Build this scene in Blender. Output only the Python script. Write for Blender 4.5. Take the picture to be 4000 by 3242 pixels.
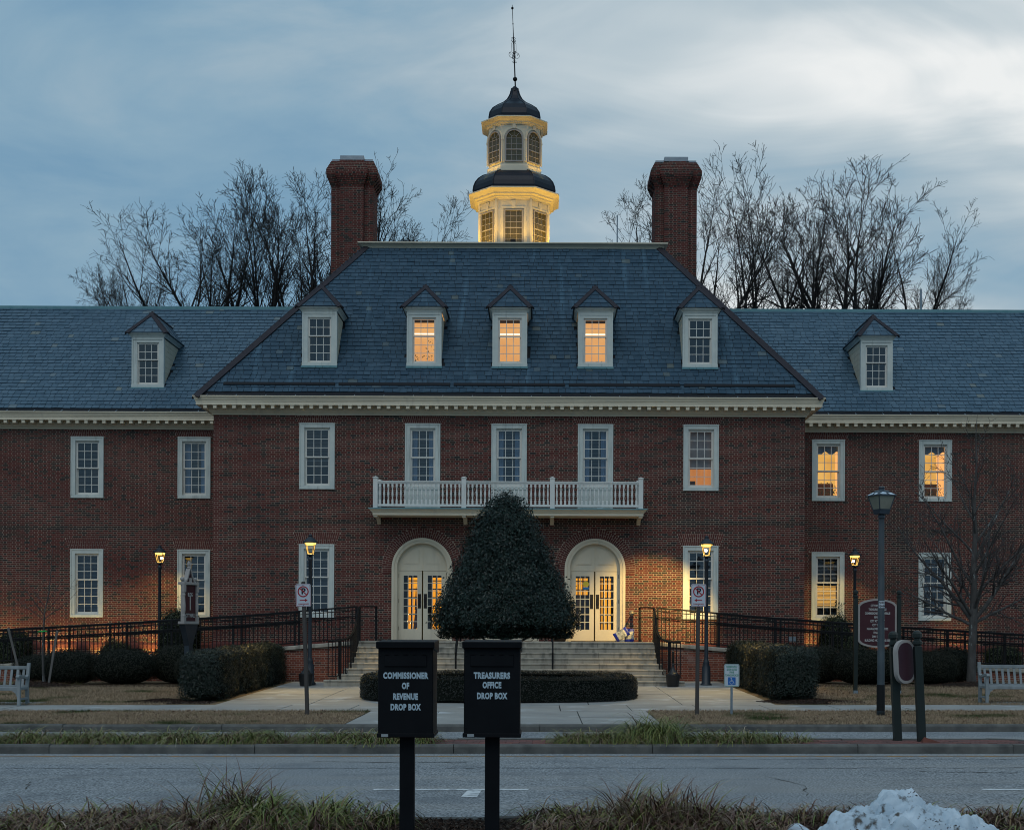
import bpy, bmesh, math, random
import numpy as np
from mathutils import Matrix, Vector
for _o in list(bpy.data.objects): bpy.data.objects.remove(_o)
SC = bpy.context.scene
COL = SC.collection
PI = math.pi
# ------------------------------------------------------------------ camera
ROLL = 0.0042
H = 1.78
cam_d = bpy.data.cameras.new('camera'); cam = bpy.data.objects.new('camera', cam_d); COL.objects.link(cam)
cam_d.sensor_width = 36.0; cam_d.lens = 46.8; cam_d.clip_start = 0.1; cam_d.clip_end = 3000
cam_d.shift_x = -0.0275; cam_d.shift_y = 0.2068
cam.location = (0, 0, H)
cam.rotation_euler = (Matrix.Rotation(PI/2, 3, 'X') @ Matrix.Rotation(ROLL, 3, 'Z')).to_euler()
SC.camera = cam
# ------------------------------------------------------------------ sky and sun
SUN_EL, SUN_AZ = math.radians(50), math.radians(192)     # soft light of the overcast evening sky
W = bpy.data.worlds.new('World'); SC.world = W; W.use_nodes = True
def build_world():
    nt = W.node_tree; N = nt.nodes; L = nt.links; N.clear()
    out = N.new('ShaderNodeOutputWorld'); add = N.new('ShaderNodeAddShader')
    b1 = N.new('ShaderNodeBackground'); b2 = N.new('ShaderNodeBackground')
    sky = N.new('ShaderNodeTexSky'); sky.sky_type = 'NISHITA'; sky.sun_disc = False
    sky.sun_elevation = math.radians(3); sky.sun_rotation = math.radians(48)
    b1.inputs[1].default_value = 0.012
    L.new(sky.outputs[0], b1.inputs[0])
    tc = N.new('ShaderNodeTexCoord')
    nrm = N.new('ShaderNodeVectorMath'); nrm.operation = 'NORMALIZE'; L.new(tc.outputs['Generated'], nrm.inputs[0])
    def math_n(op, a, b=None, c=None):
        n = N.new('ShaderNodeMath'); n.operation = op
        for i, v in enumerate((a, b, c)):
            if v is None: continue
            if isinstance(v, (int, float)): n.inputs[i].default_value = v
            else: L.new(v, n.inputs[i])
        return n.outputs[0]
    sep = N.new('ShaderNodeSeparateXYZ'); L.new(nrm.outputs[0], sep.inputs[0])
    # cloud sheet: the direction is projected on a flat layer overhead
    zz = math_n('ADD', math_n('MAXIMUM', sep.outputs[2], 0.0), 0.16)
    u = math_n('DIVIDE', sep.outputs[0], zz); v = math_n('DIVIDE', sep.outputs[1], zz)
    comb = N.new('ShaderNodeCombineXYZ'); L.new(u, comb.inputs[0]); L.new(v, comb.inputs[1])
    def cloud(scale, sx, sy, rot, seed, detail=4, rough=0.55, dist=0.6):
        mp = N.new('ShaderNodeMapping'); mp.inputs['Scale'].default_value = (sx, sy, 1); mp.inputs['Rotation'].default_value = (0, 0, rot)
        mp.inputs['Location'].default_value = (seed, seed*1.7, seed*0.3)
        L.new(comb.outputs[0], mp.inputs[0])
        n = N.new('ShaderNodeTexNoise'); n.inputs['Scale'].default_value = scale; n.inputs['Detail'].default_value = detail
        n.inputs['Roughness'].default_value = rough; n.inputs['Distortion'].default_value = dist
        L.new(mp.outputs[0], n.inputs['Vector']); return n.outputs['Fac']
    mp1 = N.new('ShaderNodeMapping'); mp1.inputs['Rotation'].default_value = (0, math.radians(28), 0); mp1.inputs['Scale'].default_value = (3.0, 3.0, 10.0); mp1.inputs['Location'].default_value = (3.1, 0.4, 1.7)
    L.new(nrm.outputs[0], mp1.inputs[0]); n1 = N.new('ShaderNodeTexNoise'); n1.inputs['Scale'].default_value = 1.0; n1.inputs['Detail'].default_value = 6; n1.inputs['Roughness'].default_value = 0.55; n1.inputs['Distortion'].default_value = 0.9
    L.new(mp1.outputs[0], n1.inputs['Vector']); c1 = n1.outputs['Fac']
    c2 = cloud(1.3, 0.42, 1.0, math.radians(-14), 9.1, 4, 0.52, 0.6)
    # glow where the sun went down, beyond the right end of the building
    dot = N.new('ShaderNodeVectorMath'); dot.operation = 'DOT_PRODUCT'; L.new(nrm.outputs[0], dot.inputs[0])
    g = Vector((0.50, 0.80, 0.20)).normalized(); dot.inputs[1].default_value = g
    mr = N.new('ShaderNodeMapRange'); mr.interpolation_type = 'SMOOTHSTEP'
    mr.inputs[1].default_value = 0.69; mr.inputs[2].default_value = 1.06; mr.inputs[3].default_value = 0.0; mr.inputs[4].default_value = 1.0
    L.new(dot.outputs['Value'], mr.inputs[0])
    f = math_n('ADD', math_n('MULTIPLY', mr.outputs[0], 0.98), math_n('MULTIPLY', math_n('SUBTRACT', c1, 0.49), 1.3))
    f = math_n('ADD', f, math_n('MULTIPLY', math_n('MULTIPLY', math_n('SUBTRACT', c2, 0.54), 3.1), math_n('ADD', mr.outputs[0], 0.12)))
    up = N.new('ShaderNodeMapRange'); up.inputs[1].default_value = 0.10; up.inputs[2].default_value = 0.48; up.inputs[3].default_value = 0.0; up.inputs[4].default_value = 0.20
    L.new(sep.outputs[2], up.inputs[0])
    f = math_n('ADD', f, up.outputs[0])
    ramp = N.new('ShaderNodeValToRGB'); L.new(f, ramp.inputs[0])
    e = ramp.color_ramp.elements
    e[0].position = 0.0; e[0].color = (0.185, 0.340, 0.490, 1)
    e[1].position = 1.0; e[1].color = (0.88, 0.90, 0.90, 1)
    for p, c in ((0.22, (0.250, 0.400, 0.525, 1)), (0.45, (0.355, 0.475, 0.565, 1)), (0.70, (0.54, 0.625, 0.675, 1))):
        k = e.new(p); k.color = c
    L.new(ramp.outputs[0], b2.inputs[0]); b2.inputs[1].default_value = 0.94
    L.new(b1.outputs[0], add.inputs[0]); L.new(b2.outputs[0], add.inputs[1]); L.new(add.outputs[0], out.inputs[0])
build_world()
sun_d = bpy.data.lights.new('sun', 'SUN'); sun = bpy.data.objects.new('sun', sun_d); COL.objects.link(sun)
sun_d.energy = 0.72; sun_d.angle = math.radians(45); sun_d.color = (1.0, 0.96, 0.92)
sdir = Vector((math.sin(SUN_AZ)*math.cos(SUN_EL), math.cos(SUN_AZ)*math.cos(SUN_EL), math.sin(SUN_EL)))
sun.rotation_euler = sdir.to_track_quat('Z', 'Y').to_euler()
SC.view_settings.view_transform = 'Standard'; SC.view_settings.look = 'None'
SC.view_settings.exposure = 0.0; SC.view_settings.gamma = 1.0; SC.view_settings.use_curve_mapping = False
SC.cycles.use_denoising = True; SC.cycles.denoising_prefilter = 'ACCURATE'; SC.cycles.filter_width = 1.0
SC.cycles.max_bounces = 6; SC.cycles.diffuse_bounces = 3; SC.cycles.glossy_bounces = 3
SC.cycles.transparent_max_bounces = 12; SC.cycles.transmission_bounces = 4
SC.cycles.sample_clamp_indirect = 4.0
SC.cycles.caustics_reflective = False; SC.cycles.caustics_refractive = False

# ------------------------------------------------------------------ materials
MATS = {}
def mat(name, col, col2=None, rough=0.7, scale=6.0, detail=5, bump=0.0, bscale=None, spec=0.3, metal=0.0, tone=None, streak=None,
        emit=None, estr=0.0, c3=None, s3=1.0, t3=(0.5, 0.62), stretch=(1, 1, 1), coord='Object', nlo=0.3, nhi=0.7):
    m = bpy.data.materials.new(name); m.use_nodes = True; nt = m.node_tree; N = nt.nodes; L = nt.links
    b = N['Principled BSDF']; b.inputs['Roughness'].default_value = rough; b.inputs['Metallic'].default_value = metal
    b.inputs['Specular IOR Level'].default_value = spec
    tc = N.new('ShaderNodeTexCoord'); src = tc.outputs[coord] if coord != 'Pos' else N.new('ShaderNodeNewGeometry').outputs['Position']
    mp = N.new('ShaderNodeMapping'); mp.inputs['Scale'].default_value = stretch; L.new(src, mp.inputs[0]); vec = mp.outputs[0]
    def noise(s, d=detail, r=0.55):
        n = N.new('ShaderNodeTexNoise'); n.inputs['Scale'].default_value = s; n.inputs['Detail'].default_value = d; n.inputs['Roughness'].default_value = r
        L.new(vec, n.inputs['Vector']); return n.outputs['Fac']
    def mixc(f, a, bb, blend='MIX'):
        n = N.new('ShaderNodeMix'); n.data_type = 'RGBA'; n.blend_type = blend
        if isinstance(f, float): n.inputs[0].default_value = f
        else: L.new(f, n.inputs[0])
        for i, v in ((6, a), (7, bb)):
            if isinstance(v, tuple): n.inputs[i].default_value = (*v[:3], 1)
            else: L.new(v, n.inputs[i])
        return n.outputs[2]
    def rng(f, lo, hi, a=0.0, bb=1.0):
        n = N.new('ShaderNodeMapRange'); n.inputs[1].default_value = lo; n.inputs[2].default_value = hi; n.inputs[3].default_value = a; n.inputs[4].default_value = bb
        L.new(f, n.inputs[0]); return n.outputs[0]
    c = tuple(col)
    if tone:                                  # list of (pos, colour), looked up with the per-piece "tone" attribute
        at = N.new('ShaderNodeAttribute'); at.attribute_name = 'tone'
        r = N.new('ShaderNodeValToRGB'); e = r.color_ramp.elements
        e[0].position = tone[0][0]; e[0].color = (*tone[0][1], 1); e[1].position = tone[-1][0]; e[1].color = (*tone[-1][1], 1)
        for p, cc in tone[1:-1]: k = e.new(p); k.color = (*cc, 1)
        L.new(at.outputs['Fac'], r.inputs[0]); c = r.outputs[0]
        c = mixc(rng(noise(scale), 0.3, 0.7, 0.0, 0.45), c, mixc(1.0, c, (0.45, 0.45, 0.45), 'MULTIPLY'))
    elif col2 is not None:
        c = mixc(rng(noise(scale), nlo, nhi), tuple(col), tuple(col2))
    if c3 is not None:
        c = mixc(rng(noise(s3, 4), t3[0], t3[1]), c, tuple(c3))
    if streak is not None:                    # rain and copper runs down a slope: colour, x scale, threshold
        m2 = N.new('ShaderNodeMapping'); m2.inputs['Scale'].default_value = streak[1]; L.new(src, m2.inputs[0])
        n = N.new('ShaderNodeTexNoise'); n.inputs['Scale'].default_value = 1.0; n.inputs['Detail'].default_value = 4; L.new(m2.outputs[0], n.inputs['Vector'])
        c = mixc(rng(n.outputs['Fac'], streak[2], streak[2]+0.18, 0.0, streak[3]), c, tuple(streak[0]))
    if isinstance(c, tuple): b.inputs['Base Color'].default_value = (*c[:3], 1)
    else: L.new(c, b.inputs['Base Color'])
    if bump:
        bp = N.new('ShaderNodeBump'); bp.inputs['Strength'].default_value = bump; bp.inputs['Distance'].default_value = 0.02
        L.new(noise(bscale or scale*3, 6, 0.65), bp.inputs['Height']); L.new(bp.outputs[0], b.inputs['Normal'])
    if emit is not None:
        b.inputs['Emission Color'].default_value = (*emit, 1); b.inputs['Emission Strength'].default_value = estr
    MATS[name] = m; return m
def glass_mat(name, refl=0.13, tint=(0.75, 0.8, 0.85), rough=0.02):
    m = bpy.data.materials.new(name); m.use_nodes = True; nt = m.node_tree; N = nt.nodes; L = nt.links; N.clear()
    o = N.new('ShaderNodeOutputMaterial'); mx = N.new('ShaderNodeMixShader'); t = N.new('ShaderNodeBsdfTransparent'); g = N.new('ShaderNodeBsdfGlossy')
    t.inputs[0].default_value = (*tint, 1); g.inputs['Roughness'].default_value = rough; g.inputs[0].default_value = (0.9, 0.95, 1, 1)
    mx.inputs[0].default_value = refl
    L.new(t.outputs[0], mx.inputs[1]); L.new(g.outputs[0], mx.inputs[2]); L.new(mx.outputs[0], o.inputs[0]); MATS[name] = m
def emit_mat(name, col, s, col2=None, scale=(1, 1, 1)):
    m = bpy.data.materials.new(name); m.use_nodes = True; nt = m.node_tree; N = nt.nodes; L = nt.links; N.clear()
    o = N.new('ShaderNodeOutputMaterial'); e = N.new('ShaderNodeEmission'); e.inputs[1].default_value = s; e.inputs[0].default_value = (*col, 1)
    if col2:
        tc = N.new('ShaderNodeTexCoord'); mp = N.new('ShaderNodeMapping'); mp.inputs['Scale'].default_value = scale; L.new(tc.outputs['Object'], mp.inputs[0])
        n = N.new('ShaderNodeTexNoise'); n.inputs['Scale'].default_value = 1; n.inputs['Detail'].default_value = 2; L.new(mp.outputs[0], n.inputs['Vector'])
        mr = N.new('ShaderNodeMapRange'); mr.inputs[1].default_value = .35; mr.inputs[2].default_value = .65; L.new(n.outputs['Fac'], mr.inputs[0])
        mx = N.new('ShaderNodeMix'); mx.data_type = 'RGBA'; mx.inputs[6].default_value = (*col, 1); mx.inputs[7].default_value = (*col2, 1)
        L.new(mr.outputs[0], mx.inputs[0]); L.new(mx.outputs[2], e.inputs[0])
    L.new(e.outputs[0], o.inputs[0]); MATS[name] = m

BR = [(0.0, (0.120, 0.032, 0.027)), (0.30, (0.138, 0.040, 0.033)), (0.55, (0.105, 0.033, 0.029)), (0.72, (0.090, 0.042, 0.033)), (0.86, (0.050, 0.037, 0.031)), (1.0, (0.028, 0.027, 0.027))]
mat('brick', (0, 0, 0), tone=BR, scale=9, rough=0.8, bump=0.25, bscale=60, spec=0.15, coord='Pos', streak=((0.030, 0.024, 0.022), (0.55, 0.55, 0.30), 0.53, 0.55))
mat('rubbed_brick', (0, 0, 0), tone=[(0.0, (0.155, 0.050, 0.042)), (1.0, (0.105, 0.036, 0.032))], scale=9, rough=0.82, bump=0.2, bscale=60, spec=0.2, coord='Pos')
mat('ramp_brick', (0, 0, 0), tone=[(0.0, (0.27, 0.075, 0.045)), (0.6, (0.21, 0.06, 0.04)), (1.0, (0.12, 0.05, 0.04))], scale=7, rough=0.8, bump=0.25, bscale=60, spec=0.2,
    c3=(0.42, 0.36, 0.33), s3=0.7, t3=(0.60, 0.78), coord='Pos')
mat('mortar', (0.47, 0.37, 0.29), (0.33, 0.265, 0.215), c3=(0.20, 0.17, 0.15), s3=0.42, t3=(0.52, 0.72), scale=2.2, rough=0.9, bump=0.3, bscale=50, spec=0.1, coord='Pos')
mat('trim', (0.72, 0.64, 0.49), (0.63, 0.56, 0.43), scale=1.4, rough=0.55, bump=0.0, bscale=30, coord='Pos', streak=((0.33, 0.30, 0.26), (4, 4, 0.5), 0.62, 0.4))
mat('stone_trim', (0.62, 0.65, 0.60), (0.50, 0.55, 0.53), scale=2.5, rough=0.6, bump=0.08, bscale=40, coord='Pos', streak=((0.30, 0.33, 0.31), (9, 9, 0.9), 0.57, 0.6))
mat('sash_paint', (0.70, 0.68, 0.62), (0.64, 0.62, 0.57), scale=3, rough=0.5, coord='Pos')
mat('white_rail', (0.72, 0.72, 0.68), (0.62, 0.63, 0.60), scale=2, rough=0.55, coord='Pos', streak=((0.36, 0.38, 0.36), (9, 9, 1.2), 0.60, 0.5))
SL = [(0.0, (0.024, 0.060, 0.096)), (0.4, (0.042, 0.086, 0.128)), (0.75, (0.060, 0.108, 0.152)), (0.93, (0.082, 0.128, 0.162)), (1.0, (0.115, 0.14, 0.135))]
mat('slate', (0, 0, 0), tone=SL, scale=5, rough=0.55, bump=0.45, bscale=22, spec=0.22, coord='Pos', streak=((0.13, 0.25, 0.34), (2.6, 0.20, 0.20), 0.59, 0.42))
mat('wing_slate', (0, 0, 0), tone=[(p, (c[0]*1.5, c[1]*1.4, c[2]*1.35)) for p, c in SL], scale=5, rough=0.45, bump=0.35, bscale=22, spec=0.45, coord='Pos', streak=((0.2, 0.3, 0.37), (2.0, 0.2, 0.2), 0.66, 0.5))  # lighter copy of the slate: sky light on the lower pitch put into colour
mat('roof_deck', (0.03, 0.035, 0.045), (0.045, 0.05, 0.06), rough=0.8, coord='Pos')
mat('flashing', (0.022, 0.019, 0.026), (0.032, 0.027, 0.034), scale=3, rough=0.6, spec=0.25, bump=0.04, coord='Pos')
mat('copper', (0.10, 0.24, 0.27), (0.16, 0.30, 0.33), scale=5, rough=0.6, coord='Pos')
mat('zinc', (0.30, 0.33, 0.36), (0.22, 0.25, 0.28), scale=3, rough=0.4, metal=0.6, coord='Pos')
mat('dome_metal', (0.005, 0.009, 0.018), (0.009, 0.013, 0.022), scale=4, rough=0.40, spec=0.25, coord='Pos', c3=(0.12, 0.15, 0.18), s3=13, t3=(0.76, 0.82))
mat('black_iron', (0.006, 0.0065, 0.0075), (0.010, 0.0105, 0.012), scale=14, rough=0.5, spec=0.22, bump=0.06, bscale=60)
mat('gutter_dark', (0.006, 0.008, 0.012), rough=0.7)
mat('limestone', (0.46, 0.41, 0.33), (0.30, 0.275, 0.23), scale=2.5, rough=0.75, bump=0.12, bscale=30, coord='Pos', streak=((0.14, 0.135, 0.12), (6, 6, 1.4), 0.50, 0.75))
mat('concrete', (0.35, 0.345, 0.325), (0.26, 0.26, 0.25), scale=0.9, rough=0.8, bump=0.12, bscale=45, coord='Pos', c3=(0.46, 0.48, 0.49), s3=1.1, t3=(0.57, 0.70))
mat('kerb_concrete', (0.145, 0.142, 0.130), (0.070, 0.070, 0.066), scale=3.5, rough=0.85, bump=0.35, bscale=40, coord='Pos', streak=((0.05, 0.055, 0.06), (2.5, 2.5, 2.5), 0.55, 0.6))
mat('joint_dark', (0.07, 0.068, 0.062), (0.05, 0.05, 0.045), rough=0.95, coord='Pos')
mat('asphalt', (0.44, 0.465, 0.48), (0.055, 0.065, 0.075), scale=42, detail=4, rough=0.88, bump=0.5, bscale=90, spec=0.12, coord='Pos', nlo=0.34, nhi=0.66, c3=(0.14, 0.155, 0.17), s3=0.9, t3=(0.50, 0.85), streak=((0.34, 0.33, 0.31), (0.07, 1.1, 1), 0.50, 0.5))
mat('road_white', (0.62, 0.65, 0.66), (0.30, 0.32, 0.34), scale=9, rough=0.8, coord='Pos', nlo=0.46, nhi=0.62)
mat('road_yellow', (0.42, 0.20, 0.035), (0.22, 0.20, 0.18), scale=7, rough=0.8, coord='Pos', nlo=0.42, nhi=0.6)
mat('soil', (0.050, 0.037, 0.030), (0.022, 0.017, 0.015), scale=14, rough=0.95, bump=0.9, bscale=45, spec=0.1, coord='Pos')
mat('lawn_soil', (0.24, 0.175, 0.115), (0.13, 0.10, 0.065), scale=5, rough=0.95, bump=0.8, bscale=60, spec=0.05, coord='Pos', c3=(0.045, 0.055, 0.022), s3=0.55, t3=(0.54, 0.68))
mat('dry_grass', (0, 0, 0), tone=[(0.0, (0.52, 0.39, 0.26)), (0.6, (0.36, 0.265, 0.175)), (1.0, (0.19, 0.14, 0.095))], scale=3, rough=0.8, spec=0.1, coord='Pos', c3=(0.055, 0.075, 0.026), s3=0.55, t3=(0.54, 0.66))
mat('far_ground', (0.06, 0.065, 0.04), (0.10, 0.085, 0.055), scale=0.2, rough=0.95, coord='Pos')
mat('mulch_chip', (0, 0, 0), tone=[(0.0, (0.10, 0.062, 0.045)), (0.7, (0.040, 0.028, 0.024)), (1.0, (0.17, 0.14, 0.115))], scale=8, rough=0.9, spec=0.1, coord='Pos')
mat('paver', (0, 0, 0), tone=[(0.0, (0.20, 0.085, 0.075)), (1.0, (0.125, 0.075, 0.07))], scale=14, rough=0.85, bump=0.2, bscale=60, coord='Pos')
mat('holly_leaf', (0, 0, 0), tone=[(0.0, (0.005, 0.013, 0.009)), (0.7, (0.012, 0.030, 0.020)), (1.0, (0.036, 0.066, 0.046))], scale=2, rough=0.34, spec=0.4, coord='Pos')
mat('hedge_leaf', (0, 0, 0), tone=[(0.0, (0.007, 0.013, 0.008)), (0.7, (0.016, 0.028, 0.017)), (1.0, (0.058, 0.072, 0.045))], scale=2, rough=0.42, spec=0.45, coord='Pos')
mat('low_hedge_leaf', (0, 0, 0), tone=[(0.0, (0.012, 0.014, 0.011)), (0.7, (0.022, 0.026, 0.019)), (1.0, (0.062, 0.050, 0.034))], scale=2, rough=0.5, spec=0.35, coord='Pos')
mat('bush_leaf', (0, 0, 0), tone=[(0.0, (0.010, 0.012, 0.007)), (0.7, (0.022, 0.025, 0.013)), (1.0, (0.060, 0.052, 0.028))], scale=2, rough=0.55, spec=0.3, coord='Pos')
mat('wall_shrub_leaf', (0, 0, 0), tone=[(0.0, (0.020, 0.030, 0.012)), (0.7, (0.045, 0.062, 0.022)), (1.0, (0.10, 0.115, 0.045))], scale=2, rough=0.42, spec=0.4, coord='Pos')
mat('core_dark', (0.007, 0.010, 0.008), (0.012, 0.014, 0.011), rough=0.95, spec=0.05)  # cores of bushes and crown: interior shade put into a dark colour
mat('liriope_leaf', (0, 0, 0), tone=[(0.0, (0.080, 0.135, 0.035)), (0.30, (0.24, 0.255, 0.065)), (0.46, (0.32, 0.25, 0.115)), (0.62, (0.21, 0.125, 0.080)), (0.90, (0.095, 0.036, 0.030)), (1.0, (0.55, 0.47, 0.36))], scale=6, rough=0.5, spec=0.3, coord='Pos')
mat('bark', (0.105, 0.10, 0.095), (0.050, 0.046, 0.043), scale=7, rough=0.9, bump=0.6, bscale=24, coord='Pos', stretch=(1, 1, 0.35), c3=(0.26, 0.29, 0.29), s3=10, t3=(0.63, 0.70))
mat('twig', (0.050, 0.042, 0.042), (0.085, 0.075, 0.072), scale=4, rough=0.8, coord='Pos')
mat('far_bark', (0.018, 0.017, 0.018), (0.034, 0.032, 0.031), scale=3, rough=0.9, coord='Pos')
mat('teak', (0.27, 0.295, 0.305), (0.19, 0.21, 0.215), scale=6, rough=0.75, bump=0.15, bscale=40, stretch=(1, 1, 0.25))
mat('stake_wood', (0.16, 0.15, 0.14), (0.10, 0.095, 0.09), scale=8, rough=0.85, stretch=(1, 1, 0.2))
mat('post_brown', (0.055, 0.048, 0.044), (0.075, 0.067, 0.062), scale=6, rough=0.55, stretch=(1, 1, 0.2))
mat('lamp_paint', (0.014, 0.021, 0.030), (0.022, 0.030, 0.040), scale=5, rough=0.45, spec=0.45)
mat('worn_pole', (0.060, 0.082, 0.095), (0.020, 0.026, 0.034), scale=2.4, rough=0.6, stretch=(1, 1, 0.5), c3=(0.075, 0.062, 0.04), s3=1.4, t3=(0.55, 0.7))
mat('old_lamp_metal', (0.020, 0.028, 0.040), (0.032, 0.045, 0.060), scale=6, rough=0.4, spec=0.5)
mat('lamp_snow', (0.62, 0.70, 0.78), (0.45, 0.55, 0.64), scale=9, rough=0.6)
mat('lamp_frost', (0.27, 0.265, 0.21), (0.18, 0.175, 0.14), scale=3, rough=0.35, spec=0.5)
mat('sign_white', (0.55, 0.59, 0.64), (0.50, 0.54, 0.59), scale=3, rough=0.35)
mat('sign_red', (0.36, 0.020, 0.028), (0.31, 0.018, 0.025), scale=3, rough=0.4)
mat('sign_black', (0.010, 0.011, 0.014), rough=0.4)
mat('sign_green', (0.020, 0.23, 0.15), rough=0.4)
mat('sign_blue', (0.018, 0.13, 0.42), rough=0.4)
mat('galvanised', (0.20, 0.25, 0.29), (0.27, 0.32, 0.36), scale=9, rough=0.45, metal=0.5)
mat('maroon', (0.060, 0.016, 0.021), (0.048, 0.013, 0.018), scale=3, rough=0.5)
mat('maroon_dark', (0.040, 0.015, 0.024), (0.055, 0.022, 0.030), scale=2, rough=0.5)
mat('sign_cream', (0.37, 0.335, 0.31), (0.30, 0.275, 0.26), scale=4, rough=0.55)
mat('sign_letter', (0.52, 0.52, 0.50), rough=0.5)
mat('green_post', (0.012, 0.019, 0.017), (0.019, 0.026, 0.024), scale=7, rough=0.5, stretch=(1, 1, 0.2))
mat('box_black', (0.0035, 0.0042, 0.006), (0.006, 0.007, 0.009), scale=5, rough=0.5, spec=0.14, bump=0.04, bscale=20)
mat('box_letter', (0.42, 0.53, 0.60), (0.30, 0.40, 0.46), scale=22, rough=0.6, nlo=0.52, nhi=0.68)
mat('box_tag', (0.30, 0.33, 0.35), rough=0.5)
mat('snow', (0.60, 0.69, 0.76), (0.38, 0.48, 0.56), scale=4, rough=0.5, bump=0.5, bscale=34, spec=0.4, coord='Pos', c3=(0.07, 0.06, 0.05), s3=8, t3=(0.58, 0.68))
mat('blind', (0.20, 0.22, 0.24), (0.17, 0.19, 0.21), rough=0.6)
mat('curtain', (0.20, 0.29, 0.40), (0.15, 0.23, 0.33), scale=4, rough=0.9, stretch=(6, 6, 0.5))
mat('room_dark', (0.05, 0.055, 0.06), (0.03, 0.035, 0.04), scale=1, rough=0.9)
mat('room_brown', (0.055, 0.030, 0.018), (0.08, 0.045, 0.025), scale=2, rough=0.7)
mat('wood_door', (0.06, 0.030, 0.014), rough=0.5)
mat('room_glow', (0.6, 0.45, 0.3), rough=0.8, emit=(1.0, 0.52, 0.19), estr=0.62)  # room light put into the side walls as emission
mat('olive_curtain', (0.11, 0.092, 0.045), (0.075, 0.064, 0.034), scale=5, rough=0.9, stretch=(5, 5, 0.4))
emit_mat('lit_wall', (1.0, 0.52, 0.18), 0.84, (0.90, 0.42, 0.14), (1.2, 1, 1.6))  # lit back walls glow themselves: room light put in as emission
emit_mat('lit_gold', (1.0, 0.55, 0.13), 0.85, (0.85, 0.42, 0.08), (1.5, 1, 2))
emit_mat('lit_wood', (0.75, 0.30, 0.09), 0.7, (0.62, 0.22, 0.06), (8, 1, 0.6))
emit_mat('lit_door', (1.0, 0.42, 0.012), 1.1, (0.95, 0.33, 0.006), (0.9, 1, 0.8))
emit_mat('tube_light', (1.0, 0.88, 0.62), 1.6)
emit_mat('lamp_glow', (1.0, 0.60, 0.13), 2.6)
emit_mat('lamp_edge_glow', (1.0, 0.58, 0.12), 1.5)
emit_mat('chandelier', (1.0, 0.72, 0.28), 4.0)
glass_mat('glass', 0.085); glass_mat('glass_clear', 0.03, (0.95, 0.95, 0.95)); glass_mat('lamp_glass', 0.04, (0.92, 0.9, 0.86)); glass_mat('door_glass', 0.05, (0.85, 0.85, 0.85))
mat('brass', (0.25, 0.19, 0.07), (0.16, 0.12, 0.05), scale=9, rough=0.4, metal=0.8)
mat('plate_bronze', (0.030, 0.026, 0.026), rough=0.45, metal=0.4)
mat('pot_black', (0.010, 0.011, 0.013), (0.016, 0.017, 0.019), rough=0.4, spec=0.45)
mat('bag_blue', (0.015, 0.035, 0.36), (0.012, 0.025, 0.25), scale=6, rough=0.35, bump=0.2, bscale=18)
mat('bag_white', (0.42, 0.44, 0.43), (0.16, 0.17, 0.16), scale=11, rough=0.3, bump=0.3, bscale=20, nlo=0.42, nhi=0.6)
mat('flag_red', (0.30, 0.02, 0.02), rough=0.8); mat('flag_blue', (0.02, 0.025, 0.08), rough=0.8); mat('flag_white', (0.5, 0.42, 0.36), rough=0.8)
mat('plant_leaf', (0.030, 0.045, 0.016), (0.05, 0.09, 0.025), scale=9, rough=0.6)
mat('ribbon_green', (0.02, 0.42, 0.09), rough=0.4)
mat('sticker_yellow', (0.48, 0.42, 0.05), rough=0.5)
mat('clay_red', (0.16, 0.055, 0.04), (0.10, 0.04, 0.03), scale=8, rough=0.85)
mat('steel_disc', (0.34, 0.29, 0.20), (0.22, 0.19, 0.14), scale=12, rough=0.4, metal=0.5)
mat('leaf_litter', (0, 0, 0), tone=[(0.0, (0.17, 0.09, 0.055)), (1.0, (0.26, 0.19, 0.14))], scale=8, rough=0.85, coord='Pos')
M = MATS
# ------------------------------------------------------------------ mesh helpers
def gsl(x): return ROLL * x                          # the street falls gently to one side
def gz(x, y):                                        # ground level: flat street, rising towards the building
    return gsl(x) + max(0.0, min(0.0138*(y-30.3), 0.16))
def tag(o, label=None, cat=None, group=None, kind=None):
    if label: o['label'] = label
    if cat: o['category'] = cat
    if group: o['group'] = group
    if kind: o['kind'] = kind
    return o
def empty(name, loc=(0, 0, 0), rz=0.0, label=None, cat=None, group=None):
    o = bpy.data.objects.new(name, None); COL.objects.link(o); o.location = loc; o.rotation_euler = (0, 0, rz); o.empty_display_size = 0.2
    return tag(o, label, cat, group)
def link(name, me, parent=None, loc=None, rot=None):
    o = bpy.data.objects.new(name, me); COL.objects.link(o)
    if parent is not None: o.parent = parent
    if loc is not None: o.location = loc
    if rot is not None: o.rotation_euler = rot
    return o
def copy_tree(o, parent=None):
    c = o.copy(); COL.objects.link(c); c.parent = parent
    for ch in o.children: copy_tree(ch, c)
    return c
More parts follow.
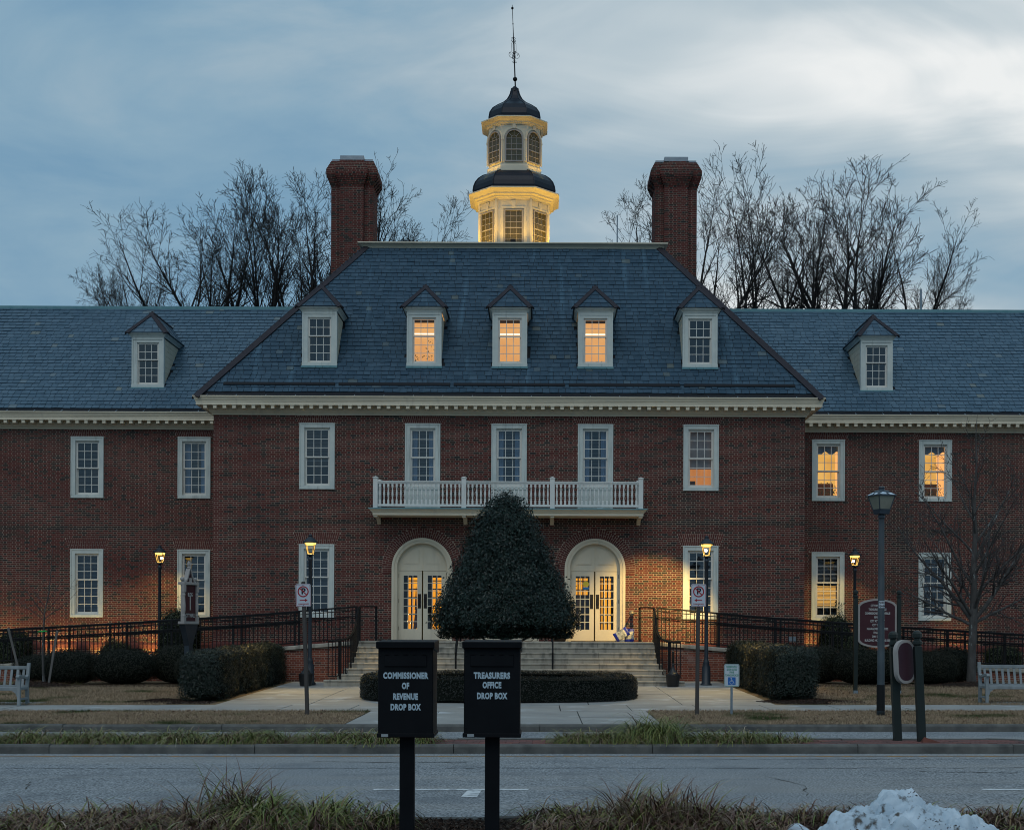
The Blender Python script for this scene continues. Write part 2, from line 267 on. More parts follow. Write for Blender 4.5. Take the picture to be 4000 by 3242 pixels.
class MB:
    def __init__(s): s.v = []; s.f = []; s.t = []; s.m = []
    def add(s, verts, faces, tone=0.5, mi=0):
        n = len(s.v); s.v.extend(verts)
        for f in faces: s.f.append(tuple(i+n for i in f)); s.t.append(tone); s.m.append(mi)
        return s
    def box(s, x0, x1, y0, y1, z0, z1, tone=0.5, mi=0):
        return s.add([(x0, y0, z0), (x1, y0, z0), (x1, y1, z0), (x0, y1, z0), (x0, y0, z1), (x1, y0, z1), (x1, y1, z1), (x0, y1, z1)],
              [(0, 3, 2, 1), (4, 5, 6, 7), (0, 1, 5, 4), (1, 2, 6, 5), (2, 3, 7, 6), (3, 0, 4, 7)], tone, mi)
    def quad(s, a, b, c, d, tone=0.5, mi=0): return s.add([a, b, c, d], [(0, 1, 2, 3)], tone, mi)
    def prism(s, out, y0, y1, tone=0.5, mi=0):       # outline in x,z
        n = len(out); vs = [(x, y0, z) for x, z in out]+[(x, y1, z) for x, z in out]
        return s.add(vs, [tuple(range(n)), tuple(range(2*n-1, n-1, -1))]+[(i, i+n, (i+1) % n+n, (i+1) % n) for i in range(n)], tone, mi)
    def slab(s, out, z0, z1, tone=0.5, mi=0, zf=None):   # outline in x,y
        n = len(out); zf = zf or (lambda x, y: 0.0)
        vs = [(x, y, z0+zf(x, y)) for x, y in out]+[(x, y, z1+zf(x, y)) for x, y in out]
        return s.add(vs, [tuple(range(n-1, -1, -1)), tuple(range(n, 2*n))]+[(i, (i+1) % n, (i+1) % n+n, i+n) for i in range(n)], tone, mi)
    def tube(s, pts, r, n=8, cap=True, tone=0.5, mi=0):
        pts = [Vector(p) for p in pts]; rs = r if isinstance(r, (list, tuple)) else [r]*len(pts); vs = []; fs = []
        up = Vector((0, 0, 1)); prev = None
        for i, p in enumerate(pts):
            d = (pts[min(i+1, len(pts)-1)]-pts[max(i-1, 0)]).normalized()
            a = (prev - d*prev.dot(d)) if prev is not None else d.cross(up if abs(d.z) < 0.95 else Vector((0, 1, 0)))
            if a.length < 1e-5: a = d.orthogonal()
            a.normalize(); prev = a; b = d.cross(a)
            for k in range(n):
                t = 2*PI*(k+0.5)/n; vs.append(tuple(p+(a*math.cos(t)+b*math.sin(t))*rs[i]))
        for i in range(len(pts)-1):
            for k in range(n): fs.append((i*n+k, i*n+(k+1) % n, (i+1)*n+(k+1) % n, (i+1)*n+k))
        if cap: fs += [tuple(range(n-1, -1, -1)), tuple(range((len(pts)-1)*n, len(pts)*n))]
        return s.add(vs, fs, tone, mi)
    def lathe(s, prof, n=16, cx=0, cy=0, tone=0.5, mi=0, ang0=0.0, sq=None):
        vs = []; fs = []
        for r, z in prof:
            for k in range(n):
                t = 2*PI*k/n+ang0; vs.append((cx+r*math.cos(t), cy+r*math.sin(t), z))
        m = len(prof)
        for i in range(m-1):
            for k in range(n): fs.append((i*n+k, i*n+(k+1) % n, (i+1)*n+(k+1) % n, (i+1)*n+k))
        fs += [tuple(range(n-1, -1, -1)), tuple(range((m-1)*n, m*n))]
        return s.add(vs, fs, tone, mi)
    def sweep(s, path, prof, closed=False, tone=0.5, mi=0, capend=True):   # profile (outward, z) carried round a plan path with mitres
        P = [Vector(p) for p in path]; n = len(P); k = len(prof); vs = []; fs = []
        for i in range(n):
            a = P[i-1] if (closed or i > 0) else None; b = P[(i+1) % n] if (closed or i < n-1) else None
            d1 = (P[i]-a).normalized() if a is not None else (b-P[i]).normalized(); d2 = (b-P[i]).normalized() if b is not None else d1
            n1 = Vector((d1.y, -d1.x)); n2 = Vector((d2.y, -d2.x)); m = (n1+n2); m = m/max(m.dot(n1), 1e-6) if m.length > 1e-6 else n1
            for o, z in prof: vs.append((P[i].x+m.x*o, P[i].y+m.y*o, z))
        for i in range(n if closed else n-1):
            j = (i+1) % n
            for q in range(k): fs.append((i*k+q, j*k+q, j*k+(q+1) % k, i*k+(q+1) % k))
        if not closed and capend: fs += [tuple(range(k)), tuple(range((n-1)*k+k-1, (n-1)*k-1, -1))]
        return s.add(vs, fs, tone, mi)
    def mesh(s, name, mats, smooth=False, bevel=0.0, segs=1):
        me = bpy.data.meshes.new(name); me.from_pydata([tuple(v) for v in s.v], [], s.f)
        if s.f:
            at = me.attributes.new('tone', 'FLOAT', 'FACE'); at.data.foreach_set('value', s.t)
            me.polygons.foreach_set('material_index', s.m)
        for m in (mats if isinstance(mats, (list, tuple)) else [mats]): me.materials.append(M[m] if isinstance(m, str) else m)
        if bevel:
            bm = bmesh.new(); bm.from_mesh(me); bmesh.ops.remove_doubles(bm, verts=bm.verts, dist=1e-5)
            es = [e for e in bm.edges if len(e.link_faces) == 2 and e.calc_face_angle(0) > 0.5]
            bmesh.ops.bevel(bm, geom=es, offset=bevel, segments=segs, affect='EDGES', clamp_overlap=True); bm.to_mesh(me); bm.free()
        bm = bmesh.new(); bm.from_mesh(me); bmesh.ops.recalc_face_normals(bm, faces=bm.faces); bm.to_mesh(me); bm.free()
        if smooth: me.polygons.foreach_set('use_smooth', [True]*len(me.polygons))
        me.update(); return me
    def build(s, name, mats, parent=None, loc=None, rot=None, smooth=False, bevel=0.0, segs=1):
        return link(name, s.mesh(name, mats, smooth, bevel, segs), parent, loc, rot)
def fast_mesh(name, V, F, tone, mats, smooth=False):    # V (n,3), F (m,k) with one k, tone (m,)
    V = np.asarray(V, np.float32); F = np.asarray(F, np.int32); k = F.shape[1]; me = bpy.data.meshes.new(name)
    me.vertices.add(len(V)); me.vertices.foreach_set('co', V.ravel()); me.loops.add(F.size); me.loops.foreach_set('vertex_index', F.ravel())
    me.polygons.add(len(F)); me.polygons.foreach_set('loop_start', np.arange(0, F.size, k, dtype=np.int32))
    at = me.attributes.new('tone', 'FLOAT', 'FACE'); at.data.foreach_set('value', np.broadcast_to(np.asarray(tone, np.float32), (len(F),)).copy())
    me.polygons.foreach_set('use_smooth', np.full(len(F), smooth))
    for m in (mats if isinstance(mats, (list, tuple)) else [mats]): me.materials.append(M[m])
    me.update(calc_edges=True); me.validate(); return me
BOXF = np.array([(0, 1, 5, 4), (1, 2, 6, 5), (3, 0, 4, 7), (4, 5, 6, 7), (0, 3, 2, 1)])   # open at the back (y max)
def boxes_mesh(name, B, tone, mat_name):               # B rows x0,x1,y0,y1,z0,z1
    B = np.asarray(B, np.float32); n = len(B); V = np.empty((n, 8, 3), np.float32)
    for i, (a, b, c) in enumerate(((0, 2, 4), (1, 2, 4), (1, 3, 4), (0, 3, 4), (0, 2, 5), (1, 2, 5), (1, 3, 5), (0, 3, 5))):
        V[:, i, 0] = B[:, a]; V[:, i, 1] = B[:, b]; V[:, i, 2] = B[:, c]
    F = (BOXF[None]+(np.arange(n)*8)[:, None, None]).reshape(-1, 4)
    return fast_mesh(name, V.reshape(-1, 3), F, np.repeat(np.asarray(tone), 5), mat_name)
_txt = {}
def text(name, s, size, parent, loc, mat_name, rot=(PI/2, 0, 0), xs=1.0, bold=0.0, extr=0.0012, align='CENTER', sp=1.0):
    key = (s, size, xs, bold, mat_name, sp, align)
    if key not in _txt:
        cu = bpy.data.curves.new('t', 'FONT'); cu.body = s; cu.size = size; cu.align_x = align; cu.align_y = 'CENTER'; cu.extrude = extr; cu.offset = bold; cu.space_character = sp; cu.resolution_u = 3
        ob = bpy.data.objects.new('t', cu); COL.objects.link(ob); dg = bpy.context.evaluated_depsgraph_get()
        me = bpy.data.meshes.new_from_object(ob.evaluated_get(dg)); bpy.data.objects.remove(ob)
        me.name = name; me.transform(Matrix.Diagonal((xs, 1, 1, 1))); me.materials.clear(); me.materials.append(M[mat_name]); _txt[key] = me
    return link(name, _txt[key], parent, loc, rot)
def rrect(w, h, r, n=5, cx=0, cz=0):
    o = []
    for sx, sz, a in ((1, 1, 0), (-1, 1, 90), (-1, -1, 180), (1, -1, 270)):
        for k in range(n+1):
            t = math.radians(a+90*k/n); o.append((cx+sx*(w/2-r)+r*math.cos(t), cz+sz*(h/2-r)+r*math.sin(t)))
    return o
def ring_prism(mb, outer, inner, y0, y1, mi=0, tone=0.5):
    n = len(outer); vs = [(x, y0, z) for x, z in outer]+[(x, y0, z) for x, z in inner]+[(x, y1, z) for x, z in outer]+[(x, y1, z) for x, z in inner]
    fs = []
    for i in range(n):
        j = (i+1) % n; fs += [(i, j, n+j, n+i), (2*n+i, 3*n+i, 3*n+j, 2*n+j), (i, 2*n+i, 2*n+j, j), (n+i, n+j, 3*n+j, 3*n+i)]
    mb.add(vs, fs, tone, mi)
def spot(name, loc, target, power, size_deg, col=(1, 0.68, 0.20), blend=0.6, rad=0.06):
    l = bpy.data.lights.new(name, 'SPOT'); l.energy = power; l.spot_size = math.radians(size_deg); l.spot_blend = blend; l.color = col; l.shadow_soft_size = rad
    o = bpy.data.objects.new(name, l); COL.objects.link(o); o.location = loc
    o.rotation_euler = (Vector(loc)-Vector(target)).to_track_quat('Z', 'Y').to_euler(); return o

# ------------------------------------------------------------------ foliage helpers
def leaf_cards(P, Nn, rng, size, asp=0.5, spread=0.8):
    n = len(P); T = rng.normal(size=(n, 3)); T -= (T*Nn).sum(1, keepdims=True)*Nn; T /= np.linalg.norm(T, axis=1, keepdims=True)+1e-9
    A = T*1.0+Nn*rng.uniform(-0.2, spread, (n, 1)); A /= np.linalg.norm(A, axis=1, keepdims=True)
    R = rng.normal(size=(n, 3))*0.45+Nn; B = np.cross(A, R); B /= np.linalg.norm(B, axis=1, keepdims=True)+1e-9; U = np.cross(B, A)
    L = (size*rng.uniform(0.65, 1.3, (n, 1))); w = L*asp*0.5
    V = np.stack([P-A*L*0.5, P+B*w+U*L*0.10, P+A*L*0.5, P-B*w+U*L*0.10], 1).reshape(-1, 3)
    F = np.arange(n*4).reshape(-1, 4); return V, F
def lump(P, k, amp, ph): return amp*(np.sin(P[:, 0]*k+ph)*np.sin(P[:, 1]*k*1.13+ph*2.1)*np.sin(P[:, 2]*k*0.93+ph*0.7)+0.5*np.sin(P[:, 0]*k*2.3+ph)*np.sin(P[:, 2]*k*2.1+1.3+P[:, 1]*k*1.9))
def super_pts(rng, n, half, ex, bottom=-0.75):
    d = rng.normal(size=(int(n*1.6), 3)); u = d/((np.abs(d)**ex).sum(1, keepdims=True)**(1/ex)); u = u[u[:, 2] > bottom][:n]
    P = u*np.array(half); g = np.sign(u)*np.abs(u)**(ex-1)/np.array(half); g /= np.linalg.norm(g, axis=1, keepdims=True); return P, g
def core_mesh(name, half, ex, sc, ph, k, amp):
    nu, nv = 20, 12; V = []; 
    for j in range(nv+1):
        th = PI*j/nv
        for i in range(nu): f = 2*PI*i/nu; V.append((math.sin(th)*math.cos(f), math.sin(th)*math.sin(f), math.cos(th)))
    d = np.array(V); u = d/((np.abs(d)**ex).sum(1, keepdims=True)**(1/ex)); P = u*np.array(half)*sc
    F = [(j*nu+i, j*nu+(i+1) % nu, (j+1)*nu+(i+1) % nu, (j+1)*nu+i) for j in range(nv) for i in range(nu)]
    return fast_mesh(name, P, F, 0.5, 'core_dark', True)
def bush(name, loc, half, n, leaf, size, seed, label, cat, group=None, ex=2.6, k=3.0, amp=0.06, fuzz=0.05, rz=0.0, asp=0.5):
    rng = np.random.default_rng(seed); o = empty(name, loc, rz, label, cat, group)
    P, g = super_pts(rng, n, half, ex); ph = seed*1.7
    P = P+g*lump(P, k, amp, ph)[:, None]+g*(rng.random((len(P), 1))**2*fuzz*1.6-fuzz)
    P[:, 2] += half[2]*0.96
    V, F = leaf_cards(P, g, rng, size, asp); tone = np.clip(rng.beta(1.6, 2.2, len(F))+0.15*lump(P, k*0.6, 1, ph+1), 0, 1)
    link('foliage', fast_mesh('foliage', V, F, tone, leaf), o)
    c = link('dark_core', core_mesh('dark_core', half, ex, 0.90, ph, k, amp), o, (0, 0, half[2]*0.96)); return o  # solid dark core, stands for the shaded inside of the bush
def straps(rng, C, per, length, width, rad, tone_fn, droop=1.0, S=6, zf=None, elr=(25, 78)):
    n = len(C)*per; c = np.repeat(np.asarray(C, float), per, 0); az = rng.uniform(0, 2*PI, n); rr = rad*np.sqrt(rng.random(n)); a2 = rng.uniform(0, 2*PI, n)
    p = c.copy(); p[:, 0] += rr*np.cos(a2); p[:, 1] += rr*np.sin(a2)
    el = np.radians(rng.uniform(*elr, n)); L = length*rng.uniform(0.55, 1.35, n); kb = droop*rng.uniform(1.7, 3.3, n)
    tw = rng.uniform(0, PI, n)*0.25; rows = []
    for s in range(S+1):
        t = s/S; w = width*(1-0.85*t**2.2)*rng.uniform(0.8, 1.1, n)*0.5; sd = np.stack([-np.sin(az+tw), np.cos(az+tw), np.zeros(n)], 1)
        rows.append(np.stack([p-sd*w[:, None], p+sd*w[:, None]], 1)); e = el-kb*t
        p = p+np.stack([np.cos(e)*np.cos(az), np.cos(e)*np.sin(az), np.sin(e)], 1)*(L/S)[:, None]
        az = az+rng.normal(0, 0.06, n); p[:, 2] = np.maximum(p[:, 2], c[:, 2]+0.006)
    V = np.stack(rows, 1).reshape(-1, 3); base = (np.arange(n)*(S+1)*2)[:, None, None]
    q = np.array([(2*s, 2*s+1, 2*s+3, 2*s+2) for s in range(S)])[None]; F = (q+base).reshape(-1, 4)
    return V, F, np.repeat(tone_fn(n), S)
def grass_blades(rng, pts, h, w):
    n = len(pts); a = rng.uniform(0, 2*PI, n); hh = h*rng.uniform(0.5, 1.3, n); ln = rng.normal(0, 0.6, (n, 2))*hh[:, None]
    V = np.empty((n, 3, 3)); V[:, 0] = pts; V[:, 1] = pts; V[:, 2] = pts
    V[:, 0, 0] += np.cos(a)*w; V[:, 0, 1] += np.sin(a)*w; V[:, 1, 0] -= np.cos(a)*w; V[:, 1, 1] -= np.sin(a)*w
    V[:, 2, :2] += ln; V[:, 2, 2] += hh; return V.reshape(-1, 3), np.arange(n*3).reshape(-1, 3)
# ------------------------------------------------------------------ bare trees
def seg_mesh(name, segs, n, mat_name):
    S = np.array(segs, float); p0 = S[:, :3]; p1 = S[:, 3:6]; r0 = S[:, 6:7]; r1 = S[:, 7:8]; d = p1-p0; ln = np.linalg.norm(d, axis=1, keepdims=True)+1e-9; d = d/ln
    up = np.where(np.abs(d[:, 2:3]) > 0.9, np.array([[1.0, 0, 0]]), np.array([[0, 0, 1.0]])); a = np.cross(d, up); a /= np.linalg.norm(a, axis=1, keepdims=True); b = np.cross(d, a)
    p1 = p1+d*r1*0.4; ring = []
    for k in range(n):
        t = 2*PI*k/n; u = a*math.cos(t)+b*math.sin(t); ring.append((p0+u*r0, p1+u*r1))
    V = np.stack([r for pr in (list(zip(*ring))) for r in pr], 1).reshape(-1, 3); base = (np.arange(len(S))*2*n)[:, None, None]
    q = np.array([(k, (k+1) % n, n+(k+1) % n, n+k) for k in range(n)])[None]
    return fast_mesh(name, V, (q+base).reshape(-1, 4), 0.5, mat_name, True)
def grow(rng, p, d, L, r, lvl, out, par):
    stack = [(np.array(p, float), np.array(d, float), L, r, lvl)]
    while stack:
        p, d, L, r, lvl = stack.pop(); q = par[lvl]; ns = max(3, int(round(L/q['seg']))); l = L/ns; rmin = par['rmin']; side = rng.uniform(0, 2*PI)
        for i in range(ns):
            t = (i+1)/ns; d = d+rng.normal(0, q['wig'], 3)+np.array([0, 0, q['up']]); d /= np.linalg.norm(d); p2 = p+d*l; r2 = max(r*(1-q['taper']*t), rmin)
            out.append((*p, *p2, max(r*(1-q['taper']*i/ns), rmin), r2, lvl))
            if lvl+1 in par and t > q['clear']:
                for _ in range(rng.poisson(q['kids']*(.35+1.3*t) if par.get('tip') else q['kids'])):
                    side += 2.4+rng.normal(0, 0.5); u = np.cross(d, [math.cos(side), math.sin(side), 0.3]); u /= np.linalg.norm(u)+1e-9
                    ang = math.radians(rng.normal(q['ang'], 9)); dd = d*math.cos(ang)+u*math.sin(ang)
                    ll = L*q['ratio']*(1-q['short']*t)*rng.uniform(0.6, 1.2)
                    if ll > 0.12: stack.append((p2, dd, ll, r2*q['rr'], lvl+1))
            p = p2
# ================================================================== the setting: ground, road, kerbs, pavements
R = random.Random(7)
def struct(o): o['kind'] = 'structure'; return o
XL, XR = -70.0, 70.0
def sheet(name, x0, x1, y0, y1, z, m, ny=1, nx=8, rise=True):
    mb = MB(); xs = [x0+(x1-x0)*i/nx for i in range(nx+1)]; ys = [y0+(y1-y0)*i/ny for i in range(ny+1)]
    for i in range(nx):
        for j in range(ny):
            P = [(xs[i], ys[j]), (xs[i+1], ys[j]), (xs[i+1], ys[j+1]), (xs[i], ys[j+1])]
            mb.quad(*[(a, b, z+(gz(a, b) if rise else gsl(a))) for a, b in P])
    return mb.build(name, m)
g = MB(); g.quad((-900, -900, -0.9), (900, -900, -0.9), (900, 1500, -0.9), (-900, 1500, -0.9)); struct(g.build('ground', 'far_ground'))
struct(sheet('road', XL, XR, 12.45, 24.40, -0.13, 'asphalt'))
struct(sheet('planting_bed', XL, XR, 2.0, 12.43, -0.02, 'soil'))
for nm, x0, x1 in (('lawn', XL, -7.47), ('lawn', 5.42, XR)):
    struct(sheet(nm, x0, x1, 30.42, 46.0, -0.012, 'lawn_soil', ny=6))
for x0, x1 in ((XL, -3.6), (2.26, XR)): struct(sheet('verge', x0, x1, 24.46, 28.18, -0.006, 'lawn_soil'))
struct(sheet('pavement_bed', XL, XR, 24.46, 30.41, -0.07, 'joint_dark'))
struct(sheet('plaza_bed', -7.47, 5.42, 30.41, 42.4, -0.035, 'joint_dark', ny=6))
# concrete slabs of the pavement, the crossing and the plaza: each its own piece with real joints
def slab_piece(parent, x0, x1, y0, y1, gap=0.011):
    mb = MB(); P = [(x0+gap, y0+gap), (x1-gap, y0+gap), (x1-gap, y1-gap), (x0+gap, y1-gap)]
    dz = R.uniform(-0.004, 0.004); mb.slab(P, -0.06, dz, zf=gz); return mb.build('slab', 'concrete', parent)
pav = struct(empty('pavement')); xs = -33.0
while xs < 32: slab_piece(pav, xs, xs+1.52, 28.2, 30.41); xs += 1.52
for i in range(4):
    for j in range(2): slab_piece(pav, -3.58+i*1.455, -3.58+(i+1)*1.455, 24.46+j*1.86, 24.46+(j+1)*1.86)
plz = struct(empty('plaza'))
for i in range(6):
    for j in range(5): slab_piece(plz, -7.45+i*2.142, -7.45+(i+1)*2.142, 30.42+j*1.9, 30.42+(j+1)*1.9)
for i in (0, 5): slab_piece(plz, -7.45+i*2.142, -7.45+(i+1)*2.142, 39.92, 40.25)
# kerbs: blocks with joints
def kerb_block(parent, x0, x1, y0, y1, face=-1):
    w = 0.02; e = 0.004; mb = MB(); prof = [(y0, -0.30), (y0, -0.03), (y0+0.03, 0.0), (y1, 0.0), (y1, -0.30)] if face < 0 else [(y1, -0.30), (y1, -0.03), (y1-0.03, 0.0), (y0, 0.0), (y0, -0.30)]
    a, b = x0+e, x1-e; n = len(prof); dz = R.uniform(-0.006, 0.006)
    vs = [(a, y, z+gsl(a)+dz) for y, z in prof]+[(b, y, z+gsl(b)+dz) for y, z in prof]
    mb.add(vs, [tuple(range(n)), tuple(range(2*n-1, n-1, -1))]+[(i, (i+1) % n, (i+1) % n+n, i+n) for i in range(n)]); return mb.build('kerb_stone', 'kerb_concrete', parent, bevel=0.006)
kf = struct(empty('far_kerb')); x = -36.0
while x < 36: l = R.choice((2.9, 3.05, 3.4)); kerb_block(kf, x, x+l, 24.27, 24.46); x += l
kn = struct(empty('near_kerb')); x = -24.0
while x < 24: l = R.choice((2.9, 3.05)); kerb_block(kn, x, x+l, 12.40, 12.56, 1); x += l
MY0, MY1, MXE = 20.08, 21.34, 7.42; NX = 7.15
md = struct(empty('median')); x = -33.0
while x < NX-.05:
    l = min(R.choice((3.0, 3.1, 3.35)), NX-x); kerb_block(md, x, x+l, MY0, MY0+0.17); kerb_block(md, x, x+l, MY1-0.17, MY1, 1); x += l
mb = MB(); ym = (MY0+MY1)/2; rr = (MY1-MY0)/2; o1 = [(NX+rr*math.sin(t)*1.0, ym-rr*math.cos(t)) for t in [PI*k/14 for k in range(15)]]; o2 = [(NX+(rr-.17)*math.sin(t), ym-(rr-.17)*math.cos(t)) for t in [PI*k/14 for k in range(15)]]
n = len(o1); vs = [(a, b, -0.3+gsl(a)) for a, b in o1]+[(a, b, gsl(a)) for a, b in o1]+[(a, b, gsl(a)) for a, b in o2]+[(a, b, -0.3) for a, b in o2]
mb.add(vs, [f for i in range(n-1) for f in ((i, i+1, n+i+1, n+i), (n+i, n+i+1, 2*n+i+1, 2*n+i), (2*n+i, 2*n+i+1, 3*n+i+1, 3*n+i))]); mb.build('kerb_nose', 'kerb_concrete', md)
o3 = [(-33, MY0+0.16), (NX, MY0+0.16)]+[(NX+(rr-.17)*math.sin(t), ym-(rr-.165)*math.cos(t)) for t in [PI*k/10 for k in range(1, 10)]]+[(NX, MY1-0.16), (-33, MY1-0.16)]
mb = MB(); mb.slab(o3, -0.2, -0.035, zf=lambda x, y: gsl(x)); mb.build('median_soil', 'soil', md)
pm = [MB().box(-0.098, 0.098, -0.047, 0.047, -0.03, 0.0, tone=t).mesh('paver', 'paver', bevel=0.005) for t in (0, .25, .5, .75, 1)]
for x0, x1 in ((-1.75, 0.25), (4.15, 7.6)):
    j = 0; y = MY0+0.17+0.06
    while y < MY1-0.2:
        x = x0+(0.1 if j % 2 else 0.0)
        while x < x1:
            dx = max(0.0, x-NX); lim = math.sqrt(max(0.0, (rr-.2)**2-dx*dx))
            if abs(y-ym) < lim-0.03: link('paver', R.choice(pm), md, (x, y, -0.004+gsl(x)+R.uniform(-.004, .004)), (0, 0, R.uniform(-.02, .02)))
            x += 0.205
        y += 0.101; j += 1
# painted lines
def paint(name, out, m, parent=None):
    mb = MB(); mb.add([(x, y, -0.126+gsl(x)) for x, y in out], [tuple(range(len(out)))]); return struct(mb.build(name, m))
paint('yellow_edge_line', [(-33, 19.62), (6.6, 19.62), (9.0, 19.70), (9.0, 19.78), (6.6, 19.70), (-33, 19.70)], 'road_yellow')
paint('parking_line', [(-1.95, 15.57), (-0.13, 15.57), (-0.13, 15.70), (-1.95, 15.70)], 'road_white')
paint('parking_line', [(-0.885, 14.95), (-0.70, 14.95), (-0.68, 15.55), (-0.84, 15.55)], 'road_white')
paint('parking_line', [(5.2, 15.57), (6.9, 15.57), (6.9, 15.70), (5.2, 15.70)], 'road_white')
def crack(pts_, w=.012):
    mb = MB(); L_ = []
    for (x0, y0), (x1, y1) in zip(pts_, pts_[1:]):
        n = max(2, int(math.hypot(x1-x0, y1-y0)/.12)); L_ += [(x0+(x1-x0)*k/n+R.gauss(0, .012), y0+(y1-y0)*k/n+R.gauss(0, .03)) for k in range(n)]
    for (a, b) in zip(L_, L_[1:]): q = w*R.uniform(.4, 1.3); mb.quad((a[0], a[1]-q, -.1265+gsl(a[0])), (b[0], b[1]-q, -.1265+gsl(b[0])), (b[0], b[1]+q, -.1265+gsl(b[0])), (a[0], a[1]+q, -.1265+gsl(a[0])))
    struct(mb.build('road_crack', 'joint_dark'))
crack([(-3.2, 18.9), (-2.0, 18.75), (-.9, 18.85)], .02); crack([(-9, 18.0), (-5, 17.95), (-1, 18.05), (4, 18.0), (9, 18.1)], .012); crack([(1.5, 19.3), (4, 19.2), (7.5, 19.3)], .014); crack([(2.9, 17.0), (3.2, 16.0), (3.0, 14.9)], .03); crack([(-6.3, 16.4), (-6.0, 15.6)], .03); crack([(5.0, 17.6), (6.4, 17.4)], .02); crack([(-4.4, 14.6), (-4.1, 14.0), (-4.3, 13.4)], .02)
# ================================================================== city hall
CX = -1.015; YM = 42.45; YW = 45.7; XA, XB = -10.44, 8.42; ZT = 8.49; ZP = 1.325
hall = empty('city_hall', (0, 0, 0), 0, 'two-storey red brick building with white windows, slate roofs, chimneys and cupola', 'building')
WINX = [CX-6.12, CX-2.755, CX, CX+2.755, CX+6.12]; DOORX = WINX[1:4]
WINGX = [CX+s*v for s in (-1, 1) for v in (10.88, 14.55, 18.22)]
WW = 1.125; UZ0, UZ1 = 6.135, 8.245; LZ0, LZ1 = 2.045, 4.385
FA = 0.385
DCZ = 3.63; RI, RO, RB = 0.805, 0.965, 1.285
rngb = np.random.default_rng(3)
def holes_at(z, kind):
    hs = []
    if kind == 'main':
        for i, x in enumerate(WINX):
            if i in (1, 2, 3):
                if 5.4 < z < UZ1: hs.append((x-WW/2, x+WW/2))
            elif UZ0 < z < UZ1: hs.append((x-WW/2, x+WW/2))
            if UZ1 <= z: k = (z-UZ1)/0.36; hw = 0.60+0.16*k; hs.append((x-hw, x+hw))
        for x in (WINX[0], WINX[4]):
            if LZ0 < z < LZ1: hs.append((x-WW/2, x+WW/2))
            elif LZ1 <= z < LZ1+FA: k = (z-LZ1)/FA; hw = 0.62+0.125*k; hs.append((x-hw, x+hw))
        for x in DOORX:
            if z < DCZ-0.17: hs.append((x-RO, x+RO))
            elif z < DCZ: hs.append((x-RB, x+RB))
            elif z < DCZ+RB: w = math.sqrt(RB*RB-(z-DCZ)**2); hs.append((x-w, x+w))
    else:
        for x in WINGX:
            if UZ0 < z < UZ1: hs.append((x-WW/2, x+WW/2))
            elif UZ1 <= z: k = (z-UZ1)/0.36; hw = 0.60+0.16*k; hs.append((x-hw, x+hw))
            if LZ0 < z < LZ1: hs.append((x-WW/2, x+WW/2))
            elif LZ1 <= z < LZ1+FA: k = (z-LZ1)/FA; hw = 0.62+0.125*k; hs.append((x-hw, x+hw))
    return hs
CH, JT = 0.0677, 0.0106
def flemish(x0, x1, z0, z1, y, holes, rng, course=CH, s=0.1905, h=0.0895, proud=0.0035, darkband=None):
    B = []; T = []; full = []; n = int((z1-z0)/course+0.5)
    for c in range(n):
        za = z0+c*course; zb = min(za+course-JT, z1); zm = (za+zb)/2; iv = [(x0, x1)]
        for a, b in holes(zm):
            nv = []
            for p, q in iv:
                if b <= p or a >= q: nv.append((p, q)); continue
                if a-p > 0.02: nv.append((p, a-0.004))
                if q-b > 0.02: nv.append((b+0.004, q))
            iv = nv
        x = x0-rng.uniform(0, 0.01)-(0.0 if c % 2 else (s+h)/2+JT)+rng.normal(0, 0.002); k = 0
        while x < x1:
            w = s if k % 2 == 0 else h; xa, xb = x, x+w
            for p, q in iv:
                a, b = max(xa, p), min(xb, q)
                if b-a > 0.018:
                    if b-a < 0.05 and k % 2 == 0 and rng.random() < .3: pass
                    dk = 0.40 if k % 2 else 0.15; t = rng.uniform(0.80, 1.0) if rng.random() < dk else rng.uniform(0, 0.72)
                    pr = proud+rng.uniform(-0.0015, 0.0015); B.append((a, b, y-pr, y+0.006, za, zb)); T.append(t); full.append(b-a > w-1e-6)
            x += w+JT; k += 1
    return np.array(B), np.array(T), np.array(full)
bvar = {}
def brick_obj(parent, b, t):
    w = b[1]-b[0]; key = (round(w, 3), round(t*9)/9)
    if key not in bvar: bvar[key] = boxes_mesh('brick', [(-w/2, w/2, 0, b[3]-b[2], -(b[5]-b[4])/2, (b[5]-b[4])/2)], [key[1]], 'brick')
    link('brick', bvar[key], parent, ((b[0]+b[1])/2, b[2], (b[4]+b[5])/2))
def wall_sheet(mb, x0, x1, z0, z1, y, rects):
    X = sorted({x0, x1, *[v for r in rects for v in r[:2] if x0 < v < x1]}); Z = sorted({z0, z1, *[v for r in rects for v in r[2:] if z0 < v < z1]})
    for i in range(len(X)-1):
        for j in range(len(Z)-1):
            cx, cz = (X[i]+X[i+1])/2, (Z[j]+Z[j+1])/2
            if not any(r[0] < cx < r[1] and r[2] < cz < r[3] for r in rects): mb.quad((X[i], y, Z[j]), (X[i+1], y, Z[j]), (X[i+1], y, Z[j+1]), (X[i], y, Z[j+1]))
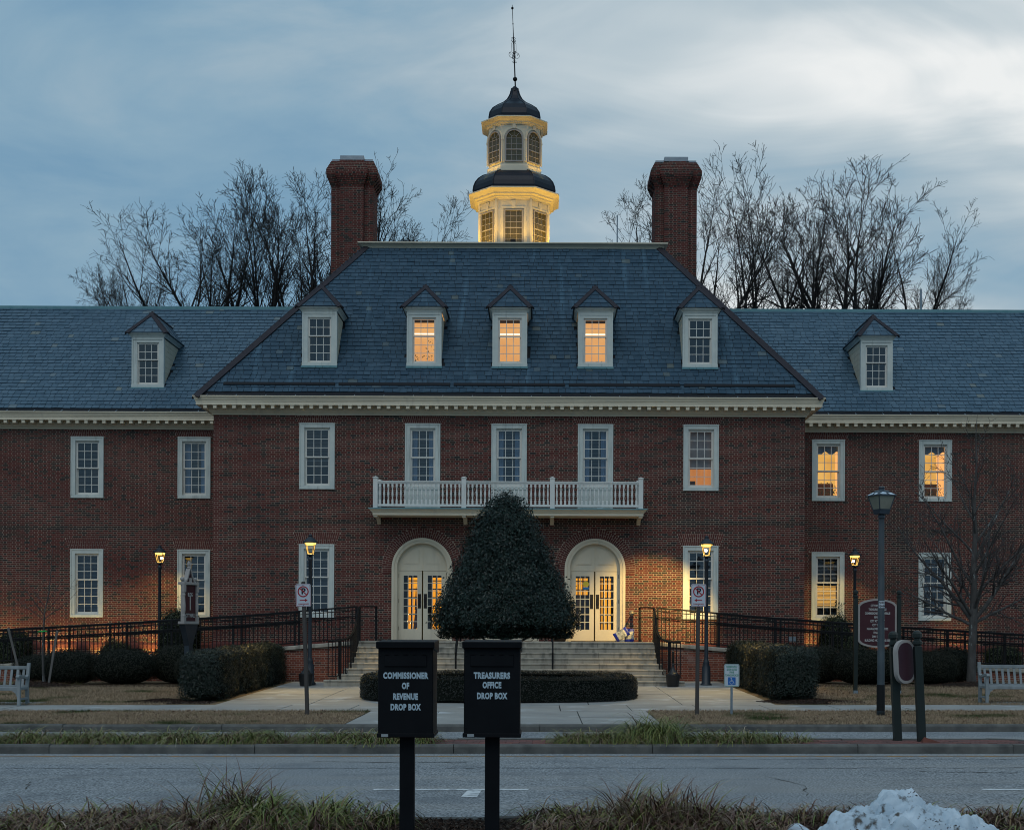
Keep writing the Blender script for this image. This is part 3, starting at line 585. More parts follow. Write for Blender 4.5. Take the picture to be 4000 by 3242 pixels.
# main block wall
e_ = 0.06
rects = [(x-WW/2+e_, x+WW/2-e_, (5.43 if i in (1, 2, 3) else UZ0+e_), UZ1-e_) for i, x in enumerate(WINX)]+[(x-WW/2+e_, x+WW/2-e_, LZ0+e_, LZ1-e_) for x in (WINX[0], WINX[4])]
rects += [(x-RI-0.05, x+RI+0.05, ZP, DCZ+RI+0.05) for x in DOORX]
mb = MB(); wall_sheet(mb, XA, XB, -0.2, ZT+0.3, YM, rects)
for x in DOORX:
    rr2 = RI+0.05; A = [(x+rr2*math.cos(PI*k/20), DCZ+rr2*math.sin(PI*k/20)) for k in range(21)]
    for k in range(20): mb.quad((A[k][0], YM, A[k][1]), (A[k+1][0], YM, A[k+1][1]), (A[k+1][0], YM, DCZ+rr2), (A[k][0], YM, DCZ+rr2))
mb.quad((XA, YM, -0.2), (XA, 56, -0.2), (XA, 56, ZT+.3), (XA, YM, ZT+.3)); mb.quad((XB, YM, -0.2), (XB, 56, -0.2), (XB, 56, ZT+.3), (XB, YM, ZT+.3)); mb.quad((XA, 56, -0.2), (XB, 56, -0.2), (XB, 56, ZT+.3), (XA, 56, ZT+.3))
wall = mb.build('wall', 'mortar', hall)
B, T, full = flemish(XA, XB, ZP-0.95, ZT, YM, lambda z: holes_at(z, 'main'), rngb)
zc = (B[:, 4]+B[:, 5])/2; band = (zc > 5.02) & (zc < 5.18); T[band] = np.clip(T[band]*0.3+0.72, 0, 1)
quoin = (np.abs(B[:, 0]-XA) < 0.16); T[quoin] *= 0.3
xm = (B[:, 0]+B[:, 1])/2; pick = full & ((B[:, 1]-B[:, 0]) > 0.15) & (((xm > -6.45) & (xm < -4.75) & (zc > 6.5)) | ((xm > 3.0) & (xm < 4.45) & (zc > 6.5)) | ((xm > -2.95) & (xm < -1.8) & (zc > 6.45)))
idx = np.where(pick)[0][:300]
for i in idx: brick_obj(wall, B[i], T[i])
rest = np.ones(len(B), bool); rest[idx] = False
tag(link('brickwork', boxes_mesh('brickwork', B[rest], T[rest], 'brick'), wall), kind='stuff')
# wings
for sgn in (-1, 1):
    x0, x1 = ((-33.0, XA) if sgn < 0 else (XB, 31.0)); wx = [x for x in WINGX if x0 < x < x1]
    rects = [(x-WW/2+e_, x+WW/2-e_, UZ0+e_, UZ1-e_) for x in wx]+[(x-WW/2+e_, x+WW/2-e_, LZ0+e_, LZ1-e_) for x in wx]
    mb = MB(); wall_sheet(mb, x0, x1, -0.2, ZT+0.3, YW, rects); xe = x0 if sgn < 0 else x1
    mb.quad((xe, YW, -.2), (xe, 56.3, -.2), (xe, 56.3, ZT+.3), (xe, YW, ZT+.3)); mb.quad((x0, 56.3, -.2), (x1, 56.3, -.2), (x1, 56.3, ZT+.3), (x0, 56.3, ZT+.3))
    ww = mb.build('wing_wall', 'mortar', hall)
    b0, b1 = (max(x0, -26.0), x1) if sgn < 0 else (x0, min(x1, 24.0))
    B, T, full = flemish(b0, b1, ZP-0.95, ZT, YW, lambda z: holes_at(z, 'wing'), rngb)
    zc = (B[:, 4]+B[:, 5])/2; band = (zc > 5.02) & (zc < 5.18); T[band] = np.clip(T[band]*0.3+0.72, 0, 1)
    xm = (B[:, 0]+B[:, 1])/2; c = wx[0] if sgn > 0 else wx[-1]; c = min(wx, key=lambda v: abs(v-CX))+sgn*1.83
    pick = full & ((B[:, 1]-B[:, 0]) > 0.15) & (np.abs(xm-c) < 1.1) & (zc > 6.2) & (zc < 8.4); idx = np.where(pick)[0][:150]
    for i in idx: brick_obj(ww, B[i], T[i])
    rest = np.ones(len(B), bool); rest[idx] = False
    tag(link('brickwork', boxes_mesh('brickwork', B[rest], T[rest], 'brick'), ww), kind='stuff')
    MB().sweep([(x0, YW), (x1, YW)], [(0.0, 0.98), (0.055, 0.98), (0.055, 1.12), (0.0, 1.20)]).build('water_table', 'rubbed_brick', hall)
MB().sweep([(XA, YW), (XA, YM), (XB, YM), (XB, YW)], [(-.01, 0.3), (0.055, 0.3), (0.055, 1.20), (-.01, 1.28)]).build('water_table', 'rubbed_brick', hall)
# splayed brick arches over windows
def flat_arch(xc, y, z0, z1, hb, ht, n, clip=None):
    mb = MB()
    for i in range(n):
        def X(k, z): t = (z-z0)/(z1-z0); b = -hb+2*hb*k/n; tt = -ht+2*ht*k/n; return xc+b+(tt-b)*t
        zt = clip or z1; cut = z0+(z1-z0)*(0.64 if i % 2 else 0.36)
        for a, b in ((z0+.005, min(cut-.006, zt)), (cut+.006, zt-.005)):
            if b-a < .02: continue
            g_ = .0058; pr = .0055+R.uniform(-.0015, .0015)
            mb.add([(X(i, a)+g_, y-pr, a), (X(i+1, a)-g_, y-pr, a), (X(i+1, b)-g_, y-pr, b), (X(i, b)+g_, y-pr, b), (X(i, a)+g_, y+.01, a), (X(i+1, a)-g_, y+.01, a), (X(i+1, b)-g_, y+.01, b), (X(i, b)+g_, y+.01, b)],
                   [(0, 1, 2, 3), (0, 4, 5, 1), (1, 5, 6, 2), (2, 6, 7, 3), (3, 7, 4, 0)], R.random())
    return tag(mb.build('flat_arch', 'rubbed_brick', hall), kind='stuff')
for x in WINX: flat_arch(x, YM, UZ1, UZ1+0.36, 0.60, 0.76, 21, ZT+0.02)
for x in (WINX[0], WINX[4]): flat_arch(x, YM, LZ1, LZ1+FA, 0.62, 0.745, 21)
for x in WINGX:
    flat_arch(x, YW, UZ1, UZ1+0.36, 0.60, 0.76, 21, ZT+0.02); flat_arch(x, YW, LZ1, LZ1+FA, 0.62, 0.745, 21)
for x in DOORX:                                     # round arches over the doors
    mb = MB(); n = 50
    for i in range(n):
        a0, a1 = PI*i/n+.0055, PI*(i+1)/n-.0055; cut = RO+0.02+(RB-RO)*(0.64 if i % 2 else 0.36)
        for ra, rb in ((RO-0.01, cut-.006), (cut+.006, RB-.006)):
            pr = .0055+R.uniform(-.002, .002); P = [(x+r*math.cos(a), DCZ+r*math.sin(a)) for r, a in ((ra, a0), (rb, a0), (rb, a1), (ra, a1))]
            mb.add([(p[0], YM-pr, p[1]) for p in P]+[(p[0], YM+.01, p[1]) for p in P], [(0, 1, 2, 3), (0, 4, 5, 1), (1, 5, 6, 2), (2, 6, 7, 3), (3, 7, 4, 0)], R.random())
    for c in range(3):
        for sx in (-1, 1):
            for k in range(2):
                a = RO-0.01+k*(RB-RO)/2; b = a+(RB-RO)/2-.006; xa, xb = sorted((x+sx*a, x+sx*b)); mb.box(xa, xb, YM-.01, YM+.01, DCZ-.17+c*.0567, DCZ-.17+c*.0567+.048, R.random())
    tag(mb.build('brick_arch', 'rubbed_brick', hall), kind='stuff')
# ------------------------------------------------------------------ sash windows
pane_me = {}
def pane_mesh(w, h, m):
    key = (round(w, 3), round(h, 3), m)
    if key not in pane_me: pane_me[key] = MB().quad((-w/2, 0, -h/2), (w/2, 0, -h/2), (w/2, 0, h/2), (-w/2, 0, h/2)).mesh('pane', m)
    return pane_me[key]
def sash(parent, x0, x1, z0, z1, y, cols, rows, bot=0.075, st=0.042, top=0.045, m='glass', mun=0.019, mname='sash_paint'):
    mb = MB(); mb.box(x0, x0+st, y, y+.04, z0, z1); mb.box(x1-st, x1, y, y+.04, z0, z1); mb.box(x0+st, x1-st, y, y+.04, z0, z0+bot); mb.box(x0+st, x1-st, y, y+.04, z1-top, z1)
    a, b, c, d = x0+st, x1-st, z0+bot, z1-top; pw = (b-a-(cols-1)*mun)/cols; ph = (d-c-(rows-1)*mun)/rows
    for i in range(1, cols): xx = a+i*pw+(i-1)*mun; mb.box(xx, xx+mun, y+.004, y+.034, c, d)
    for j in range(1, rows):
        zz = c+j*ph+(j-1)*mun
        for i in range(cols): xx = a+i*(pw+mun); mb.box(xx, xx+pw, y+.006, y+.032, zz, zz+mun)
    s_ = mb.build('sash', mname, parent)
    for i in range(cols):
        for j in range(rows):
            link('pane', pane_mesh(pw+.004, ph+.004, m), parent, (a+i*(pw+mun)+pw/2, y+.02, c+j*(ph+mun)+ph/2), (R.gauss(0, .006), 0, R.gauss(0, .006)))
    return s_
def blind_mesh(parent, x0, x1, z0, z1, y, m='blind', pitch=0.045, tilt=0.5, nm='blind'):
    mb = MB(); z = z1; mb.box(x0, x1, y-.02, y+.02, z1, z1+.03)
    while z > z0: dy, dz = .018*math.cos(tilt), .018*math.sin(tilt); mb.quad((x0, y-dy, z-dz), (x1, y-dy, z-dz), (x1, y+dy, z+dz), (x0, y+dy, z+dz)); z -= pitch
    mb.box(x0, x1, y-.015, y+.015, z0-.03, z0); return mb.build(nm, m, parent)
def room(parent, w, h, z0, y0, dep, m_side, m_back, furniture=None):
    mb = MB(); a = w/2; z1 = z0+h; y1 = y0+dep
    mb.quad((-a, y0, z0), (-a, y1, z0), (-a, y1, z1), (-a, y0, z1)); mb.quad((a, y0, z0), (a, y1, z0), (a, y1, z1), (a, y0, z1))
    mb.quad((-a, y0, z0), (a, y0, z0), (a, y1, z0), (-a, y1, z0)); mb.quad((-a, y0, z1), (a, y0, z1), (a, y1, z1), (-a, y1, z1)); mb.quad((-a, y1, z0), (a, y1, z0), (a, y1, z1), (-a, y1, z1), mi=1)
    return mb.build('room', [m_side, m_back], parent)
def potted(parent, x, y, z, h, seed, m='plant_leaf', n=90, wd=0.12):
    rng = np.random.default_rng(seed); P = rng.normal(0, 1, (n, 3))*np.array([wd, wd*.6, h*0.28])+np.array([x, y, z+h*0.62]); Nn = rng.normal(size=(n, 3)); Nn /= np.linalg.norm(Nn, axis=1, keepdims=True)
    V, F = leaf_cards(P, Nn, rng, 0.07, 0.5); o = link('house_plant', fast_mesh('house_plant', V, F, 0.5, m), parent); return o
def window(xc, yf, z0, z1, rows_u, rows_l, state, name='window', panel=None):
    h = z1-z0; o = MB(); a = WW/2
    # surround: outer band, flat boards, sill
    ib = 0.155; zi0, zi1 = 0.115, h-0.155; y0, y1 = -0.035, 0.14
    o.box(-a, -a+ib, y0, y1, 0.085, h); o.box(a-ib, a, y0, y1, 0.085, h); o.box(-a+ib, a-ib, y0, y1, zi1, h); o.box(-a, a, y0-.012, y1, 0.0, 0.085); o.box(-a+ib, a-ib, y0+.004, y1, 0.085, zi0)
    for bx in ((-a-.002, -a+.045), (a-.045, a+.002)): o.box(bx[0], bx[1], y0-.016, y0, 0.085, h)
    o.box(-a+.045, a-.045, y0-.016, y0, h-.045, h+.002)
    w = o.build(name, 'stone_trim', hall, (xc, yf, z0), bevel=0.006)
    fr = MB(); fr.box(-a+ib, -a+ib+.028, .025, .12, zi0, zi1); fr.box(a-ib-.028, a-ib, .025, .12, zi0, zi1); fr.box(-a+ib+.028, a-ib-.028, .025, .12, zi1-.028, zi1); fr.build('frame', 'sash_paint', w)
    sx = a-ib-.028; zz = zi0+(zi1-.028-zi0)*rows_l/(rows_u+rows_l)+0.01; gm = 'glass_clear' if state in ('lit_gold', 'lit_wood', 'lit_blind') else 'glass'
    sash(w, -sx, sx, zz-.018, zi1-.028, .040, 3, rows_u, bot=.045, m=gm); sash(w, -sx, sx, zi0, zz+.02, .084, 3, rows_l, bot=.08, top=.04, m=gm)
    if state == 'dark': room(w, 1.5, h+.5, -.2, .15, 2.2, 'room_dark', 'room_dark'); blind_mesh(w, -sx+.02, sx-.02, zi0+.05, zi1-.05, .19, 'blind', tilt=0.25)
    elif state == 'half': room(w, 1.5, h+.5, -.2, .15, 2.2, 'room_dark', 'room_dark'); blind_mesh(w, -sx+.02, sx-.02, zi0+(zi1-zi0)*.45, zi1-.05, .19, 'blind', tilt=0.3)
    elif state == 'curtain':
        room(w, 1.5, h+.5, -.2, .15, 2.2, 'room_dark', 'room_dark'); c = MB()
        for s in (-1, 1):
            for k in range(5): xx = s*(sx-.02-k*.035); c.quad((xx, .2+(k % 2)*.02, zi0), (xx-s*.035, .2+((k+1) % 2)*.02, zi0), (xx-s*.035, .2+((k+1) % 2)*.02, zi1), (xx, .2+(k % 2)*.02, zi1))
        c.build('curtain', 'curtain', w); blind_mesh(w, -sx+.16, sx-.16, zi0+.02, zi1-.05, .24, 'blind', tilt=0.3)
    elif state == 'lit_gold':
        room(w, 1.7, h+.7, -.3, .15, 2.6, 'room_glow', 'lit_gold'); blind_mesh(w, -sx+.02, sx-.02, zi0+(zi1-zi0)*.50, zi1-.05, .19, 'blind', tilt=0.12, pitch=.05)
        v = MB(); n = 12                            # valance with a scalloped lower edge, dark against the light
        for k in range(n):
            xa = -sx+2*sx*k/n; xb = -sx+2*sx*(k+1)/n; f = lambda x: zi1-.20-.13*abs(math.sin(3.0*x/sx+.4)); v.quad((xa, .24, f(xa)), (xb, .24, f(xb)), (xb, .24, zi1), (xa, .24, zi1))
        v.build('valance', 'curtain', w)
        bk = MB(); bk.box(-.16, .5, 1.5, 1.6, h*.05, h*.36); bk.build('bookcase', 'wood_door', w); potted(w, -.16, .32, zi0-.06, .42, int(xc*10) % 97+3, n=110, wd=.15); potted(w, .2, .36, zi0-.06, .5, int(xc*7) % 91+5, n=120, wd=.13)
    elif state == 'lit_wood':
        room(w, 1.6, h+.6, -.2, .15, 1.6, 'room_glow', 'lit_wood'); blind_mesh(w, -sx+.02, sx-.02, zi0+(zi1-zi0)*.34, zi1-.05, .19, 'blind', tilt=1.25, pitch=.030)
        d_ = MB(); d_.box(-.45, .45, .5, .8, zi0-.05, zi0+.05); d_.box(-.30, -.12, .5, .56, zi0+.05, zi0+.25); d_.build('desk', 'room_dark', w)
    elif state == 'lit_blind':
        room(w, 1.5, h+.5, -.2, .15, 2.0, 'room_brown', 'lit_gold'); blind_mesh(w, -sx+.02, sx-.02, zi0+(zi1-zi0)*.16, zi1-.05, .19, 'blind', tilt=0.55, pitch=.045)
        MB().box(-.7, .7, 1.2, 1.25, -.15, h*.22).box(-.7, .7, 1.2, 1.25, h*.52, h+.3).build('cabinet', 'room_dark', w)
    if panel:                                       # panelled apron between the sill and the balcony floor
        p = MB(); p.box(-a, a, -.03, .1, panel-z0, -0.002); p.box(-a+.1, a-.1, -.044, -.03, panel-z0+.12, -.11); p.box(-a+.14, a-.14, -.052, -.044, panel-z0+.16, -.15); p.build('apron_panel', 'stone_trim', w)
    return w
for i, x in enumerate(WINX): window(x, YM, UZ0, UZ1, 3, 3, ['half', 'curtain', 'curtain', 'curtain', 'lit_wood'][i], panel=5.45 if i in (1, 2, 3) else None)
window(WINX[0], YM, LZ0, LZ1, 3, 4, 'half'); window(WINX[4], YM, LZ0, LZ1, 3, 4, 'dark')
for k, x in enumerate(WINGX):
    window(x, YW, UZ0, UZ1, 3, 3, ['curtain', 'dark', 'dark', 'lit_gold', 'lit_gold', 'dark'][k])
    window(x, YW, LZ0, LZ1, 3, 4, ['half', 'dark', 'dark', 'lit_blind', 'half', 'dark'][k])
# ------------------------------------------------------------------ arched doorways
def doorway(x, seed):
    n = 28; A = [PI*k/n for k in range(n+1)]
    def arch(r, zb): return [(r, zb-DCZ)]+[(r*math.cos(a), r*math.sin(a)) for a in A]+[(-r, zb-DCZ)]
    o = MB()
    for r0, r1, y0, y1 in ((RI, RO, -.03, .14), (RO-.07, RO+.004, -.062, -.03), (RI+.035, RI+.06, -.042, -.03), (RI-.02, RI, .06, .14)):
        a_, b_ = arch(r1, ZP), arch(r0, ZP); m = len(a_); vs = [(p[0], y, p[1]) for y in (y0, y1) for q in (a_, b_) for p in q]
        fs = []
        for i in range(m-1): fs += [(i, i+1, m+i+1, m+i), (2*m+i, 3*m+i, 3*m+i+1, 2*m+i+1), (i, 2*m+i, 2*m+i+1, i+1), (m+i, m+i+1, 3*m+i+1, 3*m+i)]
        o.add(vs, fs)
    d = o.build('doorway', 'trim', hall, (x, YM, DCZ), smooth=False)
    zt = DCZ-0.065                                  # top of the door leaves
    t = MB(); rr3 = RI-.01; out = [(rr3*math.cos(a), rr3*math.sin(a)) for a in A]; out += [(-rr3, zt-DCZ), (rr3, zt-DCZ)]; t.prism(out, .15, .19); t.build('tympanum', 'trim', d)
    q = MB()
    for s in (-1, 1):
        for r_, yy in ((.60, .135), (.54, .128)):
            of = 0.11+(.60-r_)*.5; pts = [(s*of, .135+(.6-r_)*.5)]+[(s*(of+(r_-of)*math.cos(PI/2*k/10)), .135+(.6-r_)*.5+(r_-.1)*math.sin(PI/2*k/10)) for k in range(11)]
            q.prism(pts, yy, .15)
    q.build('fan_panel', 'trim', d); MB().box(-.012, .012, .13, .15, 0, RI-.02).build('fan_mullion', 'trim', d)
    for s in (-1, 1):                               # two glazed leaves
        ajar = 0.02; x0, x1 = (-RI+.055, -.022) if s < 0 else (.022, RI-.055); lz0, lz1 = ZP-DCZ+.015, zt-DCZ-.012
        f = MB(); st = .145; y = .155; gz0, gz1 = lz0+.36, lz1-.145
        f.box(x0, x0+st, y, y+.045, lz0, lz1); f.box(x1-st, x1, y, y+.045, lz0, lz1); f.box(x0+st, x1-st, y, y+.045, lz0, gz0); f.box(x0+st, x1-st, y, y+.045, gz1, lz1)
        a, b = x0+st, x1-st; mun = .022; pw = (b-a-2*mun)/3; ph = (gz1-gz0-6*mun)/7
        for i in (1, 2): xx = a+i*pw+(i-1)*mun; f.box(xx, xx+mun, y+.006, y+.038, gz0, gz1)
        for j in range(1, 7):
            zz = gz0+j*ph+(j-1)*mun
            for i in range(3): f.box(a+i*(pw+mun), a+i*(pw+mun)+pw, y+.008, y+.036, zz, zz+mun)
        f.build('door', 'trim', d)
        for i in range(3):
            for j in range(7): link('pane', pane_mesh(pw+.004, ph+.004, 'door_glass'), d, (a+i*(pw+mun)+pw/2, y+.022, gz0+j*(ph+mun)+ph/2))
        px = x1-.125 if s < 0 else x0+.02; MB().box(px, px+.10, y-.008, y, lz0+1.02, lz0+1.48).build('pull_plate', 'plate_bronze', d)
        MB().tube([(px+.05, y-.01, lz0+1.12), (px+.05, y-.06, lz0+1.16), (px+.05, y-.06, lz0+1.32), (px+.05, y-.01, lz0+1.36)], .010, 6).build('pull_handle', 'plate_bronze', d)
        for hz in (.32, 1.2, 2.0): hx = x0-.012 if s < 0 else x1; MB().box(hx, hx+.012, y-.012, y+.02, lz0+hz, lz0+hz+.12).build('hinge', 'plate_bronze', d)
    jm = MB()
    for s in (-1, 1): xa, xb = sorted((s*(RI-.052), s*(RI-.005))); jm.box(xa, xb, .15, .2, ZP-DCZ, zt-DCZ)
    jm.build('jamb', 'trim', d); MB().box(-.021, -.012, .165, .19, ZP-DCZ+.02, zt-DCZ-.01).box(.012, .021, .165, .19, ZP-DCZ+.02, zt-DCZ-.01).build('edge_strip', 'brass', d)
    # lobby: a second glazed door, gold light put into the wall beyond as emission
    zf = ZP-DCZ; b = MB()
    b.quad((-1.05, .25, zf), (-1.05, 2.2, zf), (-1.05, 2.2, .9), (-1.05, .25, .9)); b.quad((1.05, .25, zf), (1.05, 2.2, zf), (1.05, 2.2, .9), (1.05, .25, .9)); b.quad((-1.05, .25, zf), (1.05, .25, zf), (1.05, 2.2, zf), (-1.05, 2.2, zf)); b.quad((-1.05, .25, .9), (1.05, .25, .9), (1.05, 2.2, .9), (-1.05, 2.2, .9))
    lo = [-.40, .33] if seed == 0 else [-.60, .30]
    if seed == 0: cols = [(-1.05, -.63), (-.30, .16), (.52, 1.05)]
    else: cols = [(-1.05, -.62), (-.16, .22), (.62, 1.05)]
    for a_, b_ in cols: b.quad((a_, 2.0, zf), (b_, 2.0, zf), (b_, 2.0, .9), (a_, 2.0, .9))
    b.quad((-1.05, 1.99, -.22), (1.05, 1.99, -.22), (1.05, 1.99, .9), (-1.05, 1.99, .9)); b.build('vestibule', 'room_brown', d)
    inn = MB()
    for z_ in [zf+.28*k for k in range(1, 8)]: inn.box(-1.0, 1.0, 1.93, 1.96, z_, z_+.035)
    for x_ in ((-.52, .30) if seed == 0 else (-.48, -.32, .28, .36, .5)): inn.box(x_-.02, x_+.02, 1.925, 1.96, zf, -.2)
    inn.build('inner_door', 'wood_door', d)
    MB().quad((-1.4, 3.2, zf), (1.4, 3.2, zf), (1.4, 3.2, .9), (-1.4, 3.2, .9)).build('lobby_wall', 'lit_door', d)
    cb = MB(); cb.box(-1.4, -1.0 if seed == 0 else .1, 2.9, 3.0, zf, zf+(.95 if seed == 0 else 1.55)); cb.build('lobby_counter', 'room_brown', d)
    if seed == 0:
        fl = MB(); cxf = -.30
        for k in range(8):
            y_ = 1.1+(k % 2)*.03; xa = cxf-.07+k*.022; fl.quad((xa-.02, y_, zf+.3+.02*k), (xa+.004, y_+.02, zf+.3+.02*k), (cxf+.01+k*.006, y_+.02, zf+1.05), (cxf-.01+k*.005, y_, zf+1.05), mi=k % 2)
            fl.quad((cxf-.04+k*.009, y_, zf+1.0), (cxf-.03+k*.009, y_, zf+1.0), (cxf+.012, y_, zf+1.75), (cxf-.0, y_, zf+1.75), mi=2)
        fl.build('flag', ['flag_red', 'flag_white', 'flag_blue'], d)
        for (px, pz) in ((-.62, .85), (-.66, .62), (-.55, .56), (-.32, .60), (-.75, .25), (-.70, .25), (-.48, .3), (-.3, .16)):
            MB().lathe([(.002, -.02), (.014, 0), (.002, .03)], 6).build('candle_bulb', 'chandelier', d, (px*.9, 1.3, zf+pz))
    if seed == 2:
        MB().lathe([(.0, 0), (.095, 0), (.095, .004), (0, .004)], 18).build('round_sticker', 'sticker_yellow', d, (-.28, .15, zf+1.83), (PI/2, 0, 0)); MB().box(-.375, -.185, .146, .152, zf+1.66, zf+1.735).build('opening_sticker', 'sign_blue', d)
    return d
for i, x in enumerate(DOORX): doorway(x, i)
# ------------------------------------------------------------------ cornices
CPROF = [(0.0, ZT), (0.05, ZT), (0.06, ZT+.05), (0.085, ZT+.06), (0.12, ZT+.11), (0.15, ZT+.145), (0.17, ZT+.155), (0.17, ZT+.266), (0.435, ZT+.266), (0.435, ZT+.255), (0.455, ZT+.255), (0.455, ZT+.345), (0.468, ZT+.355), (0.468, ZT+.385), (0.485, ZT+.40), (0.50, ZT+.45), (0.535, ZT+.50), (0.545, ZT+.505), (0.545, ZT+.535), (0.52, ZT+.535), (0.50, ZT+.44), (0.30, ZT+.42), (0.0, ZT+.40)]
mod = MB(); mod.box(-.055, .055, -.14, .13, -.115, -.03); mod.box(-.066, .066, -.15, .13, -.03, -.018); mod.prism([(-.066, -.018), (.066, -.018), (.085, 0), (-.085, 0)], -.165, .13)
mod_me = mod.mesh('modillion', 'trim', bevel=.003)
def cornice(path, sides, name='cornice'):
    c = MB().sweep(path, CPROF).build(name, 'trim', hall)
    for (xa, xb, y) in sides:
        n = int(round((xb-xa)/.306))
        for i in range(n): link('modillion', mod_me, c, (xa+(i+.5)*(xb-xa)/n, y-.30, ZT+.264))
    return c
cornice([(XA, 47.0), (XA, YM), (XB, YM), (XB, 47.0)], [(XA-.32, XB+.32, YM)])
cornice([(-33, YW), (XA, YW)], [(-26.0, XA, YW)]); cornice([(XB, YW), (31, YW)], [(XB, 24.0, YW)])
# ------------------------------------------------------------------ roofs with real slates
rs = np.random.default_rng(11)
def slope_slates(xl, xr, y0, z0, t, ex, n, rng, wlo=.16, whi=.30, jig=.006, tone_sh=0.0):
    """courses up a slope; xl(k), xr(k) give the ends of a course by its run. Returns corner arrays and tones."""
    L = math.sqrt(1+t*t); ux, uz = 1/L, t/L; V = []; T = []; W_ = []
    for c in range(1, n):
        s0 = c*ex-.02; x = xl(s0*ux)-rng.uniform(0, .2); xe = xr(s0*ux)
        while x < xe:
            w = rng.uniform(wlo, whi); a = max(x, xl(s0*ux)); b = min(x+w-.013, xe)
            if b-a > .05:
                lo = s0+rng.normal(0, jig)-.004; hi = s0+ex*1.25; l0 = .027+rng.normal(0, .0035); l1 = .004; sk = rng.normal(0, .006)
                def P(xx, s, lift): return (xx, y0+s*ux-lift*uz, z0+s*uz+lift*ux)
                V.append([P(a, lo, l0-.022), P(b, lo+sk, l0-.022), P(b, hi, l1-.004), P(a, hi, l1-.004), P(a, lo, l0), P(b, lo+sk, l0), P(b, hi, l1), P(a, hi, l1)])
                r = rng.random(); T.append(min(1, max(0, (rng.uniform(.93, 1) if r > .985 else rng.beta(6, 6)*.85)+tone_sh))); W_.append(b-a)
            x += w
    return np.array(V), np.array(T), np.array(W_)
SF = np.array([(4, 5, 6, 7), (0, 1, 5, 4), (0, 4, 7, 3), (1, 2, 6, 5)])
def slates_mesh(name, V, T, m):
    n = len(V); F = (SF[None]+(np.arange(n)*8)[:, None, None]).reshape(-1, 4); return fast_mesh(name, V.reshape(-1, 3), F, np.repeat(T, 4), m)
EX0, EX1, EY, EZ, TM = XA-.46, XB+.46, YM-.45, ZT+.54, 1.29
DR = 4.69; ZD = EZ+DR*TM; YB = 56.0+.45
# main roof body under the slates
def slope_sheet(mb, xl, xr, y0, z0, t, run, holes):
    rr_ = sorted({0.0, run, *[v for h in holes for v in h[2:]]})
    for a, b in zip(rr_, rr_[1:]):
        m = (a+b)/2; hs = sorted((h[0], h[1]) for h in holes if h[2] < m < h[3]); L = [(xl(a), xl(b))]
        for h0, h1 in hs: L += [(h0, h0), (h1, h1)]
        L.append((xr(a), xr(b)))
        for k in range(0, len(L), 2): p, q = L[k], L[k+1]; mb.quad((p[0], y0+a, z0+a*t), (q[0], y0+a, z0+a*t), (q[1], y0+b, z0+b*t), (p[1], y0+b, z0+b*t))
mb = MB(); e = [(EX0, EY, EZ), (EX1, EY, EZ), (EX1, YB, EZ), (EX0, YB, EZ)]; tpt = [(EX0+DR, EY+DR, ZD), (EX1-DR, EY+DR, ZD), (EX1-DR, YB-DR, ZD), (EX0+DR, YB-DR, ZD)]
mb.add(e+tpt, [(1, 2, 6, 5), (2, 3, 7, 6), (3, 0, 4, 7), (4, 5, 6, 7)]); slope_sheet(mb, lambda r: EX0+r, lambda r: EX1-r, EY, EZ, TM, DR, [(x-.50, x+.50, 42.83+.13-EY, 42.83+1.35-EY) for x in WINX]); roof = mb.build('main_roof', 'gutter_dark', hall)
V, T, Wd = slope_slates(lambda r: EX0+r+.05, lambda r: EX1-r-.05, EY, EZ, TM, .2, 38, rs)
mid = (V[:, 4, 0]+V[:, 5, 0])/2; sr = V[:, 4, 1]; dorm = np.zeros(len(V), bool)
hole = np.zeros(len(V), bool)
for x in WINX: dorm |= (np.abs(mid-x) < .8) & (V[:, 4, 2] > 10.0) & (V[:, 4, 2] < 12.4); hole |= (np.maximum(np.abs(V[:, 4, 0]-x), np.abs(V[:, 5, 0]-x)) < .66) & (V[:, 4, 1] > 42.75) & (V[:, 4, 1] < 44.2)
V = V[~hole]; T = T[~hole]; Wd = Wd[~hole]; dorm = dorm[~hole]
cand = np.where(~dorm & (V[:, 4, 2] < 10.35) & (Wd > .24))[0]; cand = cand[np.argsort(-Wd[cand])][:300]
for i in cand:
    c0 = V[i].mean(0); link('slate', slates_mesh('slate', (V[i]-c0)[None], T[i:i+1], 'slate'), roof, tuple(c0))
rest = np.ones(len(V), bool); rest[cand] = False
tag(link('slating', slates_mesh('slating', V[rest], T[rest], 'slate'), roof), kind='stuff')
for sx, xa in ((-1, EX0), (1, EX1)):                # side slopes
    V, T, _ = slope_slates(lambda r: EY+r+.05, lambda r: YB-r-.05, 0, EZ, TM, .2, 38, rs); Q = V.copy(); Q[:, :, 0] = xa-sx*V[:, :, 1]; Q[:, :, 1] = V[:, :, 0]
    tag(link('slating', slates_mesh('slating', Q, T, 'slate'), roof), kind='stuff')
def strip(parent, a, b, w, nrm, name='hip_flashing', m='flashing', th=.03):
    a, b, nrm = Vector(a), Vector(b), Vector(nrm).normalized(); d = (b-a).normalized(); s = d.cross(nrm)*w/2
    vs = [a-s, a+s, b+s, b-s]; up = nrm*th; mb = MB().add([tuple(v) for v in vs]+[tuple(v+up) for v in vs], [(0, 1, 2, 3), (4, 5, 6, 7), (0, 4, 5, 1), (1, 5, 6, 2), (2, 6, 7, 3), (3, 7, 4, 0)]); return mb.build(name, m, parent)
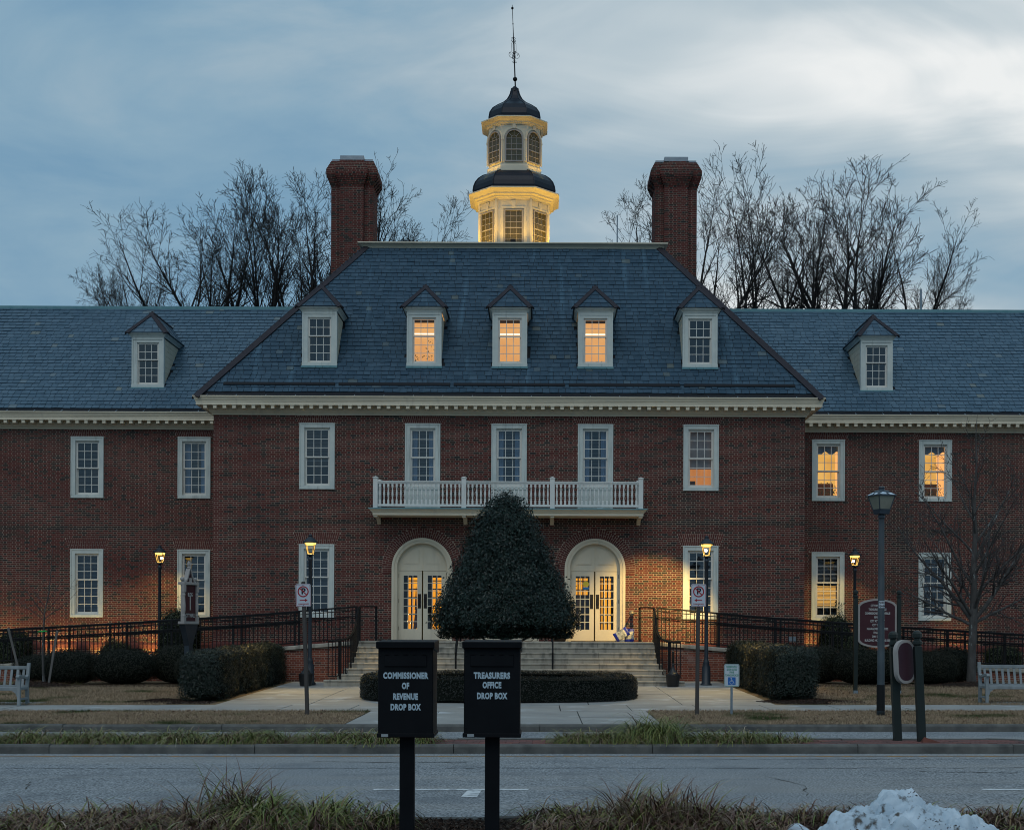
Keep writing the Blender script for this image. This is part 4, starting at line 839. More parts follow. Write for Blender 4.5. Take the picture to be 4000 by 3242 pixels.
for sx, xa in ((1, EX0), (-1, EX1)):
    a = Vector((xa-sx*.05, EY-.05, EZ-.02)); b = Vector((xa+sx*DR, EY+DR, ZD)); nf = Vector((0, -TM, 1)).normalized(); ns = Vector((-sx*TM, 0, 1)).normalized(); d = (b-a).normalized()
    for nn in (nf, ns):
        side = d.cross(nn); inward = side if side.dot(Vector((sx, 0, 0)) if nn is nf else Vector((0, 1, 0))) > 0 else -side
        vs = [a, b, b+inward*.20, a+inward*.20]; up = nn*.045; MB().add([tuple(v) for v in vs]+[tuple(v+up) for v in vs], [(0, 1, 2, 3), (4, 5, 6, 7), (0, 1, 5, 4), (1, 2, 6, 5), (2, 3, 7, 6), (3, 0, 4, 7)]).build('hip_flashing', 'flashing', roof)
for k in range(5):                                  # snow rails near the eave
    L = (EX1-EX0-1.5)/5; xa = EX0+.75+k*L; yy = EY+.30; zz = EZ+.30*TM; MB().add([(xa+.06, yy-.05, zz+.01), (xa+L-.06, yy-.05, zz+.01), (xa+L-.06, yy-.01, zz+.10), (xa+.06, yy-.01, zz+.10), (xa+.06, yy+.03, zz), (xa+L-.06, yy+.03, zz), (xa+L-.06, yy+.03, zz+.10), (xa+.06, yy+.03, zz+.10)],
        [(0, 1, 2, 3), (0, 4, 5, 1), (3, 2, 6, 7), (0, 3, 7, 4), (1, 5, 6, 2)]).build('snow_rail', 'gutter_dark', roof)
def gutter(xa, xb, y, step=.93):
    MB().box(xa, xb, y-.50, y-.40, ZT+.441, ZT+.50).build('gutter', 'gutter_dark', hall); x = xa+.4
    gm = MB().add([(-.012, -.115, -.03), (.012, -.115, -.03), (.012, .06, .05), (-.012, .06, .05), (-.012, -.115, -.018), (.012, -.115, -.018), (.012, .06, .062), (-.012, .06, .062)], [(0, 1, 2, 3), (4, 5, 6, 7), (0, 1, 5, 4), (1, 2, 6, 5), (2, 3, 7, 6), (3, 0, 4, 7)]).mesh('gutter_strap', 'galvanised')
    while x < xb: link('gutter_strap', gm, hall, (x, y-.42, ZT+.555)); x += step
gutter(XA-.5, XB+.5, YM); gutter(-26, XA-.02, YW); gutter(XB+.02, 24, YW)
# deck trim on top of the main roof
dk = [(tpt[3][0], tpt[3][1]), (tpt[0][0], tpt[0][1]), (tpt[1][0], tpt[1][1]), (tpt[2][0], tpt[2][1])]
MB().sweep(dk, [(-.05, ZD-.10), (.02, ZD-.10), (.05, ZD-.06), (.06, ZD-.02), (.12, ZD+.04), (.20, ZD+.07), (.22, ZD+.08), (.22, ZD+.12), (-.05, ZD+.14)], closed=True).build('deck_cornice', 'trim', roof)
MB().box(tpt[0][0], tpt[1][0], tpt[0][1], tpt[2][1], ZD+.02, ZD+.06).build('roof_terrace', 'zinc', roof)
# wing roofs
TW = 0.9; RW = 5.33; WEY = YW-.42; WZ = EZ; YR = WEY+RW; ZR = WZ+RW*TW
for sgn in (-1, 1):
    x0, x1 = ((-33.4, XA+4) if sgn < 0 else (XB-4, 31.4)); xe = x0 if sgn < 0 else x1; mb = MB()
    mb.add([(x0, WEY, WZ), (x1, WEY, WZ), (x1, YR, ZR), (x0, YR, ZR), (x0, YR+RW, WZ), (x1, YR+RW, WZ)], [(3, 2, 5, 4), (0, 3, 4), (1, 5, 2)]); xd = CX+sgn*12.71; slope_sheet(mb, lambda r: x0, lambda r: x1, WEY, WZ, TW, RW, [(xd-.50, xd+.50, 46.45+.14-WEY, 46.45+1.8-WEY)]); wr = mb.build('wing_roof', 'gutter_dark', hall)
    v0, v1 = (-26.0, XA+3.6) if sgn < 0 else (XB-3.6, 24.0)
    V, T, Wd = slope_slates(lambda r: v0, lambda r: v1, WEY, WZ, TW, .225, 32, rs); hole = (np.maximum(np.abs(V[:, 4, 0]-xd), np.abs(V[:, 5, 0]-xd)) < .66) & (V[:, 4, 1] > 46.4) & (V[:, 4, 1] < 48.2); V = V[~hole]; T = T[~hole]; Wd = Wd[~hole]; mid = (V[:, 4, 0]+V[:, 5, 0])/2
    vis = (np.abs(mid-CX) > 10.6) & (np.abs(mid-CX) < 17) & (np.abs(mid-xd) > .85) & (V[:, 4, 2] < 11.2); cand = np.where(vis)[0]; cand = cand[np.argsort(-Wd[cand])][:150]
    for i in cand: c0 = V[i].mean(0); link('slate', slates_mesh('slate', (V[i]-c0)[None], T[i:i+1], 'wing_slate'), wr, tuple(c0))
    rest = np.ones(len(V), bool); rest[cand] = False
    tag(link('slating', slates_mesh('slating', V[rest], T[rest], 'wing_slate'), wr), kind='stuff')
    MB().prism([(x0, ZR-.09), (x1, ZR-.09), (x1, ZR+.05), (x0, ZR+.05)], YR-.09, YR+.09).build('ridge_cap', 'copper', wr)
# ------------------------------------------------------------------ dormers
def dormer(xc, yf, zb, t, state, sl='slate'):
    """front at yf; zb its foot; t slope of the roof it sits in"""
    a = .555; ze = 1.885; za = ze+.82; o = MB(); h1 = 1.72
    ib = .175; zi0, zi1 = .115, 1.565
    def back(z): return max(.14, z/t+.1)
    o.box(-a, -a+ib, -.02, .13, .10, h1); o.box(a-ib, a, -.02, .13, .10, h1); o.box(-a+ib, a-ib, -.02, .13, zi1, h1); o.box(-a-.012, a+.012, -.045, .13, 0, .10)
    o.box(-a-.004, -a+.05, -.036, -.02, .10, h1); o.box(a-.05, a+.004, -.036, -.02, .10, h1); o.box(-a+.05, a-.05, -.036, -.02, h1-.06, h1)
    o.box(-a-.004, a+.004, -.04, .13, h1, h1+.03)
    # cornice of the dormer: front and both sides
    yb_ = ze/t+.25
    o.sweep([(-a, yb_), (-a, -.02), (a, -.02), (a, yb_)], [(0, h1+.03), (.03, h1+.03), (.05, h1+.07), (.10, h1+.12), (.115, h1+.125), (.115, ze), (0, ze)])
    d = o.build('dormer', 'stone_trim', hall, (xc, yf, zb), bevel=0.0)
    ck = MB()
    for s in (-1, 1):                               # boarded cheeks, boards following the roof slope
        n = 9
        for k in range(n):
            z0_, z1_ = h1*k/n, h1*(k+1)/n-.008; x_ = s*(a-.004+.0); x2 = s*(a-.02); e0, e1 = back(z0_), back(z1_)
            ck.add([(x_, .13, z0_), (x_, e0, z0_), (x_, e1, z1_), (x_, .13, z1_), (x2, .13, z0_), (x2, e0, z0_), (x2, e1, z1_), (x2, .13, z1_)], [(0, 1, 2, 3), (4, 5, 6, 7), (0, 3, 7, 4), (0, 4, 5, 1), (3, 2, 6, 7)])
    tag(ck.build('cheek_boards', 'trim', d), kind='stuff')
    fr = MB(); fr.box(-a+ib, -a+ib+.025, .02, .1, zi0, zi1); fr.box(a-ib-.025, a-ib, .02, .1, zi0, zi1); fr.box(-a+ib+.025, a-ib-.025, .02, .1, zi1-.025, zi1); fr.box(-a+ib, a-ib, .0, .1, zi0-.02, zi0); fr.build('frame', 'sash_paint', d)
    sx = a-ib-.025; zz = zi0+(zi1-.025-zi0)*.60; gm = 'glass_clear' if state != 'dark' else 'glass'
    sash(d, -sx, sx, zz-.016, zi1-.025, .034, 3, 2, bot=.04, top=.035, st=.036, m=gm); sash(d, -sx, sx, zi0, zz+.018, .076, 3, 3, bot=.07, top=.036, st=.036, m=gm)
    if state == 'dark':
        room(d, 1.06, 1.75, .04, .14, 1.2, 'room_dark', 'room_dark')
        if abs(xc-CX) < 7: MB().box(-.28, -.05, .9, .92, .35, .62).box(.08, .20, 1.0, 1.02, .30, .6).build('paper_notice', 'blind', d)
        else: blind_mesh(d, -sx+.02, sx-.02, zi0+.05, zi1-.05, .16, 'blind', tilt=.25)
    else:
        room(d, 1.06, 1.80, .02, .14, 1.3, 'room_glow', 'lit_wall'); MB().box(-.5, .45, 1.1, 1.2, 1.28, 1.31).box(-.5, .35, .9, 1.0, 1.14, 1.16).build('light_tube', 'tube_light', d)
        potted(d, .17, .5, .05, .75 if state == 'lit_plant' else .22, int(abs(xc)*13)+2, n=46 if state == 'lit_plant' else 24, wd=.09)
        if state == 'lit_plant': potted(d, -.27, .5, .05, .36, 77, n=40, wd=.05)
    # hipped cap: slated planes and dark hips
    ov = .155; A_, B_ = (-a-ov, -.17, ze), (a+ov, -.17, ze); ap = (0, .50, za); yl = ze/t+.25; yr = za/t+.15
    cap = MB().add([A_, B_, ap, (-a-ov, yl, ze), (a+ov, yl, ze), (0, yr, za)], [(0, 1, 2), (0, 2, 5, 3), (1, 4, 5, 2), (0, 3, 4, 1)]); cap.build('dormer_roof', 'roof_deck', d)
    sm = MB(); n = 5; apv = Vector(ap)
    def row(p00, p10, p01, p11, nrm, off, w):       # one course of slates on a plane
        p00, p10, p01, p11 = map(Vector, (p00, p10, p01, p11)); ln = (p10-p00).length; m = max(1, int(ln/w)); nn = Vector(nrm).normalized()
        cuts = [0]+sorted(min(.97, max(.03, (i+off)/m+R.uniform(-.04, .04))) for i in range(m) if 0 < (i+off)/m < 1)+[1]
        for a_, b_ in zip(cuts, cuts[1:]):
            q = [p00.lerp(p10, a_), p00.lerp(p10, b_-.012), p01.lerp(p11, b_-.012), p01.lerp(p11, a_)]; l0 = .022
            sm.add([tuple(q[0]+nn*l0), tuple(q[1]+nn*l0), tuple(q[2]+nn*.008), tuple(q[3]+nn*.008), tuple(q[0]), tuple(q[1]), tuple(q[2]), tuple(q[3])], [(0, 1, 2, 3), (4, 5, 1, 0), (4, 0, 3, 7), (5, 6, 2, 1)], R.uniform(.1, .8))
    Av, Bv = Vector(A_), Vector(B_); nf = (Bv-Av).cross(apv-Av)
    if nf.y > 0: nf = -nf
    for k in range(n): row(Av.lerp(apv, k/n), Bv.lerp(apv, k/n), Av.lerp(apv, (k+1)/n), Bv.lerp(apv, (k+1)/n), nf, (k % 2)*.5, .26)
    for s in (-1, 1):
        f0, b0, b1 = Vector((s*(a+ov), -.17, ze)), Vector((s*(a+ov), yl, ze)), Vector((0, yr, za)); ns = Vector((s*(za-ze), 0, a+ov))
        for k in range(n): row(f0.lerp(apv, k/n), b0.lerp(b1, k/n), f0.lerp(apv, (k+1)/n), b0.lerp(b1, (k+1)/n), ns, (k % 2)*.5, .28)
    tag(sm.build('dormer_slates', sl, d), kind='stuff')
    for s in (-1, 1):
        f0 = Vector((s*(a+ov+.01), -.185, ze-.01)); dd = (apv-f0).normalized(); ns = Vector((s*(za-ze), 0, a+ov)).normalized(); nff = nf.normalized()
        for nn, inw in ((nff, Vector((-s, 0, 0))), (ns, Vector((0, 1, 0)))):
            sd = dd.cross(nn); sd = sd if sd.dot(inw) > 0 else -sd; p2 = apv+dd*.03; vs = [f0, p2, p2+sd*.10, f0+sd*.13]; up = nn*.04
            MB().add([tuple(v) for v in vs]+[tuple(v+up) for v in vs], [(0, 1, 2, 3), (4, 5, 6, 7), (0, 1, 5, 4), (1, 2, 6, 5), (2, 3, 7, 6), (3, 0, 4, 7)]).build('dormer_hip', 'flashing', d)
    MB().tube([tuple(apv+Vector((0, 0, .03))), (0, yr, za+.03)], .045, 6).build('dormer_ridge', 'flashing', d)
    fl = MB(); 
    for k in range(5): xa = -a-.03+k*(2*a+.06)/5; fl.box(xa+.004, xa+(2*a+.06)/5-.004, -.09, -.02, -.075, -.004)
    fl.build('sill_flashing', 'copper', d)
    return d
for x, s in zip(WINX, ('dark', 'lit_plant', 'lit', 'lit', 'dark')): dormer(x, 42.83, 10.14, TM, s)
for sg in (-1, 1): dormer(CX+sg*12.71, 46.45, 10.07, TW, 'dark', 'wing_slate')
# ------------------------------------------------------------------ balcony
BX0, BX1, BYF = -5.33, 3.30, 41.32; BZ = 5.44
bal = MB(); bal.sweep([(BX0+.10, YM), (BX0+.10, BYF+.10), (BX1-.10, BYF+.10), (BX1-.10, YM)], [(-.3, BZ-.20), (.0, BZ-.20), (.0, BZ-.125), (.02, BZ-.115), (.05, BZ-.07), (.085, BZ-.04), (.10, BZ-.03), (.10, BZ-.012), (-.3, BZ-.012)])
bal.box(BX0+.3, BX1-.3, BYF+.3, YM, BZ-.19, BZ-.013)
balc = bal.build('balcony', 'trim', hall)
MB().box(BX0-.02, BX1+.02, BYF-.02, YM, BZ-.012, BZ+.02).build('balcony_roof', 'copper', balc)
PX = [CX-4.13, CX-1.377, CX+1.377, CX+4.13]
pm_ = MB(); pm_.box(-.073, .073, -.073, .073, 0, .93); pm_.box(-.088, .088, -.088, .088, .93, .955); pm_.add([(-.088, -.088, .955), (.088, -.088, .955), (.088, .088, .955), (-.088, .088, .955), (0, 0, .995)], [(0, 1, 4), (1, 2, 4), (2, 3, 4), (3, 0, 4)])
pme = pm_.mesh('balcony_post', 'white_rail', bevel=.004); YP = BYF+.14
for x in PX: link('balcony_post', pme, balc, (x, YP, BZ+.02))
for x in (PX[0], PX[3]): link('balcony_post', pme, balc, (x, YM-.10, BZ+.02))
q = MB(); s_ = .030; q.box(-s_, s_, -s_, s_, 0, .145); q.lathe([(.028, .145), (.02, .165), (.03, .18), (.017, .20), (.026, .26), (.033, .32), (.027, .40), (.018, .49), (.028, .51), (.018, .525), (.029, .545)], 8); q.box(-s_, s_, -s_, s_, .545, .67)
bme = q.mesh('baluster', 'white_rail')
def rail(p0, p1):
    (xa, ya), (xb, yb) = p0, p1; d = Vector((xb-xa, yb-ya)); L = d.length; az = math.atan2(d.y, d.x); c = ((xa+xb)/2, (ya+yb)/2, 0)
    MB().box(-L/2, L/2, -.05, .05, .79, .815).box(-L/2, L/2, -.035, .035, .755, .79).box(-L/2, L/2, -.06, .06, .815, .845).build('top_rail', 'white_rail', balc, (c[0], c[1], BZ+.02), (0, 0, az))
    MB().box(-L/2, L/2, -.035, .035, .075, .125).box(-L/2, L/2, -.045, .045, .055, .075).build('bottom_rail', 'white_rail', balc, (c[0], c[1], BZ+.02), (0, 0, az))
    n = max(1, int(round(L/.1287))); 
    for i in range(n): t = (i+.5)/n; link('baluster', bme, balc, (xa+(xb-xa)*t, ya+(yb-ya)*t, BZ+.02+.105))
for a, b in zip(PX, PX[1:]): rail((a+.073, YP), (b-.073, YP))
for x in (PX[0], PX[3]): rail((x, YP+.073), (x, YM-.173))
for x in PX: MB().prism([(-.06, 0), (.06, 0), (.06, -.055), (-.06, -.055)], -.02, .9).build('bracket', 'trim', balc, (x, BYF+.16, BZ-.20)); MB().add([(-.06, .70, -.055), (.06, .70, -.055), (.06, .96, -.055), (-.06, .96, -.055), (-.06, .96, -.22), (.06, .96, -.22)], [(0, 1, 2, 3), (0, 4, 5, 1), (3, 2, 5, 4), (0, 3, 4), (1, 5, 2)]).build('bracket_console', 'trim', balc, (x, BYF+.16, BZ-.2))
for xs_ in (-.55, 2.73): MB().box(-.03, .03, -.01, .0, -.025, .025).build('small_notice', 'sign_white', balc, (xs_-1.5, YM-.03, BZ+.62))
for x in DOORX: MB().box(-.09, .09, -.02, .02, 0, .06).build('rail_foot', 'white_rail', balc, (x+.1, YP, BZ+.02))
# ------------------------------------------------------------------ chimneys
def chimney(xc):
    c = empty('chimney'); c.parent = hall; yc = 49.0; rng = np.random.default_rng(int(abs(xc)*10)); z0, zt = 9.6, 18.63
    secs = []; z = z0                                # plan grows and shrinks by courses: shaft, corbel, taper
    while z < zt:
        if z < 17.69: g_ = 0
        elif z < 18.10: g_ = min(.165, (z-17.69)/.41*.165)
        elif z < 18.28: g_ = .165
        else: g_ = .165-(z-18.28)/.35*.165
        secs.append((z, g_)); z += CH
    core = MB()
    for z, g_ in ([(z0, 0)]+[q for q in secs if q[0] > 17.6]):
        h_ = min(CH, zt-z) if g_ or z > 17.6 else 8.06; core.box(xc-.76-g_+.001, xc+.76+g_-.001, yc-.62-g_+.001, yc+.62+g_-.001, z, z+h_-.0005); core.box(xc-.43-g_+.001, xc+.43+g_-.001, yc-.76-g_+.001, yc+.76+g_-.001, z, z+h_-.0007)
    core.build('chimney_core', 'mortar', c)
    B = []; T = []
    for k, (z, g_) in enumerate(secs):
        if z < 13.2: continue
        zb = z+CH-JT
        def run(a, b, mk):
            x = a-(0 if k % 2 else .155); i = 0
            while x < b:
                w = .1905 if i % 2 == 0 else .0895; p, q_ = max(x, a), min(x+w, b)
                if q_-p > .02: B.append(mk(p, q_, z, zb)); T.append(rng.uniform(.82, 1) if rng.random() < (.4 if i % 2 else .12) else rng.uniform(0, .7))
                x += w+JT; i += 1
        yf = yc-.76-g_; ys = yc-.62-g_
        run(xc-.43-g_, xc+.43+g_, lambda p, q_, a, b: (p, q_, yf-.004, yf+.05, a, b)); run(xc-.76-g_, xc-.43-g_, lambda p, q_, a, b: (p, q_, ys-.004, ys+.05, a, b)); run(xc+.43+g_, xc+.76+g_, lambda p, q_, a, b: (p, q_, ys-.004, ys+.05, a, b))
        for s in (-1, 1):
            xs_ = xc+s*(.76+g_); run(yc-.62-g_, yc+.62+g_, lambda p, q_, a, b: (min(xs_, xs_-s*.05)-(.004 if s < 0 else 0), max(xs_, xs_-s*.05)+(.004 if s > 0 else 0), p, q_, a, b))
            x2 = xc+s*(.43+g_); run(yf, ys, lambda p, q_, a, b: (min(x2, x2-s*.05)-(.004 if s < 0 else 0), max(x2, x2-s*.05)+(.004 if s > 0 else 0), p, q_, a, b))
    B = np.array(B); T = np.array(T); pick = np.where((B[:, 2] < yc-.7) & (B[:, 1]-B[:, 0] > .19) & (B[:, 4] > 15))[0][:130]
    for i in pick: brick_obj(c, B[i], T[i])
    rest = np.ones(len(B), bool); rest[pick] = False; tag(link('chimney_brickwork', boxes_mesh('chimney_brickwork', B[rest], T[rest], 'brick'), c), kind='stuff')
    MB().box(xc-.43, xc+.43, yc-.74, yc+.74, zt, zt+.20).build('chimney_cap', 'zinc', c, bevel=.01); MB().box(xc-.74, xc-.432, yc-.60, yc+.60, zt-.02, zt+.11).box(xc+.432, xc+.74, yc-.60, yc+.60, zt-.02, zt+.11).build('chimney_cap', 'zinc', c)
chimney(CX-5.88); chimney(CX+5.88)
MB().tube([(2.71+.02, 48.2, ZD), (2.71+.02, 48.2, ZD+1.6)], .026, 6).build('vent_pipe', 'galvanised', hall)
MB().tube([(13.9+.75, YR+.8, ZR-.8), (13.9+.75, YR+.8, ZR+1.05)], .045, 6).build('vent_pipe', 'galvanised', hall)
MB().box(CX-4.2, CX-3.35, 47.8, 48.6, ZD+.06, ZD+.32).build('roof_hatch', 'zinc', hall)
# ------------------------------------------------------------------ cupola
CY = 49.0
def octp(a, b): return [(CX+x, CY+y) for x, y in ((-b, -a), (b, -a), (a, -b), (a, b), (b, a), (-b, a), (-a, b), (-a, -b))]
def oct_ring(mb, rings, mi=0):
    vs = []; fs = []
    for a, b, z in rings: vs += [(x, y, z) for x, y in octp(a, b)]
    for i in range(len(rings)-1):
        for k in range(8): fs.append((i*8+k, i*8+(k+1) % 8, (i+1)*8+(k+1) % 8, (i+1)*8+k))
    fs += [tuple(range(7, -1, -1)), tuple(range((len(rings)-1)*8, len(rings)*8))]; mb.add(vs, fs, .5, mi)
cup = MB(); A1, B1 = 1.245, .62
oct_ring(cup, [(A1+.06, B1+.03, ZD), (A1+.06, B1+.03, ZD+.35), (A1, B1, ZD+.36), (A1, B1, 17.2)])
for k in range(8):                                   # corner boards
    x, y = octp(A1+.012, B1+.006)[k]; cup.box(x-.035, x+.035, y-.035, y+.035, ZD+.36, 17.12)
cupola = cup.build('cupola', 'trim', hall)
def rib_dome(rings, ratio, name, nb):
    mb = MB(); oct_ring(mb, [(r, r*ratio(z), z) for r, z in rings]); d = mb.build(name, 'dome_metal', cupola); rb = MB()
    for k in range(8): rb.tube([(*octp(r+.004, r*ratio(z)+.002)[k], z) for r, z in rings], nb, 5)
    rb.build('dome_rib', 'dome_metal', cupola)
MB().sweep(octp(A1, B1), [(-.02, 17.10), (.03, 17.10), (.05, 17.15), (.10, 17.17), (.11, 17.22), (.20, 17.25), (.21, 17.30), (.30, 17.36), (.37, 17.40), (.39, 17.405), (.39, 17.45), (-.02, 17.50)], closed=True).build('lower_cornice', 'trim', cupola)
rib_dome([(1.47, 17.46), (1.485, 17.58), (1.46, 17.74), (1.40, 17.90), (1.29, 18.05), (1.13, 18.18), (.95, 18.26)], lambda z: .498, 'lower_dome', .022)
A2, B2 = .935, .47
lan = MB(); oct_ring(lan, [(A2+.05, B2+.03, 18.1), (A2+.05, B2+.03, 18.43), (A2, B2, 18.46), (A2, B2, 20.0)]); lan.build('lantern_wall', 'trim', cupola)
MB().sweep(octp(A2, B2), [(-.02, 19.90), (.03, 19.90), (.05, 19.94), (.09, 19.955), (.10, 20.0), (.18, 20.04), (.25, 20.09), (.27, 20.095), (.27, 20.135), (-.02, 20.19)], closed=True).build('upper_cornice', 'trim', cupola)
rib_dome([(.92, 20.16), (.935, 20.34), (.90, 20.54), (.79, 20.72), (.60, 20.87), (.41, 20.99), (.28, 21.12), (.205, 21.26), (.162, 21.37), (.146, 21.46)], lambda z: .48, 'onion_dome', .016)
MB().lathe([(.15, 21.42), (.165, 21.44), (.155, 21.50), (.15, 21.56), (.10, 21.59), (.06, 21.64), (.02, 21.66)], 12, CX, CY).build('dome_cap', 'dome_metal', cupola)
def lean(z): return (CX+.02-(z-21.6)*.042, CY)
sp = MB(); sp.tube([(*lean(21.6), 21.6), (*lean(24.65), 24.65)], [.030, .010], 6); 
for z, r in ((21.92, .082), (24.53, .047), (23.95, .024)): sp.lathe([(r*math.sin(PI*k/8)+.001, z-r*math.cos(PI*k/8)) for k in range(9)], 12, *lean(z))
def arc(cx, cz, r, a0, a1, n=9): return [(cx+r*math.cos(math.radians(a0+(a1-a0)*k/n)), cz+r*math.sin(math.radians(a0+(a1-a0)*k/n))) for k in range(n+1)]
for ang in (0, PI/2, PI, 3*PI/2):
    ca, sa = math.cos(ang+.35), math.sin(ang+.35)
    for pl in (arc(.10, 22.80, .105, -140, 130), arc(.15, 22.83, .035, 0, 250), [(.0, 22.62), (.06, 22.69), (.02, 22.78), (.03, 22.9)], arc(.055, 22.56, .032, 100, 380), [(.085, 22.93), (.09, 23.22), (.06, 23.26), (.03, 23.30)], arc(.055, 23.33, .030, -200, 80), arc(.045, 23.42, .028, -90, 200)):
        sp.tube([(lean(z)[0]+r*ca, CY+r*sa, z) for r, z in pl], .008, 4, cap=False)
sp.build('spire', 'black_iron', cupola)
def cup_window(face, z0, w, h, arched, rows_u, rows_l, A, Bf):
    ang = {0: 0.0, 1: PI/4, -1: -PI/4}[face]; pts = octp(A, Bf); (x0, y0), (x1, y1) = {0: (pts[0], pts[1]), 1: (pts[1], pts[2]), -1: (pts[7], pts[0])}[face]
    loc = ((x0+x1)/2, (y0+y1)/2, z0); a = w/2; o = MB(); fr = .045
    for s in (-1, 1): xa, xb = sorted((s*a, s*(a-fr))); o.box(xa, xb, -.05, -.003, 0, h)
    o.box(-a+fr, a-fr, -.05, -.003, 0, .05)
    if not arched: o.box(-a+fr, a-fr, -.05, -.003, h-.05, h)
    else:
        n = 14; ring_o = [(a*math.cos(PI*k/n), h+a*math.sin(PI*k/n)) for k in range(n+1)]; ring_i = [((a-fr)*math.cos(PI*k/n), h+(a-fr)*math.sin(PI*k/n)) for k in range(n+1)]
        for k in range(n): o.prism([ring_o[k], ring_o[k+1], ring_i[k+1], ring_i[k]], -.05, -.003)
    win = o.build('cupola_window', 'sign_cream', cupola.parent, loc, (0, 0, ang))
    t = MB(); n = 16                                 # outer architrave and keystone
    if arched:
        ro, ri = a+.09, a+.035
        for k in range(n): a0, a1 = PI*k/n, PI*(k+1)/n; t.prism([(ro*math.cos(a0), h+ro*math.sin(a0)), (ro*math.cos(a1), h+ro*math.sin(a1)), (ri*math.cos(a1), h+ri*math.sin(a1)), (ri*math.cos(a0), h+ri*math.sin(a0))], -.028, -.003)
        for s in (-1, 1): xa, xb = sorted((s*ri, s*(ro+.01))); t.box(xa, xb, -.034, -.003, h-.06, h)
        for s in (-1, 1): xa, xb = sorted((s*ri, s*ro)); t.box(xa, xb, -.02, -.003, 0, h-.06)
        kz = h+ri; t.prism([(-.045, kz), (.045, kz), (.075, kz+.17), (-.075, kz+.17)], -.05, -.003)
    else:
        for s in (-1, 1): xa, xb = sorted((s*(a+.035), s*(a+.10))); t.box(xa, xb, -.028, -.003, 0, h+.10)
        t.box(-a-.035, a+.035, -.028, -.003, h+.035, h+.10); t.prism([(-.055, h+.04), (.055, h+.04), (.09, h+.32), (-.09, h+.32)], -.05, -.003)
    t.build('architrave', 'trim', win)
    cu = MB(); zt_ = h if not arched else h
    cu.box(-a+fr, a-fr, -.008, -.003, .05, zt_)
    if arched: cu.prism([((a-fr)*math.cos(PI*k/12), h+(a-fr)*math.sin(PI*k/12)) for k in range(13)], -.008, -.003)
    cu.build('drape', 'olive_curtain', win)
    rows = rows_u+rows_l; pw = (2*(a-fr)-2*.012)/3; g0, g1 = .05, (h-.05 if not arched else h); mr = .035; ph = (g1-g0-mr-(rows-2)*.016)/rows; mu = MB(); z = g0
    for r in range(rows):
        for c in range(3): link('pane', pane_mesh(pw, ph, 'glass_clear'), win, (-a+fr+pw/2+c*(pw+.012), -.016, z+ph/2), (R.gauss(0, .01), 0, R.gauss(0, .01)))
        z += ph
        if r < rows-1: hh = mr if r == rows_l-1 else .016; mu.box(-a+fr, a-fr, -.034 if r == rows_l-1 else -.024, -.010, z, z+hh); z += hh
    for c in (1, 2): xx = -a+fr+c*pw+(c-1)*.012; mu.box(xx, xx+.012, -.0245, -.0105, g0, g1)
    if arched:
        mu.box(-a+fr, a-fr, -.024, -.010, h-.008, h+.008); r0 = (a-fr)*.36
        for k in range(10): a0, a1 = PI*k/10, PI*(k+1)/10; mu.prism([((r0+.012)*math.cos(a0), h+(r0+.012)*math.sin(a0)), ((r0+.012)*math.cos(a1), h+(r0+.012)*math.sin(a1)), (r0*math.cos(a1), h+r0*math.sin(a1)), (r0*math.cos(a0), h+r0*math.sin(a0))], -.0235, -.0105)
        for t_ in (45, 90, 135): cs, sn = math.cos(math.radians(t_)), math.sin(math.radians(t_)); mu.tube([(r0*cs, -.017, h+r0*sn), ((a-fr)*cs, -.017, h+(a-fr)*sn)], .008, 4)
    mu.build('glazing_bars', 'sign_cream', win)
for f in (0, 1, -1):
    cup_window(f, 15.42, .68, 1.32, False, 3, 3, A1, B1); cup_window(f, 18.55, .65, .85, True, 2, 2, A2, B2)
# ------------------------------------------------------------------ wall fittings
MB().lathe([(.0, -.05), (.05, -.045), (.078, -.02), (.085, 0), (.085, .012), (0, .012)], 20).build('round_wall_light', 'steel_disc', hall, (2.92, YM-.012, 2.23), (-PI/2, 0, 0))
cs = MB().box(7.86, 8.40, YM-.075, YM-.05, .72, 1.17).build('cornerstone', 'stone_trim', hall); text('cornerstone_date', '1988', .16, cs, (8.13, YM-.077, 1.02), 'joint_dark', xs=.9)
MB().box(7.90, 8.15, YM-.03, YM-.012, 1.36, 1.50).build('plaque', 'galvanised', hall)
# ------------------------------------------------------------------ front steps
stp = empty('front_steps', (0, 0, 0), 0, 'wide flight of pale stone steps leading up to the three arched doors', 'steps')
HW = [5.12, 4.80, 4.65, 4.58, 4.55, 4.55, 4.55, 4.55]; Z0S = .10; RS = (ZP-Z0S)/8; TS = (40.2-37.7)/7
for k in range(8):
    zb, zt_ = Z0S+k*RS, Z0S+(k+1)*RS; yf = 37.7+k*TS; yb_ = yf+TS+.05 if k < 7 else YM-.06; hw = HW[k]
    zl = zb-.12 if k == 0 else zb-.03
    prof = [(yf+.022, zl), (yf+.022, zt_-.055), (yf+.006, zt_-.045), (yf, zt_-.03), (yf, zt_-.014), (yf+.01, zt_), (yb_, zt_), (yb_, zl)]
    for a, b in ((-hw, -2.75), (-2.75, 0.0), (0.0, 2.75), (2.75, hw)) if k < 7 else ((-hw, -2.75), (-2.75, 0.0), (0.0, 2.75), (2.75, hw)):
        mb = MB(); n = len(prof); xa, xb = CX+a+.004, CX+b-.004; mb.add([(xa, y, z) for y, z in prof]+[(xb, y, z) for y, z in prof], [tuple(range(n)), tuple(range(2*n-1, n-1, -1))]+[(i, (i+1) % n, (i+1) % n+n, i+n) for i in range(n)]); mb.build('step', 'limestone', stp)
MB().box(CX-4.5, CX+4.5, 38.2, 42.3, -.1, Z0S+.01).build('step_core', 'joint_dark', stp)
